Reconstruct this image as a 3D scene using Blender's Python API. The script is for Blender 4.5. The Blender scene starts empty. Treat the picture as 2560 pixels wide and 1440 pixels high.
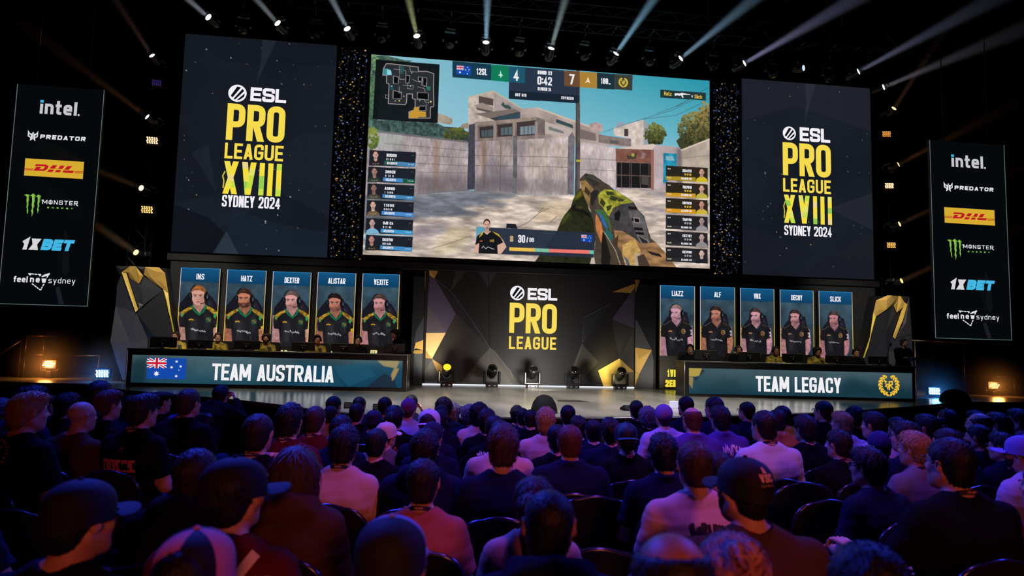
import bpy, bmesh, math, random
import numpy as np
from mathutils import Vector, Matrix
from mathutils.bvhtree import BVHTree

SC = bpy.context.scene
COL = SC.collection
random.seed(7)
RNG = np.random.default_rng(11)

# ------------------------------------------------------------------ camera
FPX = 1700.0                                   # focal length in pixels of the 2560 px frame
PIT, ROL, YAW = (math.radians(a) for a in (5.0076, 1.3829, 7.4368))
EYE = np.array([0.0, 0.0, 1.66])
_fw = np.array([math.sin(YAW), math.cos(YAW), 0.0]); _rt = np.array([math.cos(YAW), -math.sin(YAW), 0.0])
_up = np.array([0.0, 0.0, 1.0])
CF = _fw * math.cos(PIT) + _up * math.sin(PIT)
_u0 = _up * math.cos(PIT) - _fw * math.sin(PIT)
CR = _rt * math.cos(ROL) + _u0 * math.sin(ROL)
CU = _u0 * math.cos(ROL) - _rt * math.sin(ROL)
cam = bpy.data.cameras.new('camera'); cam_o = bpy.data.objects.new('camera', cam); COL.objects.link(cam_o)
cam.sensor_width = 36.0; cam.lens = FPX / 2560 * 36.0; cam.clip_start = 0.05; cam.clip_end = 200
M = Matrix.Identity(4)
for i in range(3):
    M[i][0], M[i][1], M[i][2], M[i][3] = CR[i], CU[i], -CF[i], EYE[i]
cam_o.matrix_world = M
cam.dof.use_dof = True; cam.dof.focus_distance = 11.0; cam.dof.aperture_fstop = 2.4
SC.camera = cam_o
SC.view_settings.view_transform = 'Standard'; SC.view_settings.look = 'None'
SC.view_settings.gamma = 1.0; SC.view_settings.exposure = 0.0; SC.view_settings.use_curve_mapping = False
SC.cycles.max_bounces = 4; SC.cycles.diffuse_bounces = 2; SC.cycles.glossy_bounces = 2
SC.cycles.transmission_bounces = 2; SC.cycles.volume_bounces = 0; SC.cycles.transparent_max_bounces = 8
SC.cycles.sample_clamp_indirect = 2.0; SC.cycles.caustics_reflective = False; SC.cycles.caustics_refractive = False

# ------------------------------------------------------------------ world: a dark hall
W = bpy.data.worlds.new('hall_darkness'); SC.world = W; W.use_nodes = True
W.node_tree.nodes['Background'].inputs[0].default_value = (0.10, 0.14, 0.45, 1)
W.node_tree.nodes['Background'].inputs[1].default_value = 0.004

# ------------------------------------------------------------------ house and stage lights (lamps out of view), then added fill spots
def aim(o, target):
    d = Vector(target) - o.location
    o.rotation_euler = d.to_track_quat('-Z', 'Y').to_euler()
def spot(name, loc, target, color, power, angle, blend=0.6, size=0.15):
    l = bpy.data.lights.new(name, 'SPOT'); l.energy = power; l.color = color
    l.spot_size = math.radians(angle); l.spot_blend = blend; l.shadow_soft_size = size
    o = bpy.data.objects.new(name, l); COL.objects.link(o); o.location = loc; aim(o, target); return o
def area(name, loc, target, color, power, sx, sy, spread=180):
    l = bpy.data.lights.new(name, 'AREA'); l.shape = 'RECTANGLE'; l.size = sx; l.size_y = sy
    l.energy = power; l.color = color; l.spread = math.radians(spread)
    o = bpy.data.objects.new(name, l); COL.objects.link(o); o.location = loc; aim(o, target); return o
def point(name, loc, color, power, size=0.1):
    l = bpy.data.lights.new(name, 'POINT'); l.energy = power; l.color = color; l.shadow_soft_size = size
    o = bpy.data.objects.new(name, l); COL.objects.link(o); o.location = loc; return o
BLUE, VIOLET, RED, AMBER = (0.03, 0.06, 1.0), (0.42, 0.10, 1.0), (1.0, 0.20, 0.09), (1.0, 0.32, 0.05)
area('blue_wash', (-2.5, 9.0, 7.2), (0.5, 3.6, 0.8), BLUE, 480, 3.0, 0.8, 130)
area('blue_wash_right', (8.0, 8.5, 7.0), (4.5, 4.5, 0.8), BLUE, 320, 2.5, 0.8, 130)
spot('violet_wash', (2.2, 3.2, 8.2), (1.6, 5.0, 1.0), VIOLET, 1500, 52, 0.9, 0.3)
spot('red_back_wash', (1.2, -6.0, 3.4), (0.9, 4.0, 0.9), RED, 820, 42, 1.0, 0.35)
spot('stage_wash_left', (-1.5, 8.5, 8.6), (1.6, 11.9, 0.7), (1.0, 0.95, 0.86), 7600, 50, 0.8, 0.4)
spot('stage_wash_right', (7.5, 8.5, 8.6), (4.4, 11.9, 0.7), (1.0, 0.93, 0.80), 7600, 50, 0.8, 0.4)
spot('column_wash_left', (-4.6, 11.5, 8.0), (-5.6, 16.2, 2.8), (1.0, 0.90, 0.70), 2400, 30, 0.8, 0.2)  # unseen spot added to brighten the left column's gold
spot('column_wash_right', (9.4, 11.5, 8.0), (11.3, 16.2, 2.6), (1.0, 0.90, 0.70), 2400, 30, 0.8, 0.2)  # same added fill for the right column, no lamp modelled
spot('player_light_left', (-3.0, 11.0, 8.6), (-3.1, 15.5, 1.7), (1.0, 0.90, 0.66), 1300, 40, 0.8, 0.3)  # unseen spot added to lift the dark players, left desk
spot('player_light_right', (8.4, 10.2, 8.6), (8.3, 14.9, 1.7), (1.0, 0.90, 0.66), 1000, 40, 0.8, 0.3)  # added fill for the players at the right desk

# ------------------------------------------------------------------ geometry helpers
def ray(u, v): return CF + (u - 1280) / FPX * CR + (720 - v) / FPX * CU
def at(u, v, Y): d = ray(u, v); return EYE + d * (Y / d[1])
def atz(u, v, Z): d = ray(u, v); return EYE + d * ((Z - EYE[2]) / d[2])
def lin(c):
    """0-255 display colour -> scene-linear"""
    out = []
    for x in c[:3]:
        x = x / 255.0
        out.append(x / 12.92 if x <= 0.04045 else ((x + 0.055) / 1.055) ** 2.4)
    return tuple(out)

MATS = {}
def mat(name, col, rough=0.6, metal=0.0, spec=0.4, noise=0.0, nscale=20.0, bump=0.0, bscale=60.0, stretch=None, srgb=True, col2=None):
    if name in MATS: return MATS[name]
    m = bpy.data.materials.new(name); m.use_nodes = True; nt = m.node_tree; b = nt.nodes['Principled BSDF']
    c = lin(col) if srgb else col
    b.inputs['Base Color'].default_value = (*c, 1); b.inputs['Roughness'].default_value = rough
    b.inputs['Metallic'].default_value = metal; b.inputs['Specular IOR Level'].default_value = spec
    tc = None
    def coord():
        nonlocal tc
        if tc is None:
            t = nt.nodes.new('ShaderNodeTexCoord'); mp = nt.nodes.new('ShaderNodeMapping')
            nt.links.new(t.outputs['Object'], mp.inputs['Vector'])
            if stretch: mp.inputs['Scale'].default_value = stretch
            tc = mp
        return tc.outputs[0]
    if noise > 0:
        n = nt.nodes.new('ShaderNodeTexNoise'); n.inputs['Scale'].default_value = nscale; n.inputs['Detail'].default_value = 5
        nt.links.new(coord(), n.inputs['Vector'])
        r = nt.nodes.new('ShaderNodeValToRGB'); c2 = lin(col2) if col2 else tuple(min(1, x * (1 + noise)) for x in c)
        c1 = c if col2 else tuple(x * (1 - noise) for x in c)
        r.color_ramp.elements[0].color = (*c1, 1); r.color_ramp.elements[1].color = (*c2, 1)
        r.color_ramp.elements[0].position = 0.35; r.color_ramp.elements[1].position = 0.65
        nt.links.new(n.outputs[0], r.inputs[0]); nt.links.new(r.outputs[0], b.inputs['Base Color'])
    if bump > 0:
        n = nt.nodes.new('ShaderNodeTexNoise'); n.inputs['Scale'].default_value = bscale; n.inputs['Detail'].default_value = 4
        nt.links.new(coord(), n.inputs['Vector'])
        bp = nt.nodes.new('ShaderNodeBump'); bp.inputs['Strength'].default_value = bump; bp.inputs['Distance'].default_value = 0.01
        nt.links.new(n.outputs[0], bp.inputs['Height']); nt.links.new(bp.outputs[0], b.inputs['Normal'])
    MATS[name] = m; return m
def emit(name, col, strength=1.0, srgb=True):
    if name in MATS: return MATS[name]
    m = bpy.data.materials.new(name); m.use_nodes = True; nt = m.node_tree
    nt.nodes.remove(nt.nodes['Principled BSDF'])
    e = nt.nodes.new('ShaderNodeEmission'); c = lin(col) if srgb else col
    e.inputs[0].default_value = (*c, 1); e.inputs[1].default_value = strength
    nt.links.new(e.outputs[0], nt.nodes['Material Output'].inputs[0]); m.cycles.emission_sampling = 'NONE'
    MATS[name] = m; return m
def _screen_mat():
    m = bpy.data.materials.new('led_pixels'); m.use_nodes = True; nt = m.node_tree
    nt.nodes.remove(nt.nodes['Principled BSDF'])
    a = nt.nodes.new('ShaderNodeAttribute'); a.attribute_name = 'Col'
    e = nt.nodes.new('ShaderNodeEmission'); nt.links.new(a.outputs['Color'], e.inputs[0])
    nt.links.new(e.outputs[0], nt.nodes['Material Output'].inputs[0]); m.cycles.emission_sampling = 'NONE'
    return m
LED = _screen_mat()
def _print_mat():
    m = bpy.data.materials.new('printed_vinyl'); m.use_nodes = True; nt = m.node_tree; b = nt.nodes['Principled BSDF']
    a = nt.nodes.new('ShaderNodeAttribute'); a.attribute_name = 'Col'
    nt.links.new(a.outputs['Color'], b.inputs['Base Color']); b.inputs['Roughness'].default_value = 0.55
    b.inputs['Specular IOR Level'].default_value = 0.25
    return m
PRINT = _print_mat()

def tag(o, label=None, cat=None, group=None, kind=None):
    if label: o['label'] = label
    if cat: o['category'] = cat
    if group: o['group'] = group
    if kind: o['kind'] = kind
    return o
def empty(name, loc=(0, 0, 0), rz=0.0, label=None, cat=None, group=None):
    o = bpy.data.objects.new(name, None); COL.objects.link(o); o.location = loc; o.rotation_euler = (0, 0, rz)
    o.empty_display_size = 0.1
    return tag(o, label, cat, group)
def link(name, me, parent=None, loc=(0, 0, 0), rot=(0, 0, 0)):
    o = bpy.data.objects.new(name, me); COL.objects.link(o); o.location = loc; o.rotation_euler = rot
    if parent: o.parent = parent
    return o
def mesh_np(name, V, Q, m, smooth=True):
    """fast mesh from arrays: V (n,3), Q (k,4)"""
    me = bpy.data.meshes.new(name); V = np.asarray(V, np.float32); Q = np.asarray(Q, np.int32)
    me.vertices.add(len(V)); me.vertices.foreach_set('co', V.ravel())
    me.loops.add(Q.size); me.loops.foreach_set('vertex_index', Q.ravel())
    me.polygons.add(len(Q)); me.polygons.foreach_set('loop_start', np.arange(0, Q.size, Q.shape[1], dtype=np.int32))
    me.polygons.foreach_set('use_smooth', np.full(len(Q), smooth, bool))
    me.update(calc_edges=True)
    if m: me.materials.append(m)
    return me
def copy_tree(o, parent=None):
    c = o.copy(); COL.objects.link(c)
    if parent: c.parent = parent
    for ch in o.children: copy_tree(ch, c)
    return c

class MB:
    """collects boxes, tubes, lathes and polygons; build() links them as ONE mesh object"""
    def __init__(s): s.v = []; s.f = []; s.mi = []; s.sm = []; s.cur = 0
    def _add(s, vs, fs, smooth=False):
        n = len(s.v); s.v += [tuple(map(float, p)) for p in vs]
        for f in fs: s.f.append([i + n for i in f]); s.mi.append(s.cur); s.sm.append(smooth)
    def box(s, c, size, ch=0.0, R=None):
        a, b, d = (x / 2 for x in size); c = Vector(c)
        ch = min(ch, a * .9, b * .9, d * .9)
        vs = []; idx = {}
        for sx in (-1, 1):
            for sy in (-1, 1):
                for sz in (-1, 1):
                    if ch > 0:
                        for ax, p in enumerate(((sx * a, sy * (b - ch), sz * (d - ch)), (sx * (a - ch), sy * b, sz * (d - ch)), (sx * (a - ch), sy * (b - ch), sz * d))):
                            idx[sx, sy, sz, ax] = len(vs); vs.append(Vector(p))
                    else:
                        for ax in range(3): idx[sx, sy, sz, ax] = len(vs)
                        vs.append(Vector((sx * a, sy * b, sz * d)))
        fs = []
        for k in (-1, 1):
            for ax in range(3):
                q = []
                for (i, j) in ((-1, -1), (1, -1), (1, 1), (-1, 1)):
                    t = [0, 0, 0]; t[ax] = k; t[(ax + 1) % 3] = i; t[(ax + 2) % 3] = j
                    q.append(idx[t[0], t[1], t[2], ax])
                fs.append(q if k > 0 else q[::-1])
        if ch > 0:
            for ax in range(3):
                b1, b2 = (ax + 1) % 3, (ax + 2) % 3
                for i in (-1, 1):
                    for j in (-1, 1):
                        lo = [0, 0, 0]; lo[b1] = i; lo[b2] = j; hi = lo[:]; lo[ax] = -1; hi[ax] = 1
                        fs.append([idx[(*lo, b1)], idx[(*hi, b1)], idx[(*hi, b2)], idx[(*lo, b2)]])
            for sx in (-1, 1):
                for sy in (-1, 1):
                    for sz in (-1, 1): fs.append([idx[sx, sy, sz, 0], idx[sx, sy, sz, 1], idx[sx, sy, sz, 2]])
        if R is not None: vs = [R @ p for p in vs]
        s._add([p + c for p in vs], fs); return s
    def tube(s, pts, r, n=8, closed=False, caps=True):
        pts = [Vector(p) for p in pts]; m = len(pts); rs = r if isinstance(r, (list, tuple)) else [r] * m
        vs = []; prev = None
        for i, p in enumerate(pts):
            a = pts[(i - 1) % m] if (i > 0 or closed) else p; b = pts[(i + 1) % m] if (i < m - 1 or closed) else p
            t = (b - a).normalized()
            if prev is None:
                x = t.orthogonal().normalized()
            else:
                x = (prev - t * prev.dot(t)); x = x.normalized() if x.length > 1e-6 else t.orthogonal().normalized()
            prev = x; y = t.cross(x)
            for k in range(n):
                an = 2 * math.pi * k / n; vs.append(p + (x * math.cos(an) + y * math.sin(an)) * rs[i])
        fs = []
        for i in range(m if closed else m - 1):
            j = (i + 1) % m
            for k in range(n): fs.append([i * n + k, i * n + (k + 1) % n, j * n + (k + 1) % n, j * n + k])
        s._add(vs, fs, True)
        if caps and not closed:
            s._add(vs[:n], [list(range(n))[::-1]]); s._add(vs[-n:], [list(range(n))])
        return s
    def lathe(s, prof, o=(0, 0, 0), d=(0, 0, 1), n=20, smooth=True):
        """prof: (radius, distance along d)"""
        d = Vector(d).normalized(); o = Vector(o); x = d.orthogonal().normalized(); y = d.cross(x); vs = []; fs = []
        for (r, h) in prof:
            for k in range(n):
                a = 2 * math.pi * k / n; vs.append(o + d * h + (x * math.cos(a) + y * math.sin(a)) * r)
        for i in range(len(prof) - 1):
            for k in range(n): fs.append([i * n + k, i * n + (k + 1) % n, (i + 1) * n + (k + 1) % n, (i + 1) * n + k])
        s._add(vs, fs, smooth)
        if prof[0][0] > 1e-4: s._add(vs[:n], [list(range(n))[::-1]])
        if prof[-1][0] > 1e-4: s._add(vs[-n:], [list(range(n))])
        return s
    def ball(s, c, r, n=12, m=8, scale=(1, 1, 1)):
        vs = []; fs = []
        for i in range(m + 1):
            th = math.pi * i / m
            for k in range(n):
                a = 2 * math.pi * k / n
                vs.append((c[0] + r * scale[0] * math.sin(th) * math.cos(a), c[1] + r * scale[1] * math.sin(th) * math.sin(a), c[2] + r * scale[2] * math.cos(th)))
        for i in range(m):
            for k in range(n): fs.append([i * n + k, (i + 1) * n + k, (i + 1) * n + (k + 1) % n, i * n + (k + 1) % n])
        s._add(vs, fs, True); return s
    def poly(s, pts): s._add(pts, [list(range(len(pts)))]); return s
    def prism(s, pts, dvec):
        """closed prism: polygon pts extruded by dvec"""
        n = len(pts); d = Vector(dvec); P = [Vector(p) for p in pts]
        fs = [list(range(n)), [n + i for i in range(n)][::-1]]
        for i in range(n): fs.append([i, n + i, n + (i + 1) % n, (i + 1) % n])
        s._add(P + [p + d for p in P], fs); return s
    def mesh(s, name, mats, fix=True):
        me = bpy.data.meshes.new(name); me.from_pydata(s.v, [], s.f)
        for m in (mats if isinstance(mats, (list, tuple)) else [mats]): me.materials.append(m)
        me.polygons.foreach_set('material_index', s.mi); me.polygons.foreach_set('use_smooth', s.sm)
        if fix:
            bm = bmesh.new(); bm.from_mesh(me); bmesh.ops.remove_doubles(bm, verts=bm.verts, dist=1e-5)
            bmesh.ops.recalc_face_normals(bm, faces=bm.faces); bm.to_mesh(me); bm.free()
        me.update(); return me
    def build(s, name, mats, parent=None, loc=(0, 0, 0), rot=(0, 0, 0), fix=True):
        return link(name, s.mesh(name, mats, fix), parent, loc, rot)

# ------------------------------------------------------------------ lettering drawn from strokes
GL = {
 'A': 'd 0,0 .5,1;d 1,0 .5,1;q .2,.22 .8,.22', 'B': 'p 0,0 0,1 1,1r 1,.52r 0,.52;p 0,.52 1,.52r 1,0r 0,0',
 'C': 'p 1,.74 1,1r 0,1r 0,0r 1,0r 1,.26', 'D': 'p 0,0 0,1 1,1r 1,0r 0,0 0,.2', 'E': 'p 1,1 0,1 0,0 1,0;p 0,.5 .86,.5',
 'F': 'p 1,1 0,1 0,0;p 0,.5 .86,.5', 'G': 'p 1,.78 1,1r 0,1r 0,0r 1,0r 1,.46 .62,.46', 'H': 'p 0,0 0,1;p 1,0 1,1;p 0,.5 1,.5',
 'I': 'p .5,0 .5,1', 'J': 'p 1,1 1,0r 0,0r 0,.3', 'K': 'p 0,0 0,1;d 1,1 .12,.38;d 1,0 .3,.58', 'L': 'p 0,1 0,0 1,0',
 'M': 'p 0,0 0,1;p 1,0 1,1;d .02,1 .5,.2;d .98,1 .5,.2', 'N': 'p 0,0 0,1;p 1,0 1,1;d .02,1 .98,0', 'O': 'c 0,0r 0,1r 1,1r 1,0r',
 'P': 'p 0,0 0,1 1,1r 1,.42r 0,.42', 'Q': 'c 0,0r 0,1r 1,1r 1,0r;d .6,.3 1,0', 'R': 'p 0,0 0,1 1,1r 1,.46r 0,.46;d .5,.46 1,0',
 'S': 'p 1,.82 1,1r 0,1r 0,.55r 1,.45r 1,0r 0,0r 0,.18', 'T': 'p .5,0 .5,1;p 0,1 1,1', 'U': 'p 0,1 0,0r 1,0r 1,1',
 'V': 'd 0,1 .5,0;d 1,1 .5,0', 'W': 'd 0,1 .27,0;d .5,.9 .27,0;d .5,.9 .73,0;d 1,1 .73,0', 'X': 'd 0,0 1,1;d 0,1 1,0',
 'Y': 'd 0,1 .5,.4;d 1,1 .5,.4;p .5,0 .5,.42', 'Z': 'p 0,1 1,1;p 0,0 1,0;d 0,0 1,1',
 '0': 'c 0,0r 0,1r 1,1r 1,0r', '1': 'p .6,0 .6,1 0,.82', '2': 'p 0,.8 0,1r 1,1r 1,.58 0,.06;p 0,0 1,0', '3': 'p 0,.82 0,1r 1,1r 1,.53r .4,.53;p .4,.53 1,.53r 1,0r 0,0r 0,.25',
 '4': 'p .7,0 .7,1 0,.25 1,.25', '5': 'p 1,1 0,1 0,.58 1,.58r 1,0r 0,0r 0,.25', '6': 'p 1,.75 1,1r 0,1r 0,0r 1,0r 1,.55r 0,.55', '7': 'p 0,1 1,1 .35,0',
 '8': 'c 0,0r 0,1r 1,1r 1,0r;p 0,.52 1,.52', '9': 'p 0,.25 0,0r 1,0r 1,1r 0,1r 0,.45r 1,.45', ':': 'p .5,.2 .5,.26;p .5,.7 .5,.76',
 '.': 'p .5,0 .5,.03', '/': 'd 0,0 1,1', '_': 'p 0,0 1,0', '-': 'p 0,.45 1,.45',
 'a': 'p 0,.68 .9,.68r 1,.6r 1,0;c 0,0r 0,.4r 1,.4 1,0', 'c': 'p 1,.56 1,.7r 0,.7r 0,0r 1,0r 1,.12', 'd': 'p 1,0 1,1;c 0,0r 0,.68r 1,.68r 1,0r',
 'e': 'p 0,.35 1,.35 1,.7r 0,.7r 0,0r .92,0', 'f': 'p .35,0 .35,1r 1,1;p 0,.66 .9,.66', 'i': 'p .5,0 .5,.62;p .5,.95 .5,1', 'k': 'p 0,0 0,1;d 1,.7 .1,.25;d 1,0 .3,.4',
 'l': 'p .5,0 .5,1', 'n': 'p 0,0 0,.7;p 0,.55 .05,.7r 1,.7r 1,0', 's': 'p .95,.7 0,.7r 0,.38r 1,.32r 1,0r 0,0', 't': 'p .35,1 .35,0r 1,0;p 0,.68 .95,.68',
 'w': 'd 0,.7 .25,0;d .5,.7 .25,0;d .5,.7 .75,0;d 1,.7 .75,0', 'y': 'd 0,.7 .55,0;d 1,.7 .3,-.34', 'z': 'p 0,.68 1,.68;p 0,0 1,0;d 0,0 1,.7',
 '\u0131': 'p .5,0 .5,.66', '\u03a6': 'c 0,.1r 0,.9r 1,.9r 1,.1r;p .5,-.1 .5,1.1'}
GW = {'I': None, 'l': None, 'i': None, '\u0131': None, '.': .3, ':': .35, 'M': 1.3, 'W': 1.4, 'w': 1.25, ' ': .55, '1': .7, 'L': .88, 'E': .9, 'F': .88, 'f': .7, 't': .72, '/': .7, '-': .6, 'J': .85}

def _round(pts, r, closed):
    out = []; n = len(pts)
    for i, (x, y, f) in enumerate(pts):
        if not f or (not closed and i in (0, n - 1)): out.append((x, y)); continue
        p = np.array((x, y)); a = np.array(pts[i - 1][:2]) - p; b = np.array(pts[(i + 1) % n][:2]) - p
        la, lb = np.linalg.norm(a), np.linalg.norm(b); rr = min(r, la * .5, lb * .5)
        a, b = a / la, b / lb
        for k in range(6):
            t = k / 5; q = (p + a * rr) * (1 - t) ** 2 + 2 * p * t * (1 - t) + (p + b * rr) * t * t; out.append(tuple(q))
    return out
def _ribbon(pts, w, closed, cap):
    P = [np.array(p, float) for p in pts]
    Q = [P[0]]
    for p in P[1:]:
        if np.linalg.norm(p - Q[-1]) > 1e-6: Q.append(p)
    if closed and np.linalg.norm(Q[0] - Q[-1]) < 1e-6: Q.pop()
    P = Q; n = len(P)
    if n < 2: return []
    if not closed and cap:
        d = P[0] - P[1]; P[0] = P[0] + d / np.linalg.norm(d) * w / 2
        d = P[-1] - P[-2]; P[-1] = P[-1] + d / np.linalg.norm(d) * w / 2
    L, R = [], []
    for i in range(n):
        a = P[i] - P[i - 1] if (i > 0 or closed) else P[1] - P[0]
        b = P[(i + 1) % n] - P[i] if (i < n - 1 or closed) else P[-1] - P[-2]
        a = a / np.linalg.norm(a); b = b / np.linalg.norm(b)
        na, nb = np.array((-a[1], a[0])), np.array((-b[1], b[0])); m = na + nb; l = np.linalg.norm(m)
        if l < 0.3: m = nb; s = 1
        else: m = m / l; s = min(1 / max(m.dot(na), 0.35), 2.2)
        L.append(P[i] + m * w / 2 * s); R.append(P[i] - m * w / 2 * s)
    return [[tuple(L[i]), tuple(L[(i + 1) % n]), tuple(R[(i + 1) % n]), tuple(R[i])] for i in range(n if closed else n - 1)]
def glyph(ch, w, h, t, r):
    """polygons of one character in a box w x h with stroke t"""
    if ch not in GL: return []
    out = []; ix, iy = max(w - t, 1e-4), h - t
    for e in GL[ch].split(';'):
        k, *ps = e.split(' ')
        P = []
        for p in ps:
            f = p.endswith('r'); x, y = p.rstrip('r').split(','); P.append((float(x), float(y), f))
        if k == 'd':
            (x0, y0, _), (x1, y1, _) = P
            hw = t * .55
            X0, X1 = hw + x0 * (w - 2 * hw), hw + x1 * (w - 2 * hw)
            out.append([(X0 - hw, y0 * h), (X0 + hw, y0 * h), (X1 + hw, y1 * h), (X1 - hw, y1 * h)])
        else:
            q = [(t / 2 + x * ix, t / 2 + y * iy, f) for x, y, f in P]
            out += _ribbon(_round(q, r * h, k == 'c'), t, k == 'c', k == 'p')
    return out
def text_polys(s, X0, X1, Z0, Z1, wr=.5, t=.17, r=.24, slant=0.0):
    """fit string s into the box; wr letter width / height; spare width goes into the letter gaps"""
    h = Z1 - Z0; ts = t * h; ws = []
    for ch in s:
        g = GW.get(ch, 1.0); ws.append(ts * 1.02 if g is None else max(g * wr * h, ts))
    tot = X1 - X0 - abs(slant) * h
    if len(s) > 1:
        gap = (tot - sum(ws)) / (len(s) - 1)
        if gap < .04 * h:
            k = (tot - .05 * h * (len(s) - 1)) / sum(ws); ws = [w * k for w in ws]; gap = .05 * h
    else: gap = 0; X0 = X0 + (tot - ws[0]) / 2
    out = []; x = X0
    for ch, w in zip(s, ws):
        for p in glyph(ch, w, h, min(ts, w), r): out.append([(x + a + slant * b, Z0 + b) for a, b in p])
        x += w + gap
    return out

# ------------------------------------------------------------------ flat artwork on screens and printed panels
class Plane:
    """a vertical plane in the hall: origin O, horizontal unit vector ex; local coordinates (s along ex, z height)"""
    def __init__(s, O, ex=(1, 0, 0)):
        s.O = np.array(O, float); s.ex = np.array(ex, float); s.ex /= np.linalg.norm(s.ex)
        s.n = np.array((s.ex[1], -s.ex[0], 0.0))          # towards the audience
    def loc(s, u, v):
        d = ray(u, v); p = EYE + d * (((s.O - EYE) @ s.n) / (d @ s.n)); return (float((p - s.O) @ s.ex), float(p[2]))
    def world(s, a, z, off=0.0):
        p = s.O + s.ex * a + s.n * off; return (p[0], p[1], z)
class Art:
    """coloured polygons on a plane, stacked in thin layers"""
    def __init__(s, pl, base=0.004, step=0.0025): s.pl = pl; s.P = []; s.base = base; s.step = step
    def px(s, pts, col, layer=0): s.P.append(([s.pl.loc(*p) for p in pts], col, layer))
    def lo(s, pts, col, layer=0): s.P.append((pts, col, layer))
    def rect(s, u0, v0, u1, v1, col, layer=0):
        a, b = s.pl.loc(u0, v0), s.pl.loc(u1, v1); s.lo([(a[0], a[1]), (b[0], a[1]), (b[0], b[1]), (a[0], b[1])], col, layer)
    def line(s, pts, w, col, layer=0, closed=False):
        for q in _ribbon([s.pl.loc(*p) for p in pts], w, closed, False): s.lo(q, col, layer)
    def text(s, txt, bl, tr, col, layer=1, **k):
        a, b = s.pl.loc(*bl), s.pl.loc(*tr)
        for q in text_polys(txt, a[0], b[0], a[1], b[1], **k): s.lo(q, col(q) if callable(col) else col, layer)
    def disc(s, u, v, r, col, layer=0, n=24, ry=None):
        c = s.pl.loc(u, v); ry = ry or r
        s.lo([(c[0] + r * math.cos(2 * math.pi * i / n), c[1] + ry * math.sin(2 * math.pi * i / n)) for i in range(n)], col, layer)
    def star(s, u, v, r, col, layer=0, n=7, inner=.45, rot=0):
        c = s.pl.loc(u, v)
        s.lo([(c[0] + (r if i % 2 == 0 else r * inner) * math.sin(math.pi * i / n + rot), c[1] + (r if i % 2 == 0 else r * inner) * math.cos(math.pi * i / n + rot)) for i in range(2 * n)], col, layer)
    def build(s, name, parent=None, m=None, gain=1.0):
        V, Fc, C = [], [], []
        for i, (pts, col, ly) in enumerate(s.P):
            if m is not None: ly = ly + i * .45          # printed shapes never share a plane
            n = len(V); V += [s.pl.world(a, z, s.base + ly * s.step) for a, z in pts]
            Fc.append(list(range(n, n + len(pts)))); C.append(lin(col))
        me = bpy.data.meshes.new(name); me.from_pydata(V, [], Fc)
        ca = me.color_attributes.new('Col', 'FLOAT_COLOR', 'CORNER')
        arr = np.ones((len(me.loops), 4), np.float32); i = 0
        for p, c in zip(me.polygons, C):
            arr[p.loop_start:p.loop_start + p.loop_total, :3] = np.array(c) * gain
        ca.data.foreach_set('color', arr.ravel()); me.materials.append(m or LED); me.update()
        return link(name, me, parent)

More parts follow.
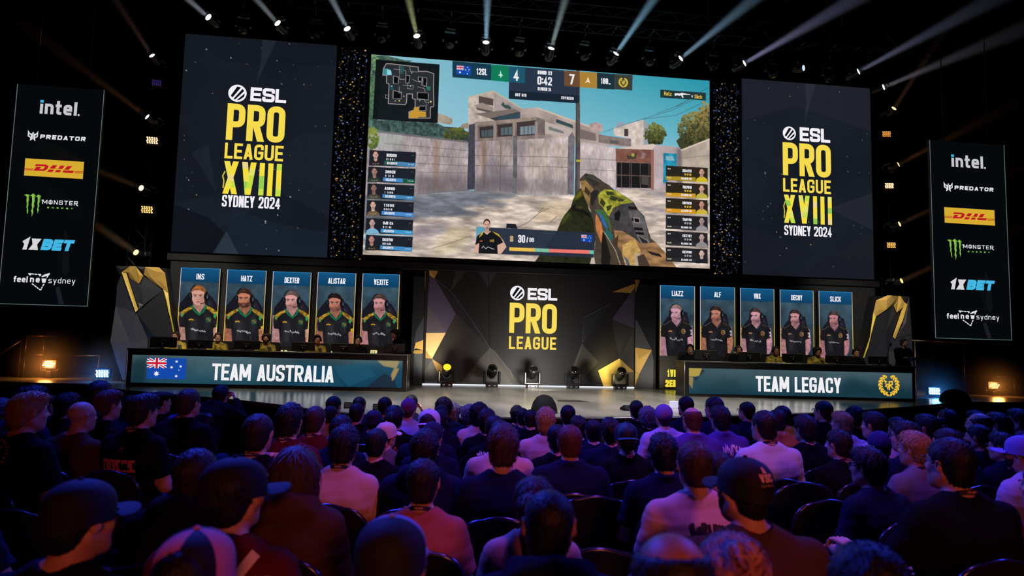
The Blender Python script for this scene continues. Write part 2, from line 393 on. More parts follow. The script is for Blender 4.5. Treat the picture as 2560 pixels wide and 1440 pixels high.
class Canvas:
    """a pixel raster painted in code for an LED screen; coordinates are photo pixels mapped through the plane"""
    def __init__(s, pl, rect, res):
        s.pl = pl; s.x0, s.x1, s.z0, s.z1 = rect; s.w = int(round((s.x1 - s.x0) * res)); s.h = int(round((s.z1 - s.z0) * res)); s.res = res
        s.a = np.zeros((s.h, s.w, 3)); s.gy, s.gx = np.mgrid[0:s.h, 0:s.w].astype(float)
        s.rng = np.random.default_rng(5)
    def c(s, u, v): a = s.pl.loc(u, v); return ((a[0] - s.x0) * s.res, (s.z1 - a[1]) * s.res)
    def noise(s, scale, octv=3, sx=1.0, sy=1.0, seed=0):
        r = np.random.default_rng(seed); out = np.zeros((s.h, s.w)); amp = 1; tot = 0
        for o in range(octv):
            k = scale / 2 ** o; nx, ny = int(s.w / (k * sx)) + 3, int(s.h / (k * sy)) + 3
            g = r.random((ny, nx)); X = s.gx / (k * sx); Y = s.gy / (k * sy); xi, yi = X.astype(int), Y.astype(int); fx, fy = X - xi, Y - yi
            fx = fx * fx * (3 - 2 * fx); fy = fy * fy * (3 - 2 * fy)
            out += amp * ((g[yi, xi] * (1 - fx) + g[yi, xi + 1] * fx) * (1 - fy) + (g[yi + 1, xi] * (1 - fx) + g[yi + 1, xi + 1] * fx) * fy); tot += amp; amp *= .55
        return out / tot
    def mask(s, P):
        P = np.array(P); x0, y0 = np.floor(P.min(0)).astype(int) - 1; x1, y1 = np.ceil(P.max(0)).astype(int) + 2
        x0, y0 = max(x0, 0), max(y0, 0); x1, y1 = min(x1, s.w), min(y1, s.h)
        if x1 <= x0 or y1 <= y0: return None, None
        acc = np.zeros((y1 - y0, x1 - x0))
        for oy in (-.25, .25):
            for ox in (-.25, .25):
                X, Y = s.gx[y0:y1, x0:x1] + ox, s.gy[y0:y1, x0:x1] + oy; ins = np.zeros(X.shape, bool); j = len(P) - 1
                for i in range(len(P)):
                    xi, yi, xj, yj = *P[i], *P[j]
                    if yi != yj: ins ^= ((yi > Y) != (yj > Y)) & (X < (xj - xi) * (Y - yi) / (yj - yi) + xi)
                    j = i
                acc += ins
        return acc / 4, (slice(y0, y1), slice(x0, x1))
    @staticmethod
    def blur(m, k):
        for _ in range(2):
            for ax in (0, 1):
                p = [(0, 0), (0, 0)]; p[ax] = (k, k); q = np.pad(m, p, mode='edge'); cs = np.cumsum(q, axis=ax)
                cs = np.concatenate([np.zeros_like(np.take(cs, [0], ax)), cs], ax); n = m.shape[ax]
                m = (np.take(cs, range(2 * k + 1, 2 * k + 1 + n), ax) - np.take(cs, range(0, n), ax)) / (2 * k + 1)
        return m
    def put(s, m, sl, col, alpha=1.0, tex=None):
        c = np.array(col[:3]) / 255.0 if not isinstance(col, np.ndarray) else col[sl]
        m = (m * alpha)[..., None]
        if tex is not None: c = np.clip(c * tex[sl][..., None], 0, 1)
        s.a[sl] = s.a[sl] * (1 - m) + c * m
    def raw(s, P, col, alpha=1.0, soft=0, tex=None):
        if soft:
            P2 = np.array(P); m, sl = s.mask(np.concatenate([P2, [P2.min(0) - 3 * soft, P2.min(0) - 3 * soft]])) if False else s.mask(P)
            if m is None: return
            full = np.zeros((s.h, s.w)); full[sl] = m
            y0, y1 = max(sl[0].start - 3 * soft, 0), min(sl[0].stop + 3 * soft, s.h); x0, x1 = max(sl[1].start - 3 * soft, 0), min(sl[1].stop + 3 * soft, s.w)
            sl = (slice(y0, y1), slice(x0, x1)); m = s.blur(full[sl], soft)
        else:
            m, sl = s.mask(P)
            if m is None: return
        s.put(m, sl, col, alpha, tex)
    def poly(s, pts, col, alpha=1.0, soft=0, tex=None): s.raw([s.c(*p) for p in pts], col, alpha, soft, tex)
    def ell(s, u, v, ru, rv, col, alpha=1.0, soft=0, rot=0.0, a0=0, a1=360, tex=None):
        A = np.radians(np.linspace(a0, a1, 28)); cr, sr = math.cos(math.radians(rot)), math.sin(math.radians(rot))
        s.poly([(u + ru * math.cos(a) * cr - rv * math.sin(a) * sr, v + ru * math.cos(a) * sr + rv * math.sin(a) * cr) for a in A], col, alpha, soft, tex)
    def line(s, pts, w, col, alpha=1.0, soft=0):
        for q in _ribbon([s.c(*p) for p in pts], w, False, False): s.raw(q, col, alpha, soft)
    def build(s, name, parent=None, gain=1.0):
        # one quad sheet whose vertices carry the pixel colours
        X = np.linspace(s.x0, s.x1, s.w); Z = np.linspace(s.z1, s.z0, s.h); gx, gz = np.meshgrid(X, Z)
        V = s.pl.O[None, None] + s.pl.ex[None, None] * gx[..., None] + s.pl.n[None, None] * 0.002; V[..., 2] = gz
        i = np.arange(s.h * s.w).reshape(s.h, s.w)
        Q = np.stack([i[:-1, :-1], i[1:, :-1], i[1:, 1:], i[:-1, 1:]], -1).reshape(-1, 4)
        me = mesh_np(name, V.reshape(-1, 3), Q, LED, False)
        ca = me.color_attributes.new('Col', 'FLOAT_COLOR', 'POINT'); c = np.clip(s.a, 0, 1)
        l = np.where(c <= .04045, c / 12.92, ((c + .055) / 1.055) ** 2.4) * gain
        ca.data.foreach_set('color', np.concatenate([l, np.ones((s.h, s.w, 1))], -1).astype(np.float32).ravel())
        return link(name, me, parent)
def panel_box(name, pl, rect, depth, m, parent, grow=0.0, off=0.0):
    """thin cabinet behind a screen: rect (s0, s1, z0, z1)"""
    s0, s1, z0, z1 = rect; mb = MB(); A = [pl.world(a, z, off) for a, z in ((s0 - grow, z0 - grow), (s1 + grow, z0 - grow), (s1 + grow, z1 + grow), (s0 - grow, z1 + grow))]
    mb.prism(A, tuple(-pl.n * depth)); return mb.build(name, m, parent)
def rect_px(pl, c):
    """best upright rectangle through four photo corners TL, TR, BR, BL"""
    q = [pl.loc(*p) for p in c]; return ((q[0][0] + q[3][0]) / 2, (q[1][0] + q[2][0]) / 2, (q[2][1] + q[3][1]) / 2, (q[0][1] + q[1][1]) / 2)

# ------------------------------------------------------------------ smooth bodies: distance fields turned into one continuous surface
class Sdf:
    def __init__(s, lo, hi, h):
        s.lo = np.array(lo, float); s.h = h; n = np.ceil((np.array(hi) - s.lo) / h).astype(int) + 1; s.n = n
        s.ax = [s.lo[i] + h * np.arange(n[i]) for i in range(3)]; s.F = np.full(n, 0.4)
    def like(s):
        T = object.__new__(Sdf); T.lo, T.h, T.n, T.ax = s.lo, s.h, s.n, s.ax; T.F = np.full(s.n, .4); return T
    def _sl(s, lo, hi):
        a = np.clip(np.floor((np.array(lo) - s.lo) / s.h).astype(int), 0, s.n); b = np.clip(np.ceil((np.array(hi) - s.lo) / s.h).astype(int) + 1, 0, s.n)
        sl = tuple(slice(i, j) for i, j in zip(a, b))
        g = np.meshgrid(*[s.ax[i][sl[i]] for i in range(3)], indexing='ij', sparse=True); return sl, g
    def _mix(s, sl, f, k, sub):
        F = s.F[sl]
        if F.size == 0: return
        if sub: s.F[sl] = -Sdf._smin(-F, f, k)
        else: s.F[sl] = Sdf._smin(F, f, k)
    @staticmethod
    def _smin(a, b, k):
        if k <= 0: return np.minimum(a, b)
        h = np.maximum(k - np.abs(a - b), 0) / k; return np.minimum(a, b) - h * h * k * .25
    def cap(s, a, b, ra, rb=None, k=.03, sc=(1, 1, 1), sub=False):
        rb = ra if rb is None else rb; a, b, sc = np.array(a, float), np.array(b, float), np.array(sc, float)
        R = max(ra, rb) * sc + k + 3 * s.h; sl, (X, Y, Z) = s._sl(np.minimum(a, b) - R, np.maximum(a, b) + R)
        m = (a + b) / 2; A, B = (a - m) / sc, (b - m) / sc; d = B - A; dd = max(d @ d, 1e-9)
        px, py, pz = (X - m[0]) / sc[0] - A[0], (Y - m[1]) / sc[1] - A[1], (Z - m[2]) / sc[2] - A[2]
        t = np.clip((px * d[0] + py * d[1] + pz * d[2]) / dd, 0, 1)
        f = (np.sqrt((px - d[0] * t) ** 2 + (py - d[1] * t) ** 2 + (pz - d[2] * t) ** 2) - (ra + (rb - ra) * t)) * sc.min()
        s._mix(sl, f, k, sub)
    def ell(s, c, r, k=.03, R=None, sub=False):
        c, r = np.array(c, float), np.array(r, float); B = r.max() + k + 3 * s.h; sl, (X, Y, Z) = s._sl(c - B, c + B)
        X, Y, Z = X - c[0], Y - c[1], Z - c[2]
        if R is not None: X, Y, Z = (R[0][i] * X + R[1][i] * Y + R[2][i] * Z for i in range(3))
        k0 = np.sqrt((X / r[0]) ** 2 + (Y / r[1]) ** 2 + (Z / r[2]) ** 2); k1 = np.sqrt((X / r[0] ** 2) ** 2 + (Y / r[1] ** 2) ** 2 + (Z / r[2] ** 2) ** 2)
        s._mix(sl, k0 * (k0 - 1) / np.maximum(k1, 1e-6), k, sub)
    def box(s, c, hs, r=.005, k=.01, sub=False):
        c, hs = np.array(c, float), np.array(hs, float); B = hs + r + k + 3 * s.h; sl, (X, Y, Z) = s._sl(c - B, c + B)
        q = [np.abs(g - c[i]) - hs[i] for i, g in enumerate((X, Y, Z))]
        f = np.sqrt(sum(np.maximum(a, 0) ** 2 for a in q)) + np.minimum(np.maximum(np.maximum(q[0], q[1]), q[2]), 0) - r
        s._mix(sl, f, k, sub)
    def cut(s, p, n, k=0.0):
        """remove what lies on the n side of the plane through p"""
        n = np.array(n, float); n /= np.linalg.norm(n); g = np.meshgrid(*s.ax, indexing='ij', sparse=True)
        f = sum(n[i] * (g[i] - p[i]) for i in range(3)); s.F = np.maximum(s.F, f) if k <= 0 else -Sdf._smin(-s.F, -f, k)
    def mesh(s):
        F = s.F.copy(); F[0] = F[-1] = .4; F[:, 0] = F[:, -1] = .4; F[:, :, 0] = F[:, :, -1] = .4
        S = F < 0; n = np.array(F.shape) - 1
        cnt = np.zeros(n, np.int8)
        for i in (0, 1):
            for j in (0, 1):
                for k in (0, 1): cnt += S[i:i + n[0], j:j + n[1], k:k + n[2]]
        act = (cnt > 0) & (cnt < 8); idx = np.argwhere(act); vid = np.full(n, -1, np.int64); vid[act] = np.arange(len(idx))
        P = np.zeros((len(idx), 3)); C = np.zeros(len(idx))
        for ax in range(3):
            o1, o2 = (ax + 1) % 3, (ax + 2) % 3
            for a in (0, 1):
                for b in (0, 1):
                    o = np.zeros(3, int); o[o1] = a; o[o2] = b; e = o.copy(); e[ax] = 1
                    i0, i1 = idx + o, idx + e; f0 = F[i0[:, 0], i0[:, 1], i0[:, 2]]; f1 = F[i1[:, 0], i1[:, 1], i1[:, 2]]
                    m = (f0 < 0) != (f1 < 0); t = np.where(m, f0 / np.where(m, f0 - f1, 1), 0); q = np.tile(o.astype(float), (len(idx), 1)); q[:, ax] = t
                    P += q * m[:, None]; C += m
        V = (idx + P / C[:, None]) * s.h + s.lo; Q = []
        for ax in range(3):
            o1, o2 = (ax + 1) % 3, (ax + 2) % 3
            a = [slice(1, n[i]) for i in range(3)]; a[ax] = slice(0, n[ax]); b = a[:]; b[ax] = slice(1, n[ax] + 1)
            cr = np.argwhere(S[tuple(a)] != S[tuple(b)]); off = np.ones(3, int); off[ax] = 0; cr = cr + off
            ins = S[cr[:, 0], cr[:, 1], cr[:, 2]]; e1 = np.zeros(3, int); e1[o1] = 1; e2 = np.zeros(3, int); e2[o2] = 1
            q = [vid[tuple((cr - x).T)] for x in (e1 + e2, e2, 0 * e1, e1)]
            q = np.stack(q, -1); q[~ins] = q[~ins][:, ::-1]; Q.append(q)
        return V, np.concatenate(Q)
def normals(V, Q):
    n = np.cross(V[Q[:, 2]] - V[Q[:, 0]], V[Q[:, 3]] - V[Q[:, 1]]); N = np.zeros_like(V)
    for i in range(4): np.add.at(N, Q[:, i], n)
    return N / np.maximum(np.linalg.norm(N, axis=1, keepdims=True), 1e-9)
def relax(V, Q, it=2, w=.5):
    e = np.concatenate([Q[:, [0, 1]], Q[:, [1, 2]], Q[:, [2, 3]], Q[:, [3, 0]]])
    for _ in range(it):
        A = np.zeros_like(V); c = np.zeros(len(V)); np.add.at(A, e[:, 0], V[e[:, 1]]); np.add.at(c, e[:, 0], 1); np.add.at(A, e[:, 1], V[e[:, 0]]); np.add.at(c, e[:, 1], 1)
        V = V * (1 - w) + w * A / c[:, None]
    return V
def wob(V, f, seed=0):
    """smooth pseudo-noise in -1..1 from summed sines"""
    r = np.random.default_rng(seed); o = np.zeros(len(V))
    for i in range(6):
        d = r.normal(size=3); d *= f * (1 + .35 * i) / np.linalg.norm(d); o += np.sin(V @ d + r.random() * 6.3) / (1 + .35 * i)
    return o / 2.5

# ------------------------------------------------------------------ people
def joints(pose='sit', arms='lap', b=1.0):
    J = {}
    if pose == 'sit':
        J.update(pel=(0, -.03, .53), chest=(0, -.06, .885), sh=(.172 * b, -.06, .995), nb=(0, -.055, 1.072), hd=(0, .0, 1.235), hip=(.095, .0, .52), kn=(.15, .43, .50), an=(.15, .40, .07))
    elif pose == 'stand':
        J.update(pel=(0, -.02, .95), chest=(0, -.03, 1.27), sh=(.172 * b, -.03, 1.415), nb=(0, -.025, 1.46), hd=(0, .02, 1.665), hip=(.095, -.01, .92), kn=(.11, .03, .50), an=(.12, -.02, .08))
    elif pose == 'lean':        # standing and bowed forward over something
        J.update(pel=(0, -.10, .93), chest=(0, .05, 1.20), sh=(.172 * b, .13, 1.31), nb=(0, .15, 1.35), hd=(0, .25, 1.50), hip=(.095, -.09, .90), kn=(.11, -.02, .50), an=(.12, -.06, .08))
    s = J['sh']
    if arms == 'lap': J.update(el=(s[0] + .07, s[1] + .05, s[2] - .285), wr=(.10, s[1] + .30, s[2] - .33))
    elif arms == 'knee': J.update(el=(s[0] + .085, s[1] + .10, s[2] - .27), wr=(.16, s[1] + .36, s[2] - .37))
    elif arms == 'desk': J.update(el=(s[0] + .08, s[1] + .12, s[2] - .25), wr=(.17, s[1] + .37, s[2] - .24))
    elif arms == 'fold': J.update(el=(s[0] + .06, s[1] + .12, s[2] - .24), wr=(-.02, s[1] + .27, s[2] - .20))
    elif arms == 'wide': J.update(el=(s[0] + .07, s[1] + .05, s[2] - .285), wr=(.10, s[1] + .30, s[2] - .33), elL=(s[0] + .12, s[1] + .08, s[2] - .25), wrL=(.33, s[1] + .33, s[2] - .22))
    elif arms == 'up': J.update(el=(s[0] + .10, s[1] + .20, s[2] - .12), wr=(.10, s[1] + .30, s[2] + .10))
    elif arms == 'down': J.update(el=(s[0] + .06, s[1] - .02, s[2] - .29), wr=(s[0] + .07, s[1] + .05, s[2] - .54))
    J['pose'] = pose; J['arms'] = arms; J['b'] = b
    return J
def mx(p, s): return (p[0] * s, p[1], p[2])
def jp(J, q, x): return np.array(mx(J.get(q + 'L', J[q]) if x < 0 else J[q], x))
def torso(S, J, g, k=.05):
    """trunk and shoulders grown by g"""
    b = J['b']; p, c, s, nb = J['pel'], J['chest'], J['sh'], J['nb']
    S.cap(p, c, .115 + g, .125 + g, k, sc=(1.42 * b, .98 + .25 * (b - 1), 1))
    S.ell((0, p[1] - .01, p[2] - .02), (.185 * b + g, .135 + g, .11 + g), k)
    S.ell((0, c[1] + .01, c[2] + .02), (.178 * b + g, .118 + g, .15 + g), k)
    for x in (-1, 1):
        S.cap(mx((s[0] * .9, s[1], s[2] - .012), x), mx((.05, nb[1], nb[2] - .015), x), .058 + g, .055 + g, .06)
        S.ell(mx((s[0] * .55, s[1] - .045, s[2] - .09), x), (.085 * b + g, .06 + g, .10 + g), .05)    # shoulder blade
def arm(S, J, x, g, up=1.0, fore=0.0):
    s, e, w = (jp(J, q, x) for q in ('sh', 'el', 'wr'))
    if up > 0: S.cap(s, s + (e - s) * up, .058 + g, .058 - .014 * up + g, .05)
    if fore > 0: S.cap(e, e + (w - e) * fore, .044 + g, .044 - .015 * fore + g, .03)
def hrot(yaw, pitch=0.0):
    c, s = math.cos(yaw), math.sin(yaw); cp, sp = math.cos(pitch), math.sin(pitch)
    return np.array([[c, -s, 0], [s, c, 0], [0, 0, 1]]) @ np.array([[1, 0, 0], [0, cp, -sp], [0, sp, cp]])
_hand = {}
def hand(x, h=.0045):
    """a relaxed, curled right or left hand: wrist at the origin, fingers along +y, palm down"""
    if x in _hand: return _hand[x]
    S = Sdf((-.075, -.03, -.075), (.075, .21, .04), h)
    S.cap((0, -.01, 0), (0, .03, 0), .024, .026, .01, sc=(1.15, 1, .8))
    S.box((0, .055, -.002), (.030, .032, .006), .008, .012)
    for i, (fx, l) in enumerate(((-.031, .062), (-.011, .075), (.011, .080), (.031, .070))):
        a = np.array((fx, .088, 0)); b = a + np.array((fx * .10, l * .48, -.006)); c = b + np.array((fx * .05, l * .28, -.020)); d = c + np.array((0, l * .12, -.020))
        S.cap(a, b, .0098, .0090, .004); S.cap(b, c, .0090, .0082, .004); S.cap(c, d, .0082, .0074, .004)
    S.cap((.028, .020, -.006), (.055, .060, -.016), .0125, .0105, .012); S.cap((.055, .060, -.016), (.058, .093, -.024), .0105, .0085, .004)
    V, Q = S.mesh(); V = relax(V, Q, 1, .5)
    # thumbs point at each other
    if x > 0: V = V * (-1, 1, 1); Q = Q[:, ::-1]
    _hand[x] = (V, Q); return _hand[x]
_body = {}
def body_mesh(pose, arms, b, yaw, h, pitch=0.0):
    key = (pose, arms, b, yaw, h, pitch)
    if key in _body: return _body[key]
    J = joints(pose, arms, b); top = J['hd'][2] + .16
    S = Sdf((-.42, -.34, -.01), (.42, .62, top), h)
    torso(S, J, 0.0)
    for x in (-1, 1):
        arm(S, J, x, 0, 1, 1)
        hp, kn, an = (np.array(mx(J[q], x)) for q in ('hip', 'kn', 'an'))
        S.cap(hp, kn, .082, .056, .05); S.cap(kn, an, .054, .038, .03)
        S.cap(an + (0, -.03, -.03), an + (0, .13, -.045), .034, .024, .02)
    nb, hd = np.array(J['nb']), np.array(J['hd']); piv = nb + (0, .0, .06); R = hrot(yaw, pitch)
    def H(p): return piv + R @ (np.array(p) + hd - piv)
    Rt = R.tolist()
    S.cap(nb + (0, 0, -.05), H((0, -.022, -.075)), .060, .055, .03); S.cap(nb + (0, .02, -.02), H((0, .01, -.085)), .045, .045, .02)
    S.ell(H((0, -.014, .022)), (.076, .096, .083), .02, Rt)                 # skull
    S.ell(H((0, .034, -.048)), (.060, .060, .066), .03, Rt)                # face
    S.ell(H((0, .058, -.098)), (.030, .028, .020), .025, Rt)               # chin
    for x in (-1, 1):
        S.cap(H((.058 * x, -.012, -.055)), H((.030 * x, .058, -.098)), .018, .016, .03)       # jaw
        S.cap(H((.012 * x, .084, .022)), H((.046 * x, .070, .020)), .010, .009, .012)          # brow
        S.ell(H((.046 * x, .062, -.030)), (.018, .016, .018), .02, Rt)     # cheek bone
        S.ell(H((.031 * x, .092, .000)), (.014, .012, .009), .008, Rt, sub=True)               # eye socket
        S.ell(H((.031 * x, .078, .000)), (.0115, .0115, .0115), 0, Rt)
        Re = (hrot(yaw) @ hrot(-.45 * x) @ hrot(0, -.2)).tolist()
        S.ell(H((.084 * x, -.006, -.010)), (.0095, .019, .033), .006, Re)  # ear
        S.ell(H((.094 * x, -.002, -.006)), (.006, .010, .018), .004, Re, sub=True)
    S.cap(H((0, .090, .008)), H((0, .108, -.030)), .008, .012, .012)       # nose
    for x in (-1, 1): S.ell(H((.011 * x, .100, -.033)), (.008, .009, .007), .008, Rt)
    S.cap(H((-.018, .088, -.062)), H((.018, .088, -.062)), .0065, None, .006); S.cap(H((-.016, .086, -.073)), H((.016, .086, -.073)), .0070, None, .006)
    V, Q = S.mesh(); V = relax(V, Q, 1, .4)
    for x in (-1, 1):
        w, e = jp(J, 'wr', x), jp(J, 'el', x); hv, hq = hand(x); d = w - e; d /= np.linalg.norm(d)
        if arms in ('lap', 'knee', 'desk'): d = d * (.5, 1, .5) + (0, 0, -.12); d /= np.linalg.norm(d)
        up = np.array((.0, .1, 1.0)) if arms != 'down' else np.array((x, 0, 0.))
        if arms == 'up': up = np.array((x * .8, .5, .1))
        ex = np.cross(d, up); ex /= np.linalg.norm(ex); ez = np.cross(ex, d)
        hw = hv @ np.stack([ex, d, ez]) + w
        Q = np.concatenate([Q, hq + len(V)]); V = np.concatenate([V, hw])
    me = mesh_np('body', V, Q, None); me.materials.append(None)
    _body[key] = (me, piv, R, H); return _body[key]
_cl = {}
def shirt_mesh(kind, pose, arms, b, h):
    key = (kind, pose, arms if kind not in ('tee', 'polo') else arms, b, h)
    if key in _cl: return _cl[key]
    J = joints(pose, arms, b); p, s, nb = J['pel'], J['sh'], J['nb']
    S = Sdf((-.42, -.36, p[2] - .12), (.42, .52, nb[2] + .16), h)
    g = {'tee': .013, 'polo': .013, 'hood': .026, 'jacket': .022}[kind]
    torso(S, J, g)
    S.ell((0, p[1] + .02, p[2] + .03), (.20 * b + g, .150 + g, .12 + g), .05)
    S.cut((0, 0, p[2] - .06), (0, 0, -1))
    for x in (-1, 1):
        if kind in ('tee', 'polo'):
            s0, e0 = jp(J, 'sh', x), jp(J, 'el', x); d = (e0 - s0)
            T = S.like()
            T.cap(s0, e0, .058 + g + .004, .050 + g + .012, 0); T.cut(s0 + d * .74, d); S.F = Sdf._smin(S.F, T.F, .03)
        else:
            arm(S, J, x, g + .004, 1, 0)
            e, w = jp(J, 'el', x), jp(J, 'wr', x); S.cap(e, e + (w - e) * .95, .044 + g, .034 + g * .8, .03)
    if kind == 'hood':
        S.ell((0, nb[1] - .075, nb[2] + .01), (.150, .070, .085), .03); S.cap((-.105, nb[1] - .03, nb[2] + .035), (0, nb[1] - .095, nb[2] + .055), .040, .045, .02)
        S.cap((.105, nb[1] - .03, nb[2] + .035), (0, nb[1] - .095, nb[2] + .055), .040, .045, .02)
        S.cap((-.105, nb[1] - .03, nb[2] + .035), (-.05, nb[1] + .09, nb[2] - .01), .036, .03, .02); S.cap((.105, nb[1] - .03, nb[2] + .035), (.05, nb[1] + .09, nb[2] - .01), .036, .03, .02)
        S.ell((0, nb[1] - .01, nb[2] + .09), (.068, .062, .10), .02, sub=True)
    elif kind in ('polo', 'jacket'):
        for i in range(14):
            a0, a1 = 2 * math.pi * i / 14, 2 * math.pi * (i + 1) / 14
            q = [(.074 * math.sin(a), nb[1] + .006 + .070 * -math.cos(a), nb[2] + .028 - .022 * (1 - math.cos(a))) for a in (a0, a1)]
            S.cap(q[0], q[1], .016, None, .012, sc=(1, 1, 1))
        S.ell((0, nb[1] + .012, nb[2] + .05), (.060, .056, .07), .01, sub=True)
    else: S.ell((0, nb[1] + .015, nb[2] + .035), (.070, .064, .045), .012, sub=True)
    V, Q = S.mesh(); V = relax(V, Q, 1, .4); N = normals(V, Q)
    low = np.clip((nb[2] - V[:, 2]) / .3, 0, 1)
    fold = .55 * wob(V * (1, 1, .55), 38, 3) + .45 * wob(V * (.6, 1, 1.6), 55, 4); am = {'tee': .011, 'polo': .009, 'hood': .012, 'jacket': .012}[kind]
    V = V + N * (np.clip(fold, -1, 1.2) * am * (.35 + .65 * low))[:, None]
    # seams at the shoulder stay part of the cloth
    me = mesh_np('shirt', V, Q, None); me.materials.append(None); _cl[key] = me; return me
def trouser_mesh(pose, b, h):
    key = ('t', pose, b, h)
    if key in _cl: return _cl[key]
    J = joints(pose, 'lap', b); p = J['pel']; S = Sdf((-.34, -.32, .02), (.34, .60, p[2] + .12), h); g = .014
    S.ell((0, p[1] - .01, p[2] - .02), (.19 * b + g, .14 + g, .11 + g), .04); S.cut((0, 0, p[2] + .0), (0, 0, 1))
    for x in (-1, 1):
        hp, kn, an = (np.array(mx(J[q], x)) for q in ('hip', 'kn', 'an'))
        S.cap(hp, kn, .082 + g, .058 + g, .04); S.cap(kn, an + (0, 0, .0), .056 + g, .048 + g, .03)
    S.cut((0, 0, .055), (0, 0, -1))
    V, Q = S.mesh(); V = relax(V, Q, 1, .4); N = normals(V, Q); V = V + N * (wob(V, 45, 9) * .004)[:, None]
    me = mesh_np('trousers', V, Q, None); me.materials.append(None); _cl[key] = me; return me
def shoe_mesh(pose, x):
    key = ('s', pose, x)
    if key in _cl: return _cl[key]
    a = np.array(mx(joints(pose)['an'], x)); S = Sdf((a[0] - .08, a[1] - .12, -.01), (a[0] + .08, a[1] + .22, .15), .012)
    S.cap((a[0], a[1] - .04, .055), (a[0], a[1] + .14, .042), .048, .042, .02); S.ell((a[0], a[1] - .01, .085), (.046, .055, .05), .02)
    S.cut((0, 0, .0), (0, 0, -1)); V, Q = S.mesh(); V = relax(V, Q, 2)
    me = mesh_np('shoe', V, Q, None); me.materials.append(None); _cl[key] = me; return me
_hr = {}
def tufts(V, Q, style):
    """locks of hair laid over the cap of hair, running away from the crown"""
    P = {'short': (1000, .018, .0020, .10), 'buzz': (900, .005, .0012, .3), 'messy': (1100, .026, .0028, .26), 'side': (1000, .030, .0026, .08), 'long': (900, .075, .0036, .03), 'curly': (1000, .016, .0034, .6), 'bun': (800, .045, .0026, .04), 'ring': (600, .010, .0016, .15), 'tail': (900, .050, .0028, .04), 'slick': (900, .04, .0026, .04)}[style]
    n, L, w, lift = P; r = np.random.default_rng(5); N = normals(V, Q); A = np.linalg.norm(np.cross(V[Q[:, 2]] - V[Q[:, 0]], V[Q[:, 3]] - V[Q[:, 1]]), axis=1); f = r.choice(len(Q), n, p=A / A.sum()); p = V[Q[f]].mean(1); nn = N[Q[f, 0]]
    ok = nn[:, 2] > -.75; p, nn = p[ok], nn[ok]; n = len(p); flow = p - np.array((.01, -.06, .11)); 
    if style in ('long', 'tail'): flow = flow * .5 + np.array((0, 0, -.10))
    if style in ('side', 'slick', 'bun'): flow = flow * .4 + (np.array((-.08, .03, 0)) if style == 'side' else np.array((0, -.10, -.02)))
    t = flow - nn * (flow * nn).sum(1, keepdims=True); t += r.normal(size=t.shape) * .02 * (6 if style == 'curly' else 1.6 if style == 'messy' else 1); t -= nn * (t * nn).sum(1, keepdims=True); t /= np.maximum(np.linalg.norm(t, axis=1, keepdims=True), 1e-6); s = np.cross(nn, t)
    l = (L * r.uniform(.6, 1.3, n))[:, None]; b = p - nn * .003; m = p + t * l * .5 + nn * (.0025 + l * lift * .45); e = p + t * l + nn * (l * lift * .55 - .001)
    R = np.stack([b - s * w, b + s * w, m + s * w * .8 + nn * .001, m - s * w * .8 + nn * .001, e + s * w * .12, e - s * w * .12], 1).reshape(-1, 3); k = np.arange(n)[:, None] * 6 + len(V)
    return np.concatenate([V, R]), np.concatenate([Q, k + np.array([0, 1, 2, 3]), k + np.array([3, 2, 4, 5])])
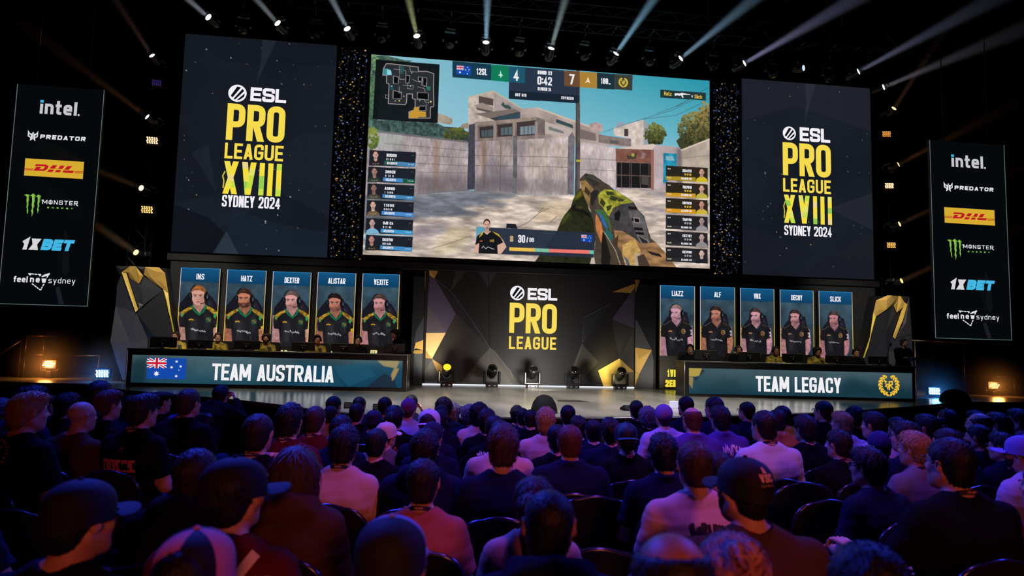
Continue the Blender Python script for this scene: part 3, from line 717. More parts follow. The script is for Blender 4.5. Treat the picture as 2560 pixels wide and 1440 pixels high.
def hair_mesh(style, h):
    """hair in head space: origin at the head centre, face towards +y"""
    key = (style, h)
    if key in _hr: return _hr[key]
    S = Sdf((-.19, -.24, -.36 if style in ('long', 'tail') else -.17), (.19, .16, .20), h)
    t = {'short': .011, 'buzz': .004, 'messy': .015, 'side': .011, 'long': .018, 'curly': .030, 'bun': .012, 'ring': .009, 'tail': .013, 'slick': .012}[style]
    S.ell((0, -.016, .022), (.076 + t, .096 + t, .083 + t * 1.1), 0)
    a, bb = (.062, -.128) if style not in ('ring', 'buzz') else (.062, -.112)
    S.ell((0, -.050, -.052), (.060 + t, .050 + t * .8, .066), .03)
    if style in ('messy', 'side', 'slick'): S.ell((.018 if style == 'side' else 0, .030, .078), (.062, .066, .040), .03)
    # hairline: forehead down to the nape, with sideburns left in front of the ears
    y0, z0, y1, z1 = .088, a, -.085, bb
    n = np.array((0, z0 - z1, -(y0 - y1))); S.cut((0, y0, z0), n, .012)
    if style == 'ring': S.ell((0, .015, .095), (.074, .105, .062), .02, sub=True)
    if style in ('long', 'tail'):
        if style == 'long':
            S.cap((0, -.065, .0), (0, -.085, -.20), .088, .075, .05, sc=(1.12, .62, 1)); S.cap((.075, -.02, .02), (.085, -.03, -.19), .030, .034, .04); S.cap((-.075, -.02, .02), (-.085, -.03, -.19), .030, .034, .04)
        else:
            S.ell((0, -.125, .02), (.035, .035, .035), .03); S.cap((0, -.145, .01), (0, -.15, -.22), .036, .020, .03, sc=(1.2, .8, 1))
    if style == 'bun': S.ell((0, -.10, .085), (.042, .042, .040), .02)
    for x in (-1, 1):
        if style not in ('long',): S.ell((.100 * x, -.004, -.012), (.026, .026, .040), .006, sub=True)     # room for the ears
    V, Q = S.mesh(); V = relax(V, Q, 1, .4); N = normals(V, Q)
    c = V - np.array((.01, -.055, .085)); ph = np.arctan2(c[:, 0], -c[:, 1]); r = np.linalg.norm(c, axis=1); rg = np.random.default_rng(len(style))
    f = sum(np.sin(ph * k + rg.random() * 6 + r * q) * w for k, q, w in ((9, 20, .5), (17, 35, .5), (31, -25, .45), (53, 30, .3))) * np.clip(r * 25, 0, 1)
    am = {'short': .0022, 'buzz': .0006, 'messy': .004, 'side': .0030, 'long': .0030, 'curly': .002, 'bun': .002, 'ring': .001, 'tail': .0022, 'slick': .0024}[style]
    V = V + N * (f * am)[:, None]
    if style == 'curly': V = V + N * (np.abs(wob(V, 130, 2)) * .013)[:, None]
    if style == 'messy': V = V + N * (np.maximum(wob(V, 150, 6), 0) * .006 * np.clip((V[:, 2] - .03) * 20, 0, 1))[:, None]
    V, Q = tufts(V, Q, style); me = mesh_np('hair', V, Q, None); me.materials.append(None); _hr[key] = me; return me
def cap_crown(two=0):
    """baseball cap crown; two>0 alternates panel colours (material slots 0/1)"""
    key = ('cap', two)
    if key in _hr: return _hr[key]
    mb = MB(); n, m = 36, 10; vs = []
    for i in range(m + 1):
        th = math.pi / 2 * i / m
        for k in range(n):
            a = 2 * math.pi * k / n; seam = 1 - .012 * (k % 6 == 0)
            rx, ry, rz = .094, .114, .090
            vs.append((rx * math.sin(th) * math.sin(a) * seam, -.014 + ry * math.sin(th) * math.cos(a) * seam, .032 + rz * math.cos(th) ** .85 if i else .032 + rz))
    for k in range(n):
        a = 2 * math.pi * k / n; vs.append((.095 * math.sin(a), -.014 + .115 * math.cos(a), -.006 - .028 * max(0, -math.cos(a))))
    for i in range(m + 1):
        for k in range(n):
            if two == 1: mb.cur = (k // 6) % 2
            elif two == 2: mb.cur = 0 if k in list(range(0, 9)) + list(range(27, 36)) else 1
            mb._add([vs[i * n + k], vs[i * n + (k + 1) % n], vs[(i + 1) * n + (k + 1) % n], vs[(i + 1) * n + k]], [[3, 2, 1, 0]], True)
    mb.cur = 0; me = mb.mesh('cap', [mat('cap_black', (18, 18, 26), .75), mat('cap_dark', (18, 18, 26), .75)]); _hr[key] = me; return me
def cap_brim():
    if 'brim' in _hr: return _hr['brim']
    S = Sdf((-.13, .03, -.04), (.13, .24, .05), .006); S.ell((0, .105, .010), (.088, .095, .05), .0)
    T = Sdf((-.13, .03, -.04), (.13, .24, .05), .006); T.ell((0, .105, .004), (.082, .089, .047), .0)
    g = np.meshgrid(*S.ax, indexing='ij', sparse=True)
    sheet = np.abs(g[2] - (.012 - .0 * g[1] - 2.2 * g[0] ** 2)) - .0045; rim = np.sqrt((g[0] / .092) ** 2 + ((g[1] - .088) / .100) ** 2) - 1
    S.F = np.maximum(sheet, rim * .09); S.cut((0, .07, 0), (0, -1, 0)); V, Q = S.mesh(); V = relax(V, Q, 1)
    me = mesh_np('brim', V, Q, None); me.materials.append(None); _hr['brim'] = me; return me
def beanie_mesh():
    if 'beanie' in _hr: return _hr['beanie']
    S = Sdf((-.14, -.16, -.08), (.14, .14, .17), .008); S.ell((0, -.014, .030), (.094, .114, .100), 0); S.cut((0, 0, -.005), (0, .25, -1))
    V, Q = S.mesh(); N = normals(V, Q); V = V + N * (wob(V, 60, 5) * .003)[:, None]
    me = mesh_np('beanie', V, Q, None); me.materials.append(None); _hr['beanie'] = me; return me
def glasses_mesh():
    if 'gl' in _hr: return _hr['gl']
    mb = MB()
    for x in (-1, 1):
        mb.tube([(x * .034 + .025 * math.cos(a), .098, .002 + .019 * math.sin(a)) for a in np.linspace(0, 2 * math.pi, 15)[:-1]], .0024, 5, True)
        mb.tube([(x * .059, .098, .008), (x * .082, .075, .008), (x * .090, -.004, .008), (x * .088, -.02, -.006)], .0022, 5)
    mb.tube([(-.010, .100, .006), (.010, .100, .006)], .002, 5); me = mb.mesh('glasses', mat('glasses_black', (20, 20, 24), .3)); _hr['gl'] = me; return me
def headset_mesh():
    if 'hs' in _hr: return _hr['hs']
    mb = MB(); mb.tube([(.101 * math.cos(a), -.012, -.005 + .125 * math.sin(a)) for a in np.linspace(0, math.pi, 15)], .010, 8)
    for x in (-1, 1): mb.lathe([(.0, 0), (.034, .0), (.042, .012), (.042, .03), (.030, .038), (0, .038)], (.076 * x, -.006, -.012), (x, 0, 0), 16)
    mb.tube([(-.105, .0, -.03), (-.10, .06, -.062), (-.05, .112, -.07)], .004, 6); me = mb.mesh('headset', mat('headset_black', (22, 22, 26), .4)); _hr['hs'] = me; return me
def lanyard_mesh(b=1.0):
    if ('ly', b) in _hr: return _hr['ly', b]
    J = joints('sit', 'lap', b); nb = J['nb']; mb = MB(); n = 24; A = []
    for i in range(n):
        a = 2 * math.pi * i / n
        for dz, dr in ((-.011, .004), (.011, -.002)): A.append(((.071 + dr) * math.sin(a) * 1.02, nb[1] + .010 - (.070 + dr) * math.cos(a) * (1 if math.cos(a) > 0 else 1.25), nb[2] + .050 - .034 * (1 - math.cos(a)) + dz))
    fs = [[2 * i, 2 * ((i + 1) % n), 2 * ((i + 1) % n) + 1, 2 * i + 1] for i in range(n)]; mb._add(A, fs, True)
    me = mb.mesh('lanyard', mat('lanyard_black', (16, 16, 22), .6), False)
    t = MB(); y = nb[1] + .010 - .0775
    for k in range(5): t.box((-.020 + .009 * k, y + .0010 * abs(k - 2), nb[2] + .050), (.005, .002, .011 if k % 2 else .008))
    me2 = t.mesh('lanyard_print', mat('lanyard_print', (235, 170, 140), .6), False)
    _hr['ly', b] = (me, me2); return _hr['ly', b]
def eye_mesh(x):
    if ('eye', x) in _hr: return _hr['eye', x]
    mb = MB(); mb.ball((.031 * x, .0775, 0), .0118, 12, 8); mb.cur = 1; mb.ball((.031 * x, .0818, -.001), .0082, 10, 6)
    mb.tube([(x * .016, .0985, .015), (x * .031, .0985, .018), (x * .046, .0895, .014)], .0035, 5)
    me = mb.mesh('eye', [mat('eye_white', (150, 140, 136), .4), mat('iris_and_brow', (30, 22, 18), .35)]); _hr['eye', x] = me; return me
def beard_mesh():
    if 'brd' in _hr: return _hr['brd']
    S = Sdf((-.1, -.05, -.16), (.1, .13, .03), .006); S.ell((0, .036, -.060), (.0655, .065, .074), .0); S.ell((0, .058, -.104), (.036, .034, .026), .02)
    S.ell((0, .105, -.005), (.052, .05, .055), .01, sub=True); S.ell((0, .115, -.068), (.022, .03, .010), .006, sub=True); S.cut((0, -.01, 0), (0, -1, .25)); S.cut((0, 0, -.012), (0, 0, 1))
    V, Q = S.mesh(); N = normals(V, Q); V = V + N * (wob(V, 160, 5) * .002)[:, None]; me = mesh_np('beard', V, Q, None); me.materials.append(None); _hr['brd'] = me; return me

SKIN = {'fair': (205, 150, 125), 'tan': (175, 118, 92), 'brown': (120, 78, 58)}
HAIR = {'black': (15, 12, 13), 'dark': (30, 22, 20), 'brown': (62, 42, 30), 'red': (92, 50, 32), 'blond': (170, 130, 80), 'grey': (130, 125, 125), 'pink': (190, 130, 130)}
CLOTH = {'black': (17, 17, 21), 'navy': (22, 28, 52), 'charcoal': (40, 40, 46), 'white': (205, 200, 200), 'pink': (212, 168, 160), 'lavender': (190, 180, 215), 'maroon': (98, 34, 34), 'brown': (82, 58, 46), 'grey': (110, 108, 112), 'purple': (86, 66, 140), 'orange': (190, 110, 60), 'denim': (34, 46, 78), 'teal': (22, 70, 74), 'rose': (176, 96, 92), 'gold': (176, 140, 34)}
def cloth(c): return mat('cloth_' + c, CLOTH[c], .9, 0, .08, bump=.10, bscale=260)
def setmat(o, m, slot=0): o.material_slots[slot].link = 'OBJECT'; o.material_slots[slot].material = m
NPERSON = 0
def person(loc, rz, label, scale=1.0, pose='sit', arms='lap', build=1.0, yaw=0.0, pitch=0.0, hair='short', hc='dark', top='tee', tc='black', legs='denim', skin='fair', hat=None, hatc=((18, 18, 26), (18, 18, 26)), brim=0, glasses=False, headset=False, beard=False, lanyard=False, h=.016, group=None, legs_on=True):
    """one person: continuous body mesh with hair, clothing and accessories as its parts"""
    global NPERSON; NPERSON += 1
    yr = math.radians(yaw); pr = math.radians(pitch)
    me, piv, R, H = body_mesh(pose, arms, build, yr, h, pr)
    o = link('person', me, None, loc, (0, 0, rz)); o.scale = (scale,) * 3; tag(o, label, 'person', group)
    setmat(o, mat('skin_' + skin, SKIN[skin], .5, 0, .4, bump=.06, bscale=300))
    hp = tuple(H((0, 0, 0))); hrot_e = Matrix(R.tolist()).to_euler()
    def on_head(name, m): return link(name, m, o, hp, hrot_e)
    if hat and hair: hair = 'buzz'
    if hair and hair != 'bald':
        q = on_head('hair', hair_mesh(hair, min(h, .010) if h < .012 else .010)); setmat(q, mat('hair_' + hc, HAIR[hc], .5, 0, .35, bump=.6, bscale=110, stretch=(1, 1, .3)))
    if abs(yaw) > 14 or headset or pose != 'sit':
        for x in (-1, 1): on_head('eye', eye_mesh(x))
    if beard: q = on_head('beard', beard_mesh()); setmat(q, mat('hair_' + hc, HAIR[hc], .38))
    if glasses: on_head('glasses', glasses_mesh())
    if headset: on_head('headset', headset_mesh())
    if hat in ('cap', 'cap_panels', 'cap_two'):
        c = on_head('cap', cap_crown({'cap': 0, 'cap_panels': 1, 'cap_two': 2}[hat])); Rb = Matrix(R.tolist()) @ Matrix.Rotation(math.radians(brim), 3, 'Z'); c.rotation_euler = Rb.to_euler()
        m1 = mat('cap_%d_%d_%d' % hatc[0], hatc[0], .75); setmat(c, m1, 0); setmat(c, mat('cap_%d_%d_%d' % hatc[1], hatc[1], .75), 1)
        q = link('brim', cap_brim(), c); setmat(q, m1); mbt = MB().ball((0, -.014, .125), .009, 8, 5, (1, 1, .6)); q = mbt.build('button', m1, c)
    elif hat == 'beanie':
        q = on_head('beanie', beanie_mesh()); setmat(q, mat('beanie_%d_%d_%d' % hatc[0], hatc[0], .9))
    elif hat == 'flat':
        S = MB(); S.lathe([(0, .105), (.06, .103), (.112, .085), (.125, .066), (.112, .052), (.096, .04)], (0, -.01, 0), (0, 0, 1), 20); q = S.build('flat_cap', mat('flat_cap_wool', (20, 20, 24), .9), o, hp, hrot_e); q.scale = (1, 1.15, 1)
    names = {'tee': 't_shirt', 'polo': 'polo_shirt', 'hood': 'hoodie', 'jacket': 'jacket'}
    sh = link(names[top], shirt_mesh(top, pose, arms, build, h), o); setmat(sh, cloth(tc) if isinstance(tc, str) else tc)
    if legs_on:
        q = link('trousers', trouser_mesh(pose, build, .02), o); setmat(q, cloth(legs))
        for x in (-1, 1): q = link('shoe', shoe_mesh(pose, x), o); setmat(q, mat('shoe_black', (20, 20, 22), .6))
    if lanyard and pose == 'sit':
        a, c = lanyard_mesh(build); q = link('lanyard', a, o); link('lanyard_print', c, q)
    o['_shirt'] = sh.name
    return o, sh
def back_print(o, sh, polys, cx, cz, m):
    """lettering or a motif printed on the back of a shirt: flat shapes laid onto the cloth"""
    me = sh.data; bv = BVHTree.FromPolygons([v.co for v in me.vertices], [p.vertices for p in me.polygons]); vs = []; fs = []
    for p in polys:
        P = [(cx + a, cz + b) for a, b in p]
        if len(P) == 4:                     # split long strokes so that they follow the cloth
            L = max(math.dist(P[0], P[1]), math.dist(P[3], P[2])); k = max(1, int(L / .02))
            quads = [[tuple(np.array(P[0]) + (np.array(P[1]) - P[0]) * i / k), tuple(np.array(P[0]) + (np.array(P[1]) - P[0]) * (i + 1) / k), tuple(np.array(P[3]) + (np.array(P[2]) - P[3]) * (i + 1) / k), tuple(np.array(P[3]) + (np.array(P[2]) - P[3]) * i / k)] for i in range(k)]
        else: quads = [P]
        for q in quads:
            n = len(vs)
            for x, z in q:
                hit = bv.ray_cast(Vector((x, -1, z)), Vector((0, 1, 0)))[0]; vs.append((x, (hit.y if hit else -.17) - .0035, z))
            fs.append(list(range(n, n + len(q))))
    me2 = bpy.data.meshes.new('print'); me2.from_pydata(vs, [], fs); me2.materials.append(m); me2.update(); return link('back_print', me2, sh)

# ------------------------------------------------------------------ audience chairs
def _outline(w, z0, z1, r, n=8):
    pts = [(-w, z0), (-w, z1 - r)]
    for i in range(1, n + 1): a = math.pi - math.pi / 2 * i / n; pts.append((-w + r + r * math.cos(a) * 1.0, z1 - r + r * math.sin(a) * 1.0))
    # a gently bowed top edge
    for i in range(1, 6): t = i / 6; pts.append((-(w - r) + 2 * (w - r) * t, z1 + .018 * math.sin(math.pi * t)))
    for i in range(n + 1): a = math.pi / 2 - math.pi / 2 * i / n; pts.append((w - r + r * math.cos(a), z1 - r + r * math.sin(a)))
    return pts + [(w, z0)]
def make_chair(loc, rz, label, group):
    o = empty('padded_chair', loc, rz, label, 'chair', group); fab = mat('chair_fabric', (15, 15, 18), .8, 0, .3, bump=.2, bscale=200); met = mat('chair_frame', (70, 70, 86), .22, 0.8, .6)
    def tilt(x, z, d=0.0): return (x, -.225 - .14 * (z - .46) + d, z)
    mb = MB(); P = _outline(.225, .47, .855, .13); n = len(P)
    F = [tilt(x, z, -.022) for x, z in P]; B = [tilt(x * .97, .47 + (z - .47) * .985, .026) for x, z in P]
    mb._add(F, [list(range(n))]); mb._add(B, [list(range(n))[::-1]]); mb._add(F + B, [[i, (i + 1) % n, n + (i + 1) % n, n + i] for i in range(n)], False); mb.build('backrest', fab, o)
    mb = MB(); mb.tube([tilt(x * 1.03, z + .006, -.004) for x, z in _outline(.225, .40, .855, .13)], .013, 8); mb.build('back_frame', met, o)
    mb = MB(); mb.box((0, -.0, .435), (.45, .44, .06), .022); mb.build('seat', fab, o)
    mb = MB(); mb.tube([(-.225, -.21, .40), (-.225, .21, .40), (.225, .21, .40), (.225, -.21, .40)], .011, 8, True); mb.build('seat_frame', met, o)
    for x in (-1, 1):
        for y, y2 in ((.20, .23), (-.21, -.27)):
            mb = MB(); mb.tube([(x * .228, y, .41), (x * .232, y2, .008)], .011, 8); mb.lathe([(.014, 0), (.014, .022)], (x * .232, y2, .0), (0, 0, 1), 8); mb.build('leg', met, o)
    return o
CHAIR0 = None
def chair(loc, rz, label, group='padded audience chairs'):
    global CHAIR0
    if CHAIR0 is None: CHAIR0 = make_chair(loc, rz, label, group); return CHAIR0
    c = copy_tree(CHAIR0); c.location = loc; c.rotation_euler = (0, 0, rz); c['label'] = label; c['group'] = group; return c

# ------------------------------------------------------------------ the hall
BLK = mat('hall_black', (9, 9, 11), .95, 0, .1)
def fz(y): return -0.03 * y                      # the audience floor falls gently towards the stage
def wall(name, pts, d):
    mb = MB().prism(pts, d); o = mb.build(name, BLK); return tag(o, None, None, None, 'structure')
FLOORM = mat('floor_carpet', (10, 10, 13), .9, 0, .2, bump=.3, bscale=120)
tag(MB().prism([(-16, -9, fz(-9)), (21, -9, fz(-9)), (21, 19, fz(19)), (-16, 19, fz(19))], (0, 0, -.2)).build('floor', FLOORM), kind='structure')
wall('wall_left', [(-16, -9, -.6), (-16, 19, -.6), (-16, 19, 12.5), (-16, -9, 12.5)], (-.2, 0, 0))
wall('wall_right', [(21, -9, -.6), (21, 19, -.6), (21, 19, 12.5), (21, -9, 12.5)], (.2, 0, 0))
wall('wall_rear', [(-16, -9, -.6), (21, -9, -.6), (21, -9, 12.5), (-16, -9, 12.5)], (0, -.2, 0))
wall('wall_back', [(-16, 19, -.6), (21, 19, -.6), (21, 19, 12.5), (-16, 19, 12.5)], (0, .2, 0))
wall('ceiling', [(-16, -9, 12.5), (21, -9, 12.5), (21, 19, 12.5), (-16, 19, 12.5)], (0, 0, .2))

# ------------------------------------------------------------------ the stage
ZS = 0.702
EDGE = [(-15.8, 16.4), (-8.7, 15.55), (-6.85, 15.2), (-5.4, 13.6), (-3.1, 11.9), (-2.15, 11.0), (-1.4, 10.15), (-.7, 9.65), (.2, 9.42), (1.3, 9.45), (2.6, 9.6), (3.9, 9.85), (5.1, 10.25), (7.0, 10.95), (9.7, 12.4), (11.7, 13.7), (13.6, 13.95), (20.8, 14.2)]
st = empty('stage', (2.9, 14, fz(14)), 0, 'low black stage with a curved glossy grey deck', 'stage')
DECK = mat('stage_deck', (104, 102, 98), .22, 0, .5, noise=.30, nscale=1.6, stretch=(1, .35, 1), bump=.02, bscale=5)
def stagepoly(grow, z): return [(x, y - grow, z) for x, y in EDGE] + [(20.8, 18.9, z), (-15.8, 18.9, z)]
def child_at(o, parent): o.parent = parent; o.matrix_parent_inverse = parent.matrix_basis.inverted(); return o
child_at(MB().prism(stagepoly(0, ZS), (0, 0, -.05)).build('deck', DECK), st)
mb = MB(); SK = [(x, y + .04, 0) for x, y in EDGE]
for i in range(len(SK) - 1):
    a, b = SK[i], SK[i + 1]; mb.prism([(a[0], a[1], fz(a[1]) - .0), (b[0], b[1], fz(b[1]) - .0), (b[0], b[1], ZS - .05), (a[0], a[1], ZS - .05)], (0, .03, 0))
child_at(mb.build('skirt', mat('stage_skirt', (8, 8, 10), .9, 0, .15)), st)
mb = MB(); mb.tube([(x, y - .012, ZS - .02) for x, y in EDGE], .014, 6)
child_at(mb.build('edge_trim', mat('edge_metal', (70, 72, 84), .3, .8)), st)

# ------------------------------------------------------------------ LED screens over the stage
P17 = Plane((0, 17, 0)); CAB = mat('cabinet_black', (13, 14, 18), .55, 0, .3)
WHITE, YEL = (242, 240, 246), (246, 218, 78)
def esl(art, c, r, e, p, l, ly=2, gold=YEL):
    """round badge with three slanted bars, then ESL / PRO / LEAGUE"""
    art.disc(*c, r, WHITE, ly, 32); cx, cz = art.pl.loc(*c)
    def rp(pts, col): art.lo([(cx + (a * .80 + b * .60) * r, cz + (-a * .60 + b * .80) * r) if False else (cx + a * r, cz + b * r) for a, b in pts], col, ly + 1)
    K = (16, 18, 24)
    rp([(-.05, .80), (.38, .70), (-.50, -.52), (-.66, -.40), (-.70, -.30)], K); rp([(.52, .56), (.74, .30), (-.22, -.76), (-.40, -.66)], K); rp([(.80, .06), (.76, -.34), (.30, -.74), (-.06, -.84)], K)
    rp([(.40, .78), (.58, .62), (-.38, -.68), (-.54, -.58)], WHITE); rp([(.74, .34), (.84, .14), (-.06, -.84), (-.24, -.80)], WHITE)
    art.text('ESL', e[0], e[1], WHITE, ly, wr=.95, t=.22, r=.13)
    art.text('PRO', p[0], p[1], gold, ly, wr=.50, t=.165, r=.24); art.text('LEAGUE', l[0], l[1], gold, ly, wr=.56, t=.165, r=.22)
def led_screen(name, label, corners, canvas_fn, art_fn, res, grow=.0, cab=.14):
    rc = rect_px(P17, corners); o = empty(name, ((rc[0] + rc[1]) / 2, 17, rc[2]), 0, label, 'screen')
    cv = Canvas(P17, rc, res); canvas_fn(cv); child_at(cv.build('display'), o)
    ar = Art(P17); art_fn(ar); child_at(ar.build('graphics'), o)
    child_at(panel_box('cabinet', P17, rc, cab, CAB, o, grow, -.003), o)
    for f in (.15, .85): x = rc[0] + (rc[1] - rc[0]) * f; child_at(MB().box((x, 17.22, (ZS + rc[3]) / 2), (.12, .12, rc[3] - ZS)).build('support_post', CAB), o)
    return o
def dark_bg(facets, seed, speck):
    def f(cv):
        n = cv.noise(cv.w * .6, 3, seed=seed); base = np.array((24, 29, 38)) / 255
        cv.a[:] = base * (.75 + .5 * n[..., None])
        for pts, c, al in facets: cv.poly(pts, c, al)
        cv.a *= (1 - .06 * ((cv.gx % (cv.res * .5)) < 1) - .05 * ((cv.gy % (cv.res * .5)) < 1))[..., None]
        r = np.random.default_rng(seed)
        for _ in range(speck):
            y, x = r.integers(2, cv.h - 3), r.integers(2, cv.w - 3); c = np.array([(.9, .9, .95), (.6, .8, .75), (.95, .9, .6)][r.integers(3)]) * r.uniform(.1, .75)
            cv.a[y:y + 1 + r.integers(2), x:x + 1 + r.integers(2)] = c
    return f
def roman_col(seed):
    r = np.random.default_rng(seed)
    def f(q): return [(240, 220, 70), (190, 220, 80), (225, 225, 100), (160, 205, 75), (235, 215, 130), (245, 225, 60)][r.integers(6)]
    return f
def shards(art, t, bl, tr, ly, seed):
    """letters filled with a faceted yellow-green pattern"""
    a, b = art.pl.loc(*bl), art.pl.loc(*tr); r = np.random.default_rng(seed); C = [(246, 222, 60), (238, 222, 80), (196, 222, 70), (150, 205, 80), (226, 226, 110), (236, 214, 140)]
    for q in text_polys(t, a[0], b[0], a[1], b[1], wr=.42, t=.15, r=.1):
        q = np.array(q); n = 5
        for i in range(n):
            t0, t1 = i / n, (i + 1) / n; L = lambda u, w, s: tuple(q[u] + (q[w] - q[u]) * s)
            e0, e1 = ((0, 3), (1, 2)) if np.linalg.norm(q[0] - q[3]) > np.linalg.norm(q[0] - q[1]) else ((0, 1), (3, 2))
            j = r.uniform(-.04, .04)
            art.lo([L(*e0, t0), L(*e1, t0), L(*e1, t1), L(*e0, t1)], C[r.choice(6, p=[.4, .2, .15, .1, .1, .05])], ly)
def left_art(a):
    esl(a, (593.9, 233.5), .216, ((625.5, 252.5), (717, 224.5)), ((564.3, 349.3), (715, 268)), ((561, 395.7), (709.5, 365.5)))
    shards(a, 'XVIII', (556, 484), (705.5, 410.5), 2, 3); a.text('SYDNEY 2024', (554.3, 516.3), (701.4, 494.5), WHITE, 2, wr=.45, t=.15)
    a.line([(563, 428), (557, 440), (560, 452), (558, 470)], .03, (200, 190, 60), 2)
def right_art(a):
    esl(a, (1972.8, 333.5), .190, ((1999, 352.7), (2074.5, 323.5)), ((1957, 437.7), (2076, 363.5)), ((1957.5, 479), (2076.2, 452)))
    shards(a, 'XVIII', (1960, 556.6), (2078.6, 493), 2, 4); a.text('SYDNEY 2024', (1960.3, 587.5), (2078.6, 568.5), WHITE, 2, wr=.45, t=.15)
    a.line([(1963, 503), (1959, 515), (1961, 528), (1960, 545)], .03, (200, 190, 60), 2)
LF = [([(465, 85), (843, 113), (838, 165), (560, 155)], (20, 24, 32), .8), ([(655, 98), (690, 102), (640, 208), (652, 150)], (40, 44, 54), .7), ([(433, 507), (525, 544), (585, 520), (640, 400), (760, 330), (838, 330), (826, 545), (700, 480), (430, 640)], (28, 36, 48), .5), ([(433, 507), (525, 544), (560, 580), (540, 640), (424, 634)], (16, 19, 26), .85), ([(566, 576), (600, 640), (528, 637)], (44, 54, 66), .9), ([(585, 520), (700, 560), (826, 580), (818, 640), (600, 638), (566, 576)], (26, 36, 50), .6), ([(450, 310), (500, 370), (545, 480), (433, 507)], (20, 23, 30), .6), ([(480, 380), (520, 360), (540, 480)], (36, 40, 50), .5)]
RF = [([(1856, 197), (2175, 220), (2176, 330), (1990, 265), (1860, 300)], (36, 36, 46), .6), ([(2010, 205), (2037, 210), (2010, 310), (2015, 250)], (48, 50, 60), .6), ([(2070, 520), (2180, 574), (2069, 640), (2185, 650), (2184, 480)], (44, 46, 56), .5), ([(1856, 560), (2060, 640), (1856, 690)], (26, 29, 38), .6), ([(2069, 640), (2180, 574), (2185, 700), (2000, 690)], (26, 28, 36), .8)]
led_screen('led_screen', 'tall dark LED screen with yellow league lettering left of the game picture', [(465, 85), (843, 113), (818, 640), (425, 633)], dark_bg(LF, 3, 70), left_art, 60)
led_screen('led_screen', 'tall dark LED screen with yellow league lettering right of the game picture', [(1855, 197), (2175, 220), (2185, 700), (1855, 685)], dark_bg(RF, 8, 55), right_art, 60)
# panels of sparkling lights on both sides of the game picture
def curtain(label, corners, seed):
    rc = rect_px(P17, corners); o = empty('sparkle_panel', ((rc[0] + rc[1]) / 2, 17, rc[2]), 0, label, 'light panel', 'sparkling light panels beside the game picture')
    pb = panel_box('back_panel', P17, rc, .08, CAB, o, 0, -.06); child_at(pb, o); child_at(MB().box(((rc[0] + rc[1]) / 2, 17.2, (ZS + rc[3]) / 2), (.12, .12, rc[3] - ZS)).build('support_post', CAB), o); r = np.random.default_rng(seed); a = Art(P17, -.05)
    for k in range(5):      # vertical strips that carry the bulbs
        s = rc[0] + (rc[1] - rc[0]) * (k + .5) / 5; a.lo([(s - .012, rc[2]), (s + .012, rc[2]), (s + .012, rc[3]), (s - .012, rc[3])], (12, 13, 17), 0)
    for _ in range(900):
        s, z = r.uniform(rc[0], rc[1]), rc[2] + (rc[3] - rc[2]) * r.random(); d = r.uniform(.007, .018); c = [(250, 200, 60), (120, 150, 210), (70, 90, 150), (235, 170, 50), (150, 160, 180)][r.choice(5, p=[.2, .25, .35, .1, .1])]
        k = r.uniform(.1, 1) ** 2.0; a.lo([(s - d, z - d), (s + d, z - d), (s + d * 1.2, z + d), (s - d, z + d)], tuple(x * k for x in c), 1)
    g = a.build('sparkles'); tag(g, kind='stuff'); child_at(g, o); return o
curtain('dark panel of yellow and blue sparkles left of the game picture', [(848, 118), (924, 124), (900, 650), (822, 642)], 5)
curtain('dark panel of yellow and blue sparkles right of the game picture', [(1784, 203), (1850, 208), (1850, 688), (1786, 682)], 6)
# black beam under the big screens
mb = MB(); q = [P17.loc(428, 640), P17.loc(2188, 708)]; mb.box(((q[0][0] + q[1][0]) / 2, 16.97, 3.61), (q[1][0] - q[0][0] + .1, .2, .165), .01)
tag(mb.build('set_beam', mat('beam_black', (15, 17, 24), .6)), 'long black beam running under the three big screens', 'beam')

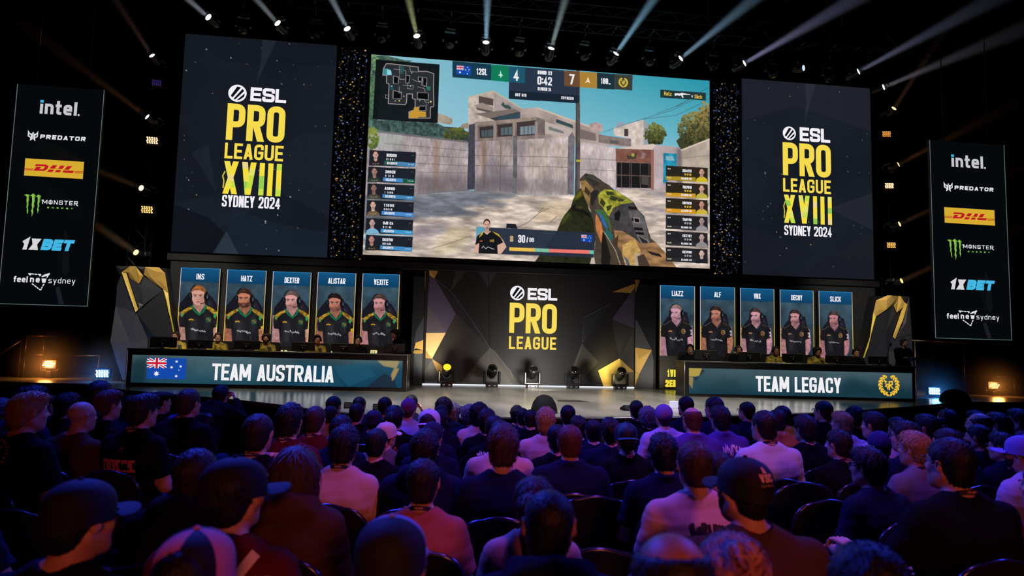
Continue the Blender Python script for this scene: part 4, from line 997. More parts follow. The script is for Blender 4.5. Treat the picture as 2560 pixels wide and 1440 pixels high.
# ------------------------------------------------------------------ the game picture
def game_canvas(cv):
    H, Wd = cv.h, cv.w; fx, fy = (cv.gx / Wd)[..., None], np.clip(cv.gy / (H * .45), 0, 1)[..., None]
    C = lambda *c: np.array(c) / 255.0
    cv.a[:] = (C(142, 192, 208) * (1 - fx) + C(40, 148, 168) * fx) * (1 - fy) + (C(160, 200, 218) * (1 - fx) + C(128, 192, 208) * fx) * fy
    n1 = cv.noise(40, 4, seed=1); n2 = cv.noise(10, 3, seed=2); n3 = cv.noise(6, 3, .6, 2.2, seed=3); n4 = cv.noise(14, 4, 2.5, .6, seed=4)
    rough = .80 + .40 * n2; stain = .72 + .52 * n1; drip = .84 + .32 * n3; gr = .55 + .9 * n4; leaf = .45 + 1.1 * cv.noise(7, 3, seed=6)
    p = cv.poly
    # far buildings
    p([(1095, 283), (1110, 287), (1131, 297), (1131, 312), (1093, 306)], (158, 144, 128), tex=rough); p([(1155, 310), (1172, 306), (1172, 322), (1150, 318)], (150, 135, 122))
    p([(1171, 242), (1180, 240), (1233, 227), (1240, 300), (1200, 330), (1170, 330)], (186, 172, 160), tex=rough)
    p([(1233, 227), (1305, 271), (1300, 300), (1238, 300)], (166, 152, 150), tex=stain); p([(1171, 242), (1233, 226), (1306, 271), (1306, 274), (1233, 230), (1171, 245)], (196, 176, 150))
    p([(1197, 240), (1233, 247), (1233, 264), (1220, 262), (1197, 258)], (84, 72, 70)); p([(1187, 264), (1205, 256), (1233, 269), (1231, 278), (1190, 268)], (150, 136, 130)); p([(1190, 268), (1231, 278), (1231, 284), (1192, 274)], (92, 84, 84))
    p([(1252, 262), (1258, 254), (1262, 262), (1270, 262), (1278, 268), (1276, 274), (1262, 270)], (58, 80, 76))
    p([(1186, 284), (1286, 272), (1298, 279), (1224, 296)], (120, 108, 102)); p([(1224, 296), (1298, 279), (1310, 290), (1240, 302)], (60, 62, 66)); p([(1245, 290), (1310, 282), (1325, 290), (1325, 294), (1245, 306)], (52, 74, 84))
    p([(1300, 272), (1344, 268), (1360, 276), (1489, 321), (1506, 340), (1577, 346), (1577, 368), (1330, 352), (1300, 300)], (176, 158, 152), tex=stain)
    p([(1344, 268), (1489, 320), (1489, 324), (1344, 272)], (205, 186, 165)); p([(1390, 297), (1432, 312), (1432, 321), (1390, 306)], (58, 76, 82)); p([(1474, 309), (1493, 305), (1506, 312), (1506, 330), (1474, 324)], (172, 148, 142), tex=rough)
    p([(1362, 304), (1430, 324), (1430, 342), (1362, 334)], (188, 172, 168)); p([(1370, 318), (1376, 316), (1382, 320), (1392, 322), (1408, 328), (1410, 334), (1392, 330), (1372, 324)], (84, 100, 96), .7)
    p([(1450, 322), (1489, 334), (1489, 352), (1450, 346)], (120, 106, 104)); p([(1496, 336), (1577, 348), (1577, 366), (1496, 356)], (130, 116, 112), tex=rough); p([(1524, 350), (1545, 352), (1545, 360), (1524, 358)], (92, 90, 94))
    p([(1534, 320), (1540, 316), (1608, 299), (1610, 366), (1577, 366), (1577, 346), (1534, 338)], (206, 192, 182), tex=rough); p([(1608, 299), (1622, 310), (1620, 360), (1609, 364)], (150, 158, 166)); p([(1560, 322), (1570, 322), (1570, 340), (1560, 340)], (66, 58, 60)); p([(1540, 306), (1560, 304), (1562, 312), (1540, 318)], (140, 160, 175))
    # wires
    for w in ([(1508, 330), (1560, 312), (1605, 298), (1680, 275), (1730, 250), (1770, 234)], [(1605, 298), (1690, 288), (1745, 262), (1772, 246)], [(1640, 284), (1700, 262), (1770, 218)], [(1690, 265), (1740, 240)]): cv.line(w, 1.0, (60, 76, 80), .8)
    # trees
    r = np.random.default_rng(12)
    def tree(cx, cy, rx, ry, n, c0, c1):
        for _ in range(n):
            a, q = r.uniform(0, 6.3), math.sqrt(r.random()); u, v = cx + rx * q * math.cos(a), cy + ry * q * math.sin(a); k = np.clip(.5 + (cy - v) / ry * .4 + r.uniform(-.3, .3), 0, 1)
            cv.ell(u, v, r.uniform(2, 5), r.uniform(1.5, 4), tuple(np.array(c0) * (1 - k) + np.array(c1) * k), .9, rot=r.uniform(0, 180))
    p([(1690, 352), (1712, 330), (1722, 305), (1740, 290), (1772, 262), (1775, 375), (1700, 372)], (62, 66, 42)); tree(1735, 322, 40, 42, 330, (40, 46, 30), (150, 138, 78)); tree(1762, 300, 18, 46, 120, (60, 58, 36), (176, 150, 84))
    p([(1618, 330), (1640, 310), (1662, 335), (1655, 360), (1620, 360)], (58, 66, 40)); tree(1637, 334, 26, 26, 170, (38, 46, 30), (132, 138, 70))
    # hedge and left wall
    p([(925, 140), (960, 138), (1010, 150), (1030, 152), (950, 190), (928, 330), (918, 330)], (70, 96, 84), tex=leaf); tree(935, 215, 14, 95, 170, (50, 80, 60), (120, 160, 110))
    p([(930, 300), (1080, 302), (1110, 316), (1140, 318), (1172, 330), (1172, 356), (930, 325)], (62, 84, 80), tex=leaf); tree(1140, 335, 32, 16, 120, (44, 56, 36), (110, 112, 52))
    p([(922, 324), (1172, 353), (1170, 478), (1040, 486), (905, 490)], (168, 156, 158), tex=stain * drip); p([(922, 324), (1172, 353), (1172, 357), (922, 329)], (110, 104, 108))
    p([(1085, 350), (1100, 352), (1096, 470), (1082, 470)], (140, 104, 76), .45, 3); p([(925, 328), (1010, 336), (1000, 372), (920, 372)], (150, 166, 158), .5, 6); tree(930, 345, 16, 26, 90, (70, 92, 40), (150, 160, 70))
    for y0, y1 in ((362, 376), (386, 394), (408, 414), (432, 432)): cv.line([(960, y0 - 4), (1170, y1)], 1.0, (70, 62, 64), .7)
    p([(1040, 440), (1170, 440), (1168, 480), (1040, 486)], (90, 80, 84), .55, 8)
    # loggia with dark windows
    p([(1186, 306), (1340, 292), (1362, 300), (1362, 352), (1188, 356)], (116, 104, 102), tex=rough); p([(1198, 318), (1233, 314), (1233, 343), (1200, 345)], (58, 48, 48)); p([(1243, 312), (1282, 308), (1282, 339), (1243, 342)], (62, 52, 52)); p([(1292, 306), (1338, 300), (1338, 337), (1292, 340)], (66, 56, 56))
    p([(1203, 326), (1232, 323), (1232, 341), (1204, 342)], (78, 90, 96)); p([(1252, 320), (1280, 316), (1280, 336), (1252, 338)], (88, 104, 108)); p([(1300, 317), (1337, 313), (1337, 334), (1300, 337)], (120, 136, 144))
    for u in (1211, 1219, 1260, 1270, 1310, 1320, 1329): cv.line([(u, 316), (u, 340)], 1.4, (52, 50, 54))
    p([(1186, 306), (1340, 292), (1340, 300), (1186, 315)], (150, 134, 122), tex=rough); p([(1188, 346), (1362, 337), (1362, 346), (1188, 355)], (132, 118, 112), tex=rough)
    for u in (1190, 1236, 1284, 1340): p([(u - 3, 304), (u + 4, 303), (u + 4, 350), (u - 3, 350)], (150, 136, 128))
    # front concrete panels
    p([(1186, 354), (1430, 342), (1430, 488), (1290, 486), (1186, 478)], (182, 168, 166), tex=stain * drip); p([(1186, 354), (1283, 349), (1283, 480), (1186, 476)], (168, 154, 152), tex=stain * drip)
    p([(1205, 354), (1215, 354), (1214, 470), (1206, 470)], (120, 84, 60), .55, 2); cv.line([(1252, 352), (1250, 478)], 2.2, (120, 96, 66), .8); p([(1293, 352), (1310, 350), (1310, 480), (1293, 480)], (110, 100, 108), .45, 4)
    for u in (1330, 1345, 1362, 1388, 1405): p([(u, 356), (u + 5, 356), (u + 4, 440), (u + 1, 440)], (176, 140, 84), .35, 2)
    p([(1225, 388), (1283, 430), (1283, 484), (1186, 478), (1186, 470)], (96, 92, 112), .35, 4); p([(1186, 440), (1430, 452), (1430, 488), (1186, 480)], (84, 78, 84), .40, 8)
    for y in (388, 413): cv.line([(1186, y), (1283, y + 2)], 1.0, (96, 86, 84)); cv.line([(1293, y + 2), (1428, y + 5)], 1.0, (96, 86, 84))
    p([(1172, 312), (1187, 308), (1187, 472), (1168, 474)], (66, 66, 78), tex=rough); p([(1283, 340), (1293, 336), (1293, 484), (1281, 482)], (104, 100, 106), tex=rough); p([(1420, 342), (1430, 330), (1436, 342), (1434, 486), (1418, 484)], (110, 106, 112), tex=rough)
    # right of the pole
    p([(1449, 354), (1539, 369), (1539, 470), (1449, 474)], (188, 174, 174), tex=stain * drip)
    for y in (396, 423): cv.line([(1450, y), (1539, y + 4)], 1.0, (116, 104, 104))
    p([(1539, 371), (1632, 361), (1700, 368), (1702, 476), (1539, 476)], (182, 164, 166), tex=stain); p([(1539, 371), (1632, 359), (1640, 362), (1630, 374)], (214, 194, 184))
    p([(1539, 371), (1629, 374), (1629, 407), (1539, 403)], (124, 82, 70), tex=rough); p([(1564, 386), (1575, 390), (1592, 380), (1590, 396), (1570, 398)], (70, 62, 56)); cv.ell(1582, 387, 4, 4, (160, 170, 70)); p([(1606, 378), (1614, 384), (1610, 396), (1600, 396)], (160, 140, 150), .6)
    p([(1541, 404), (1628, 408), (1627, 470), (1541, 468)], (28, 27, 30)); 
    for u in (1541, 1553, 1574, 1578, 1600, 1622, 1627): cv.line([(u, 404), (u, 470)], 2, (96, 76, 68))
    cv.line([(1541, 437), (1627, 440)], 1.6, (120, 96, 88)); cv.line([(1541, 405), (1628, 408)], 2, (100, 80, 74)); p([(1603, 436), (1620, 438), (1620, 462), (1603, 460)], (96, 88, 84), .7)
    p([(1627, 374), (1634, 374), (1634, 474), (1627, 474)], (150, 104, 92)); p([(1658, 382), (1692, 384), (1692, 430), (1660, 460), (1657, 455)], (40, 140, 170), tex=.7 + .6 * n2); p([(1664, 390), (1682, 390), (1686, 402), (1664, 400)], (190, 200, 210), .6)
    p([(1701, 374), (1774, 346), (1776, 480), (1701, 480)], (190, 174, 160), tex=stain); cv.line([(1704, 395), (1774, 388)], 1.0, (120, 106, 100)); p([(1701, 374), (1774, 345), (1774, 349), (1701, 378)], (216, 198, 180)); p([(1692, 372), (1703, 374), (1706, 480), (1692, 480)], (110, 98, 100), .8, 2)
    # ground
    p([(900, 488), (1040, 486), (1168, 476), (1300, 487), (1440, 488), (1540, 472), (1776, 478), (1780, 680), (900, 650)], (196, 180, 168), tex=gr)
    p([(900, 488), (1040, 486), (1168, 474), (1300, 488), (1275, 496), (1200, 500), (1235, 506), (1150, 520), (1190, 528), (1130, 540), (1040, 548), (1000, 575), (900, 585)], (84, 94, 110), .72, 3, tex=.7 + .6 * n4)
    p([(1200, 500), (1270, 508), (1255, 518), (1190, 512)], (86, 92, 106), .6, 3); p([(1140, 522), (1210, 530), (1190, 540), (1120, 538)], (84, 90, 104), .65, 3); p([(1040, 560), (1120, 552), (1150, 570), (1080, 590), (1030, 600)], (122, 116, 132), .5, 5)
    p([(1120, 560), (1190, 575), (1150, 620), (1080, 640)], (196, 176, 120), .35, 6); p([(1360, 505), (1470, 498), (1430, 540), (1330, 560)], (214, 184, 130), .35, 6); p([(1600, 474), (1700, 486), (1700, 500), (1640, 492)], (110, 108, 118), .6, 4); p([(1560, 500), (1775, 540), (1775, 560), (1620, 530)], (130, 124, 134), .45, 5)
    cv.line([(1293, 568), (1320, 555), (1350, 530), (1372, 520)], 1.2, (96, 80, 72)); cv.line([(1080, 620), (1130, 605), (1180, 588)], 1.2, (120, 100, 80)); cv.line([(1345, 530), (1360, 518)], 1.5, (110, 96, 80)); cv.line([(1375, 555), (1392, 540)], 1.5, (120, 104, 88))
    # lamp post
    p([(1440, 170), (1449, 170), (1450, 380), (1449, 490), (1436, 490), (1439, 380)], (92, 82, 80), tex=rough); p([(1440, 170), (1443, 170), (1442, 488), (1437, 488)], (60, 56, 60), .7); p([(1440, 399), (1452, 399), (1452, 404), (1440, 404)], (190, 170, 60))
    # first-person arm and rifle
    Z = lambda *q: [(x / 4.8 + 1330, y / 4.8 + 390) for x, y in q]
    p(Z((590, 380), (545, 420), (490, 520), (465, 610), (390, 700), (340, 790), (295, 900), (160, 1090), (20, 1280), (690, 1310), (760, 1000), (740, 720), (680, 640), (640, 480)), (40, 42, 26), tex=.7 + .6 * n2)
    p(Z((560, 420), (520, 480), (490, 540), (560, 500), (600, 470), (590, 400)), (118, 116, 34), .8, 2); p(Z((440, 670), (390, 720), (340, 830), (400, 780), (460, 700)), (92, 98, 36), .7, 3); p(Z((470, 600), (520, 575), (690, 690), (700, 740), (600, 680), (470, 640)), (24, 24, 22)); p(Z((520, 590), (600, 610), (590, 640), (530, 620)), (110, 92, 40), .5, 1)
    p(Z((720, 1210), (762, 1205), (755, 1305), (690, 1300)), (196, 184, 170))
    p(Z((568, 275), (600, 240), (640, 205), (740, 225), (850, 305), (920, 345), (985, 405), (1130, 488), (1218, 552), (1270, 640), (1345, 720), (1388, 880), (1425, 985), (1480, 1030), (1600, 1160), (1745, 1350), (1030, 1330), (760, 1310), (740, 1180), (760, 1000), (745, 830), (700, 640), (650, 560), (600, 420)), (72, 62, 54), tex=rough)
    p(Z((620, 215), (700, 225), (830, 300), (800, 340), (740, 370), (650, 260)), (52, 48, 46)); 
    for k in range(7): cv.line(Z((660 + k * 22, 250 + k * 10), (700 + k * 22, 225 + k * 13)), 1.4, (100, 92, 84))
    p(Z((575, 300), (640, 285), (735, 395), (700, 450), (690, 620), (640, 520), (595, 410)), (140, 112, 66), tex=.7 + .6 * n2); p(Z((640, 360), (700, 430), (680, 480), (625, 420)), (60, 50, 40)); p(Z((700, 440), (760, 400), (800, 420), (760, 520), (720, 600), (700, 560)), (40, 38, 38))
    p(Z((790, 470), (830, 420), (870, 395), (985, 408), (1130, 490), (1212, 556), (1060, 580), (970, 620), (925, 720), (900, 700), (850, 620), (800, 560)), (150, 150, 52), tex=.55 + .9 * n2)
    for q in (((880, 420), (960, 425), (990, 460), (900, 470)), ((940, 470), (1040, 500), (1000, 540), (930, 520)), ((830, 500), (880, 560), (860, 610), (810, 560)), ((1040, 500), (1110, 520), (1080, 545), (1020, 540)), ((890, 600), (960, 580), (940, 640), (900, 660))): p(Z(*q), (46, 50, 34), .9)
    p(Z((740, 640), (860, 640), (930, 760), (960, 960), (900, 800), (800, 700)), (60, 110, 60), .8); p(Z((785, 660), (850, 720), (905, 840), (900, 880), (850, 820)), (50, 100, 160)); p(Z((880, 850), (960, 930), (970, 980), (930, 1030), (880, 960)), (40, 96, 96)); p(Z((770, 690), (830, 800), (850, 900), (845, 1080), (770, 900), (755, 760)), (186, 118, 70), tex=rough); p(Z((830, 1060), (845, 900), (880, 960), (940, 1200), (930, 1310), (830, 1310)), (30, 27, 25)); p(Z((860, 900), (1000, 1130), (1060, 1310), (1010, 1310), (940, 1180)), (74, 62, 50)); cv.line(Z((860, 900), (1000, 1130), (1060, 1310)), 1.6, (190, 170, 140))
    p(Z((950, 690), (1060, 575), (1212, 556), (1272, 645), (1345, 722), (1388, 885), (1425, 1060), (1290, 1050), (1180, 960), (1090, 900), (965, 830), (935, 760)), (66, 64, 64), tex=rough); p(Z((985, 690), (1040, 640), (1060, 690), (1040, 780), (990, 760)), (26, 25, 26)); p(Z((1150, 650), (1270, 650), (1345, 740), (1380, 880), (1400, 1000), (1290, 1000), (1220, 860)), (92, 90, 90), tex=rough)
    for y in (600, 740, 850, 905): p(Z((1150 + (y - 600) * .28, y), (1250 + (y - 600) * .28, y + 8), (1262 + (y - 600) * .28, y + 40), (1158 + (y - 600) * .28, y + 34)), (28, 26, 28))
    p(Z((1210, 730), (1290, 740), (1300, 800), (1225, 800)), (150, 140, 130)); p(Z((1222, 742), (1280, 750), (1288, 790), (1235, 790)), (16, 15, 18)); p(Z((1250, 930), (1400, 1010), (1420, 1070), (1310, 1060)), (130, 118, 112)); p(Z((1270, 950), (1380, 1015), (1390, 1045), (1320, 1040)), (44, 42, 46))
    p(Z((980, 880), (1090, 900), (1230, 985), (1300, 1050), (1480, 1030), (1600, 1160), (1745, 1350), (1180, 1320), (1085, 1190), (1000, 1020)), (150, 112, 76), tex=.6 + .8 * cv.noise(12, 3, 2.5, .7, seed=9)); p(Z((1085, 1060), (1230, 1000), (1300, 1130), (1230, 1200), (1215, 1320), (1120, 1310), (1080, 1180)), (190, 152, 88), tex=rough); p(Z((1230, 1180), (1300, 1150), (1290, 1320), (1220, 1320)), (190, 170, 150), .8); p(Z((1260, 1200), (1340, 1170), (1420, 1330), (1280, 1325)), (70, 56, 46)); p(Z((1370, 1130), (1530, 1170), (1560, 1210), (1430, 1180)), (40, 34, 32)); p(Z((1090, 1180), (1150, 1240), (1180, 1320), (1140, 1310)), (60, 80, 120), .8); p(Z((980, 1000), (1035, 940), (1020, 1100), (985, 1020)), (70, 52, 40))
    cv.a *= (1 - .02 * ((cv.gx.astype(int) % 25) == 0) - .02 * ((cv.gy.astype(int) % 25) == 0))[..., None]
    # overlay panels
    p([(940, 149), (1099, 161), (1094, 307), (932, 298)], (13, 16, 19), .94)
    mini_map(cv)
    for q, c, al in (([(1131, 152), (1228, 161), (1228, 201), (1131, 193)], (24, 58, 78), 1), ([(1228, 161), (1272, 165), (1272, 205), (1228, 201)], (18, 122, 86), 1), ([(1272, 165), (1448, 179), (1447, 258), (1272, 247)], (38, 47, 66), .96), ([(1272, 165), (1312, 168), (1312, 208), (1272, 205)], (32, 86, 108), 1), ([(1272, 226), (1447, 239), (1447, 258), (1272, 247)], (26, 38, 52), 1), ([(1410, 176), (1449, 179), (1449, 218), (1410, 215)], (108, 76, 50), 1), ([(1449, 179), (1492, 182), (1492, 221), (1449, 218)], (170, 128, 54), 1), ([(1492, 182), (1536, 185), (1536, 224), (1492, 221)], (30, 50, 60), 1), ([(1536, 185), (1581, 188), (1580, 226), (1536, 223)], (58, 62, 56), 1), ([(1650, 224), (1764, 232), (1764, 251), (1650, 244)], (34, 54, 56), 1)): p(q, c, al)
    cards(cv)
    p([(1191, 566), (1488, 581), (1484, 643), (1188, 632)], (40, 48, 64), .96); p([(1191, 566), (1212, 567), (1206, 632), (1188, 632)], (96, 168, 196), .9); p([(1266, 558), (1289, 559), (1294, 571), (1265, 569)], (28, 32, 40))
    for i in range(40):
        k = i / 39; c = np.array((236, 190, 80)) if k < .3 else np.array((126, 190, 160)) if k < .48 else np.array((236, 118, 110)); c = c if k < .95 else np.array((110, 190, 170)); u = 1273 + 205.5 * k; v = 617 + 8 * k
        p([(u, v), (u + 5.6, v + .2), (u + 5.6, v + 9), (u, v + 8.8)], tuple(c))
    bust(cv, 1217, 561, 8.6, (212, 170, 150), (50, 38, 32), body=[(1190, 602), (1197, 584), (1208, 578), (1228, 577), (1244, 583), (1258, 600), (1266, 616), (1252, 634), (1184, 631)], jersey=[(1188, 612), (1192, 590), (1207, 578), (1217, 586), (1229, 576), (1245, 583), (1258, 605), (1243, 612), (1244, 634), (1196, 632), (1198, 606)])
    p([(1204, 580), (1209, 577), (1206, 586), (1196, 594)], (206, 168, 50)); p([(1229, 577), (1246, 584), (1257, 600), (1250, 592), (1238, 584)], (206, 168, 50)); cv.line([(1204, 620), (1208, 614), (1214, 621), (1220, 616), (1228, 620), (1236, 622)], 1.0, (235, 235, 240)); p([(1224, 599), (1235, 597), (1235, 604), (1225, 604)], (196, 160, 60), .7); p([(1199, 601), (1206, 600), (1206, 603), (1199, 603)], (190, 90, 60))
def bust(cv, u, v, r, skin, hair, body=None, jersey=None, jc=(22, 24, 28)):
    if body: cv.poly(body, skin); cv.poly(jersey, jc)
    cv.poly([(u - r * .5, v + r * .6), (u + r * .5, v + r * .6), (u + r * .7, v + r * 2), (u, v + r * 2.4), (u - r * .7, v + r * 2)], tuple(x * .85 for x in skin))
    cv.ell(u, v - r * .35, r * 1.02, r * 1.35, hair); cv.ell(u, v + r * .12, r * .86, r * 1.32, skin); cv.ell(u + r * .5, v + r * .3, r * .35, r * .9, tuple(x * .85 for x in skin), .6)
    for s in (-1, 1): cv.ell(u + s * r * .36, v - r * .05, r * .2, r * .10, (52, 36, 34)); cv.ell(u + s * r * .95, v + r * .1, r * .16, r * .3, skin)
    cv.ell(u, v + r * .75, r * .32, r * .09, (140, 84, 78)); cv.ell(u, v + r * .4, r * .14, r * .16, tuple(x * .8 for x in skin)); cv.ell(u, v + r * 1.1, r * .5, r * .28, hair, .35)
def mini_map(cv):
    Q = lambda *q: [(x / 5.1435 + 890, y / 5.1435 + 120) for x, y in q]; G = (42, 46, 50)
    rooms = [((390, 200), (470, 205), (800, 245), (800, 300), (910, 300), (1000, 330), (995, 470), (1000, 750), (955, 760), (955, 900), (680, 900), (680, 820), (760, 790), (760, 660), (725, 650), (725, 590), (655, 590), (650, 700), (630, 730), (415, 715), (425, 460), (390, 450), (395, 350), (345, 350), (350, 270))]
    for q in rooms: cv.poly(Q(*q), G); cv.line(Q(*q, q[0]), 1.5, (206, 190, 186), .9)
    for q in (((480, 360), (545, 370), (545, 460), (480, 455)), ((478, 545), (585, 570), (580, 655), (475, 650)), ((790, 570), (930, 580), (930, 670), (790, 650)), ((810, 745), (900, 745), (900, 805), (810, 805)), ((640, 350), (690, 355), (680, 450), (640, 450)), ((860, 380), (910, 385), (905, 490), (860, 485)), ((800, 370), (850, 375), (845, 430), (800, 425))): cv.poly(Q(*q), (10, 13, 14)); cv.line(Q(*q, q[0]), 1.2, (190, 182, 184), .9)
    for q in (((480, 270), (640, 290), (640, 350)), ((560, 220), (560, 400), (630, 405)), ((690, 240), (700, 300), (800, 310)), ((600, 480), (740, 480), (730, 530), (660, 520), (665, 460)), ((790, 500), (880, 520), (890, 570)), ((560, 490), (550, 580), (590, 570)), ((720, 400), (780, 430), (850, 440), (840, 480)), ((900, 680), (905, 740)), ((750, 660), (880, 660), (890, 700)), ((380, 600), (415, 605), (415, 650), (378, 645), (380, 600))): cv.line(Q(*q), 1.1, (176, 170, 172), .85)
    cv.poly(Q((352, 260), (400, 265), (450, 280), (460, 350), (350, 345)), (70, 150, 160), .9); cv.poly(Q((400, 275), (450, 290), (460, 345), (400, 350)), (150, 220, 230), .9); cv.poly(Q((565, 225), (615, 230), (610, 335), (565, 330)), (40, 90, 92), .8); cv.poly(Q((440, 470), (480, 475), (478, 540), (440, 540)), (30, 80, 96), .9); cv.poly(Q((905, 490), (960, 495), (955, 545), (905, 540)), (50, 130, 110), .8)
    cv.poly(Q((745, 760), (800, 755), (810, 810), (900, 820), (900, 885), (800, 885), (790, 905), (680, 895), (685, 825), (740, 800)), (196, 148, 52)); cv.ell(890 + 557 / 5.1435, 120 + 678 / 5.1435, 1.8, 1.8, (226, 206, 60)); cv.ell(890 + 960 / 5.1435, 120 + 690 / 5.1435, 2.2, 2.2, (230, 210, 110))
    for q in ((505, 680), (820, 675), (615, 620), (700, 490), (460, 490), (715, 320), (930, 700)): cv.ell(890 + q[0] / 5.1435, 120 + q[1] / 5.1435, 1.3, 1.3, (220, 220, 220))
def cards(cv):
    L = [(924, 374.6, 1040), (921, 416, 1039), (919.5, 457.5, 1036), (917.5, 499.5, 1034.5), (915.5, 544, 1033), (914, 585.5, 1032)]
    sk = [(214, 168, 150), (170, 128, 112), (150, 108, 96), (224, 178, 160), (196, 166, 160), (190, 140, 124)]
    for i, (u, v, u1) in enumerate(L):
        p = cv.poly; w = u1 - u; s = 5.5
        p([(u, v), (u1, v + s), (u1 - 2, v + s + 37), (u - 2, v + 38)], (26, 31, 40), .97); p([(u + 37, v + 27), (u1 - 1, v + s + 26.5), (u1 - 2, v + s + 37), (u + 36, v + 36)], [(70, 130, 176), (74, 138, 196), (66, 130, 178), (74, 140, 206), (64, 150, 206), (70, 140, 196)][i])
        if i == 0: p([(u + 37, v + 27), (u + 66, v + 29), (u + 66, v + 38), (u + 36, v + 36)], (40, 92, 86))
        if i == 1: p([(u1 - 32, v + s + 25), (u1 - 1, v + s + 26.5), (u1 - 2, v + s + 37), (u1 - 32, v + s + 35)], (28, 84, 62))
        if i == 5: cv.line([(u, v - 1), (u1, v + s - 1)], 1.2, (110, 190, 220)); cv.line([(u, v), (u - 2, v + 38)], 1.2, (110, 190, 220))
        jc = [(40, 34, 40), (44, 58, 52), (74, 70, 60), (110, 88, 70), (120, 176, 210), (34, 34, 30)][i]; x, y = u + 15, v + 12
        p([(x - 16, y + 27), (x - 14, y + 19), (x - 5, y + 14), (x + 6, y + 14), (x + 14, y + 19), (x + 18, y + 27)], jc); bust(cv, x, y, 6.6, sk[i], (60, 44, 40)); p([(x - 4, y + 13), (x, y + 17), (x + 5, y + 13), (x + 2, y + 12)], sk[i])
        for k in range(3): cv.ell(x - 6 + k * 6, y + 22 + k % 2, 2.2, 1.2, [(180, 150, 140), (200, 170, 70), (150, 200, 190)][(i + k) % 3], .6)
    R = [(1664, 413.5), (1664, 454.5), (1664, 494), (1664, 535.5), (1664, 576), (1664, 616.5)]
    for i, (u, v) in enumerate(R):
        p = cv.poly; u1 = 1768.5; s = 5.8; gold = i < 3
        p([(u, v), (u1, v + s), (u1 + .3, v + s + 35.5), (u, v + 35.5)], (40, 33, 24) if gold else (30, 30, 33), .96)
        if gold: p([(u, v + 26), (u1 - 30, v + s + 23.5), (u1 - 30, v + s + 34), (u, v + 35.5)], [(168, 140, 40), (206, 150, 36), (216, 150, 30)][i])
        else: p([(u, v + 27), (u1 - 30, v + s + 24.5), (u1 - 30, v + s + 34), (u, v + 35.5)], (46, 46, 50))
        x, y = u1 - 15, v + 16; jc = [(206, 186, 40), (190, 176, 70), (200, 180, 60), (150, 146, 150), (140, 136, 138), (32, 34, 38)][i]
        p([(x - 15, y + 25), (x - 13, y + 17), (x - 5, y + 12), (x + 5, y + 12), (x + 13, y + 17), (x + 15, y + 25)], jc); bust(cv, x, y, 6.2, [(214, 160, 140), (220, 170, 150), (206, 150, 130), (176, 150, 146), (196, 166, 160), (220, 190, 180)][i], (52, 38, 34))
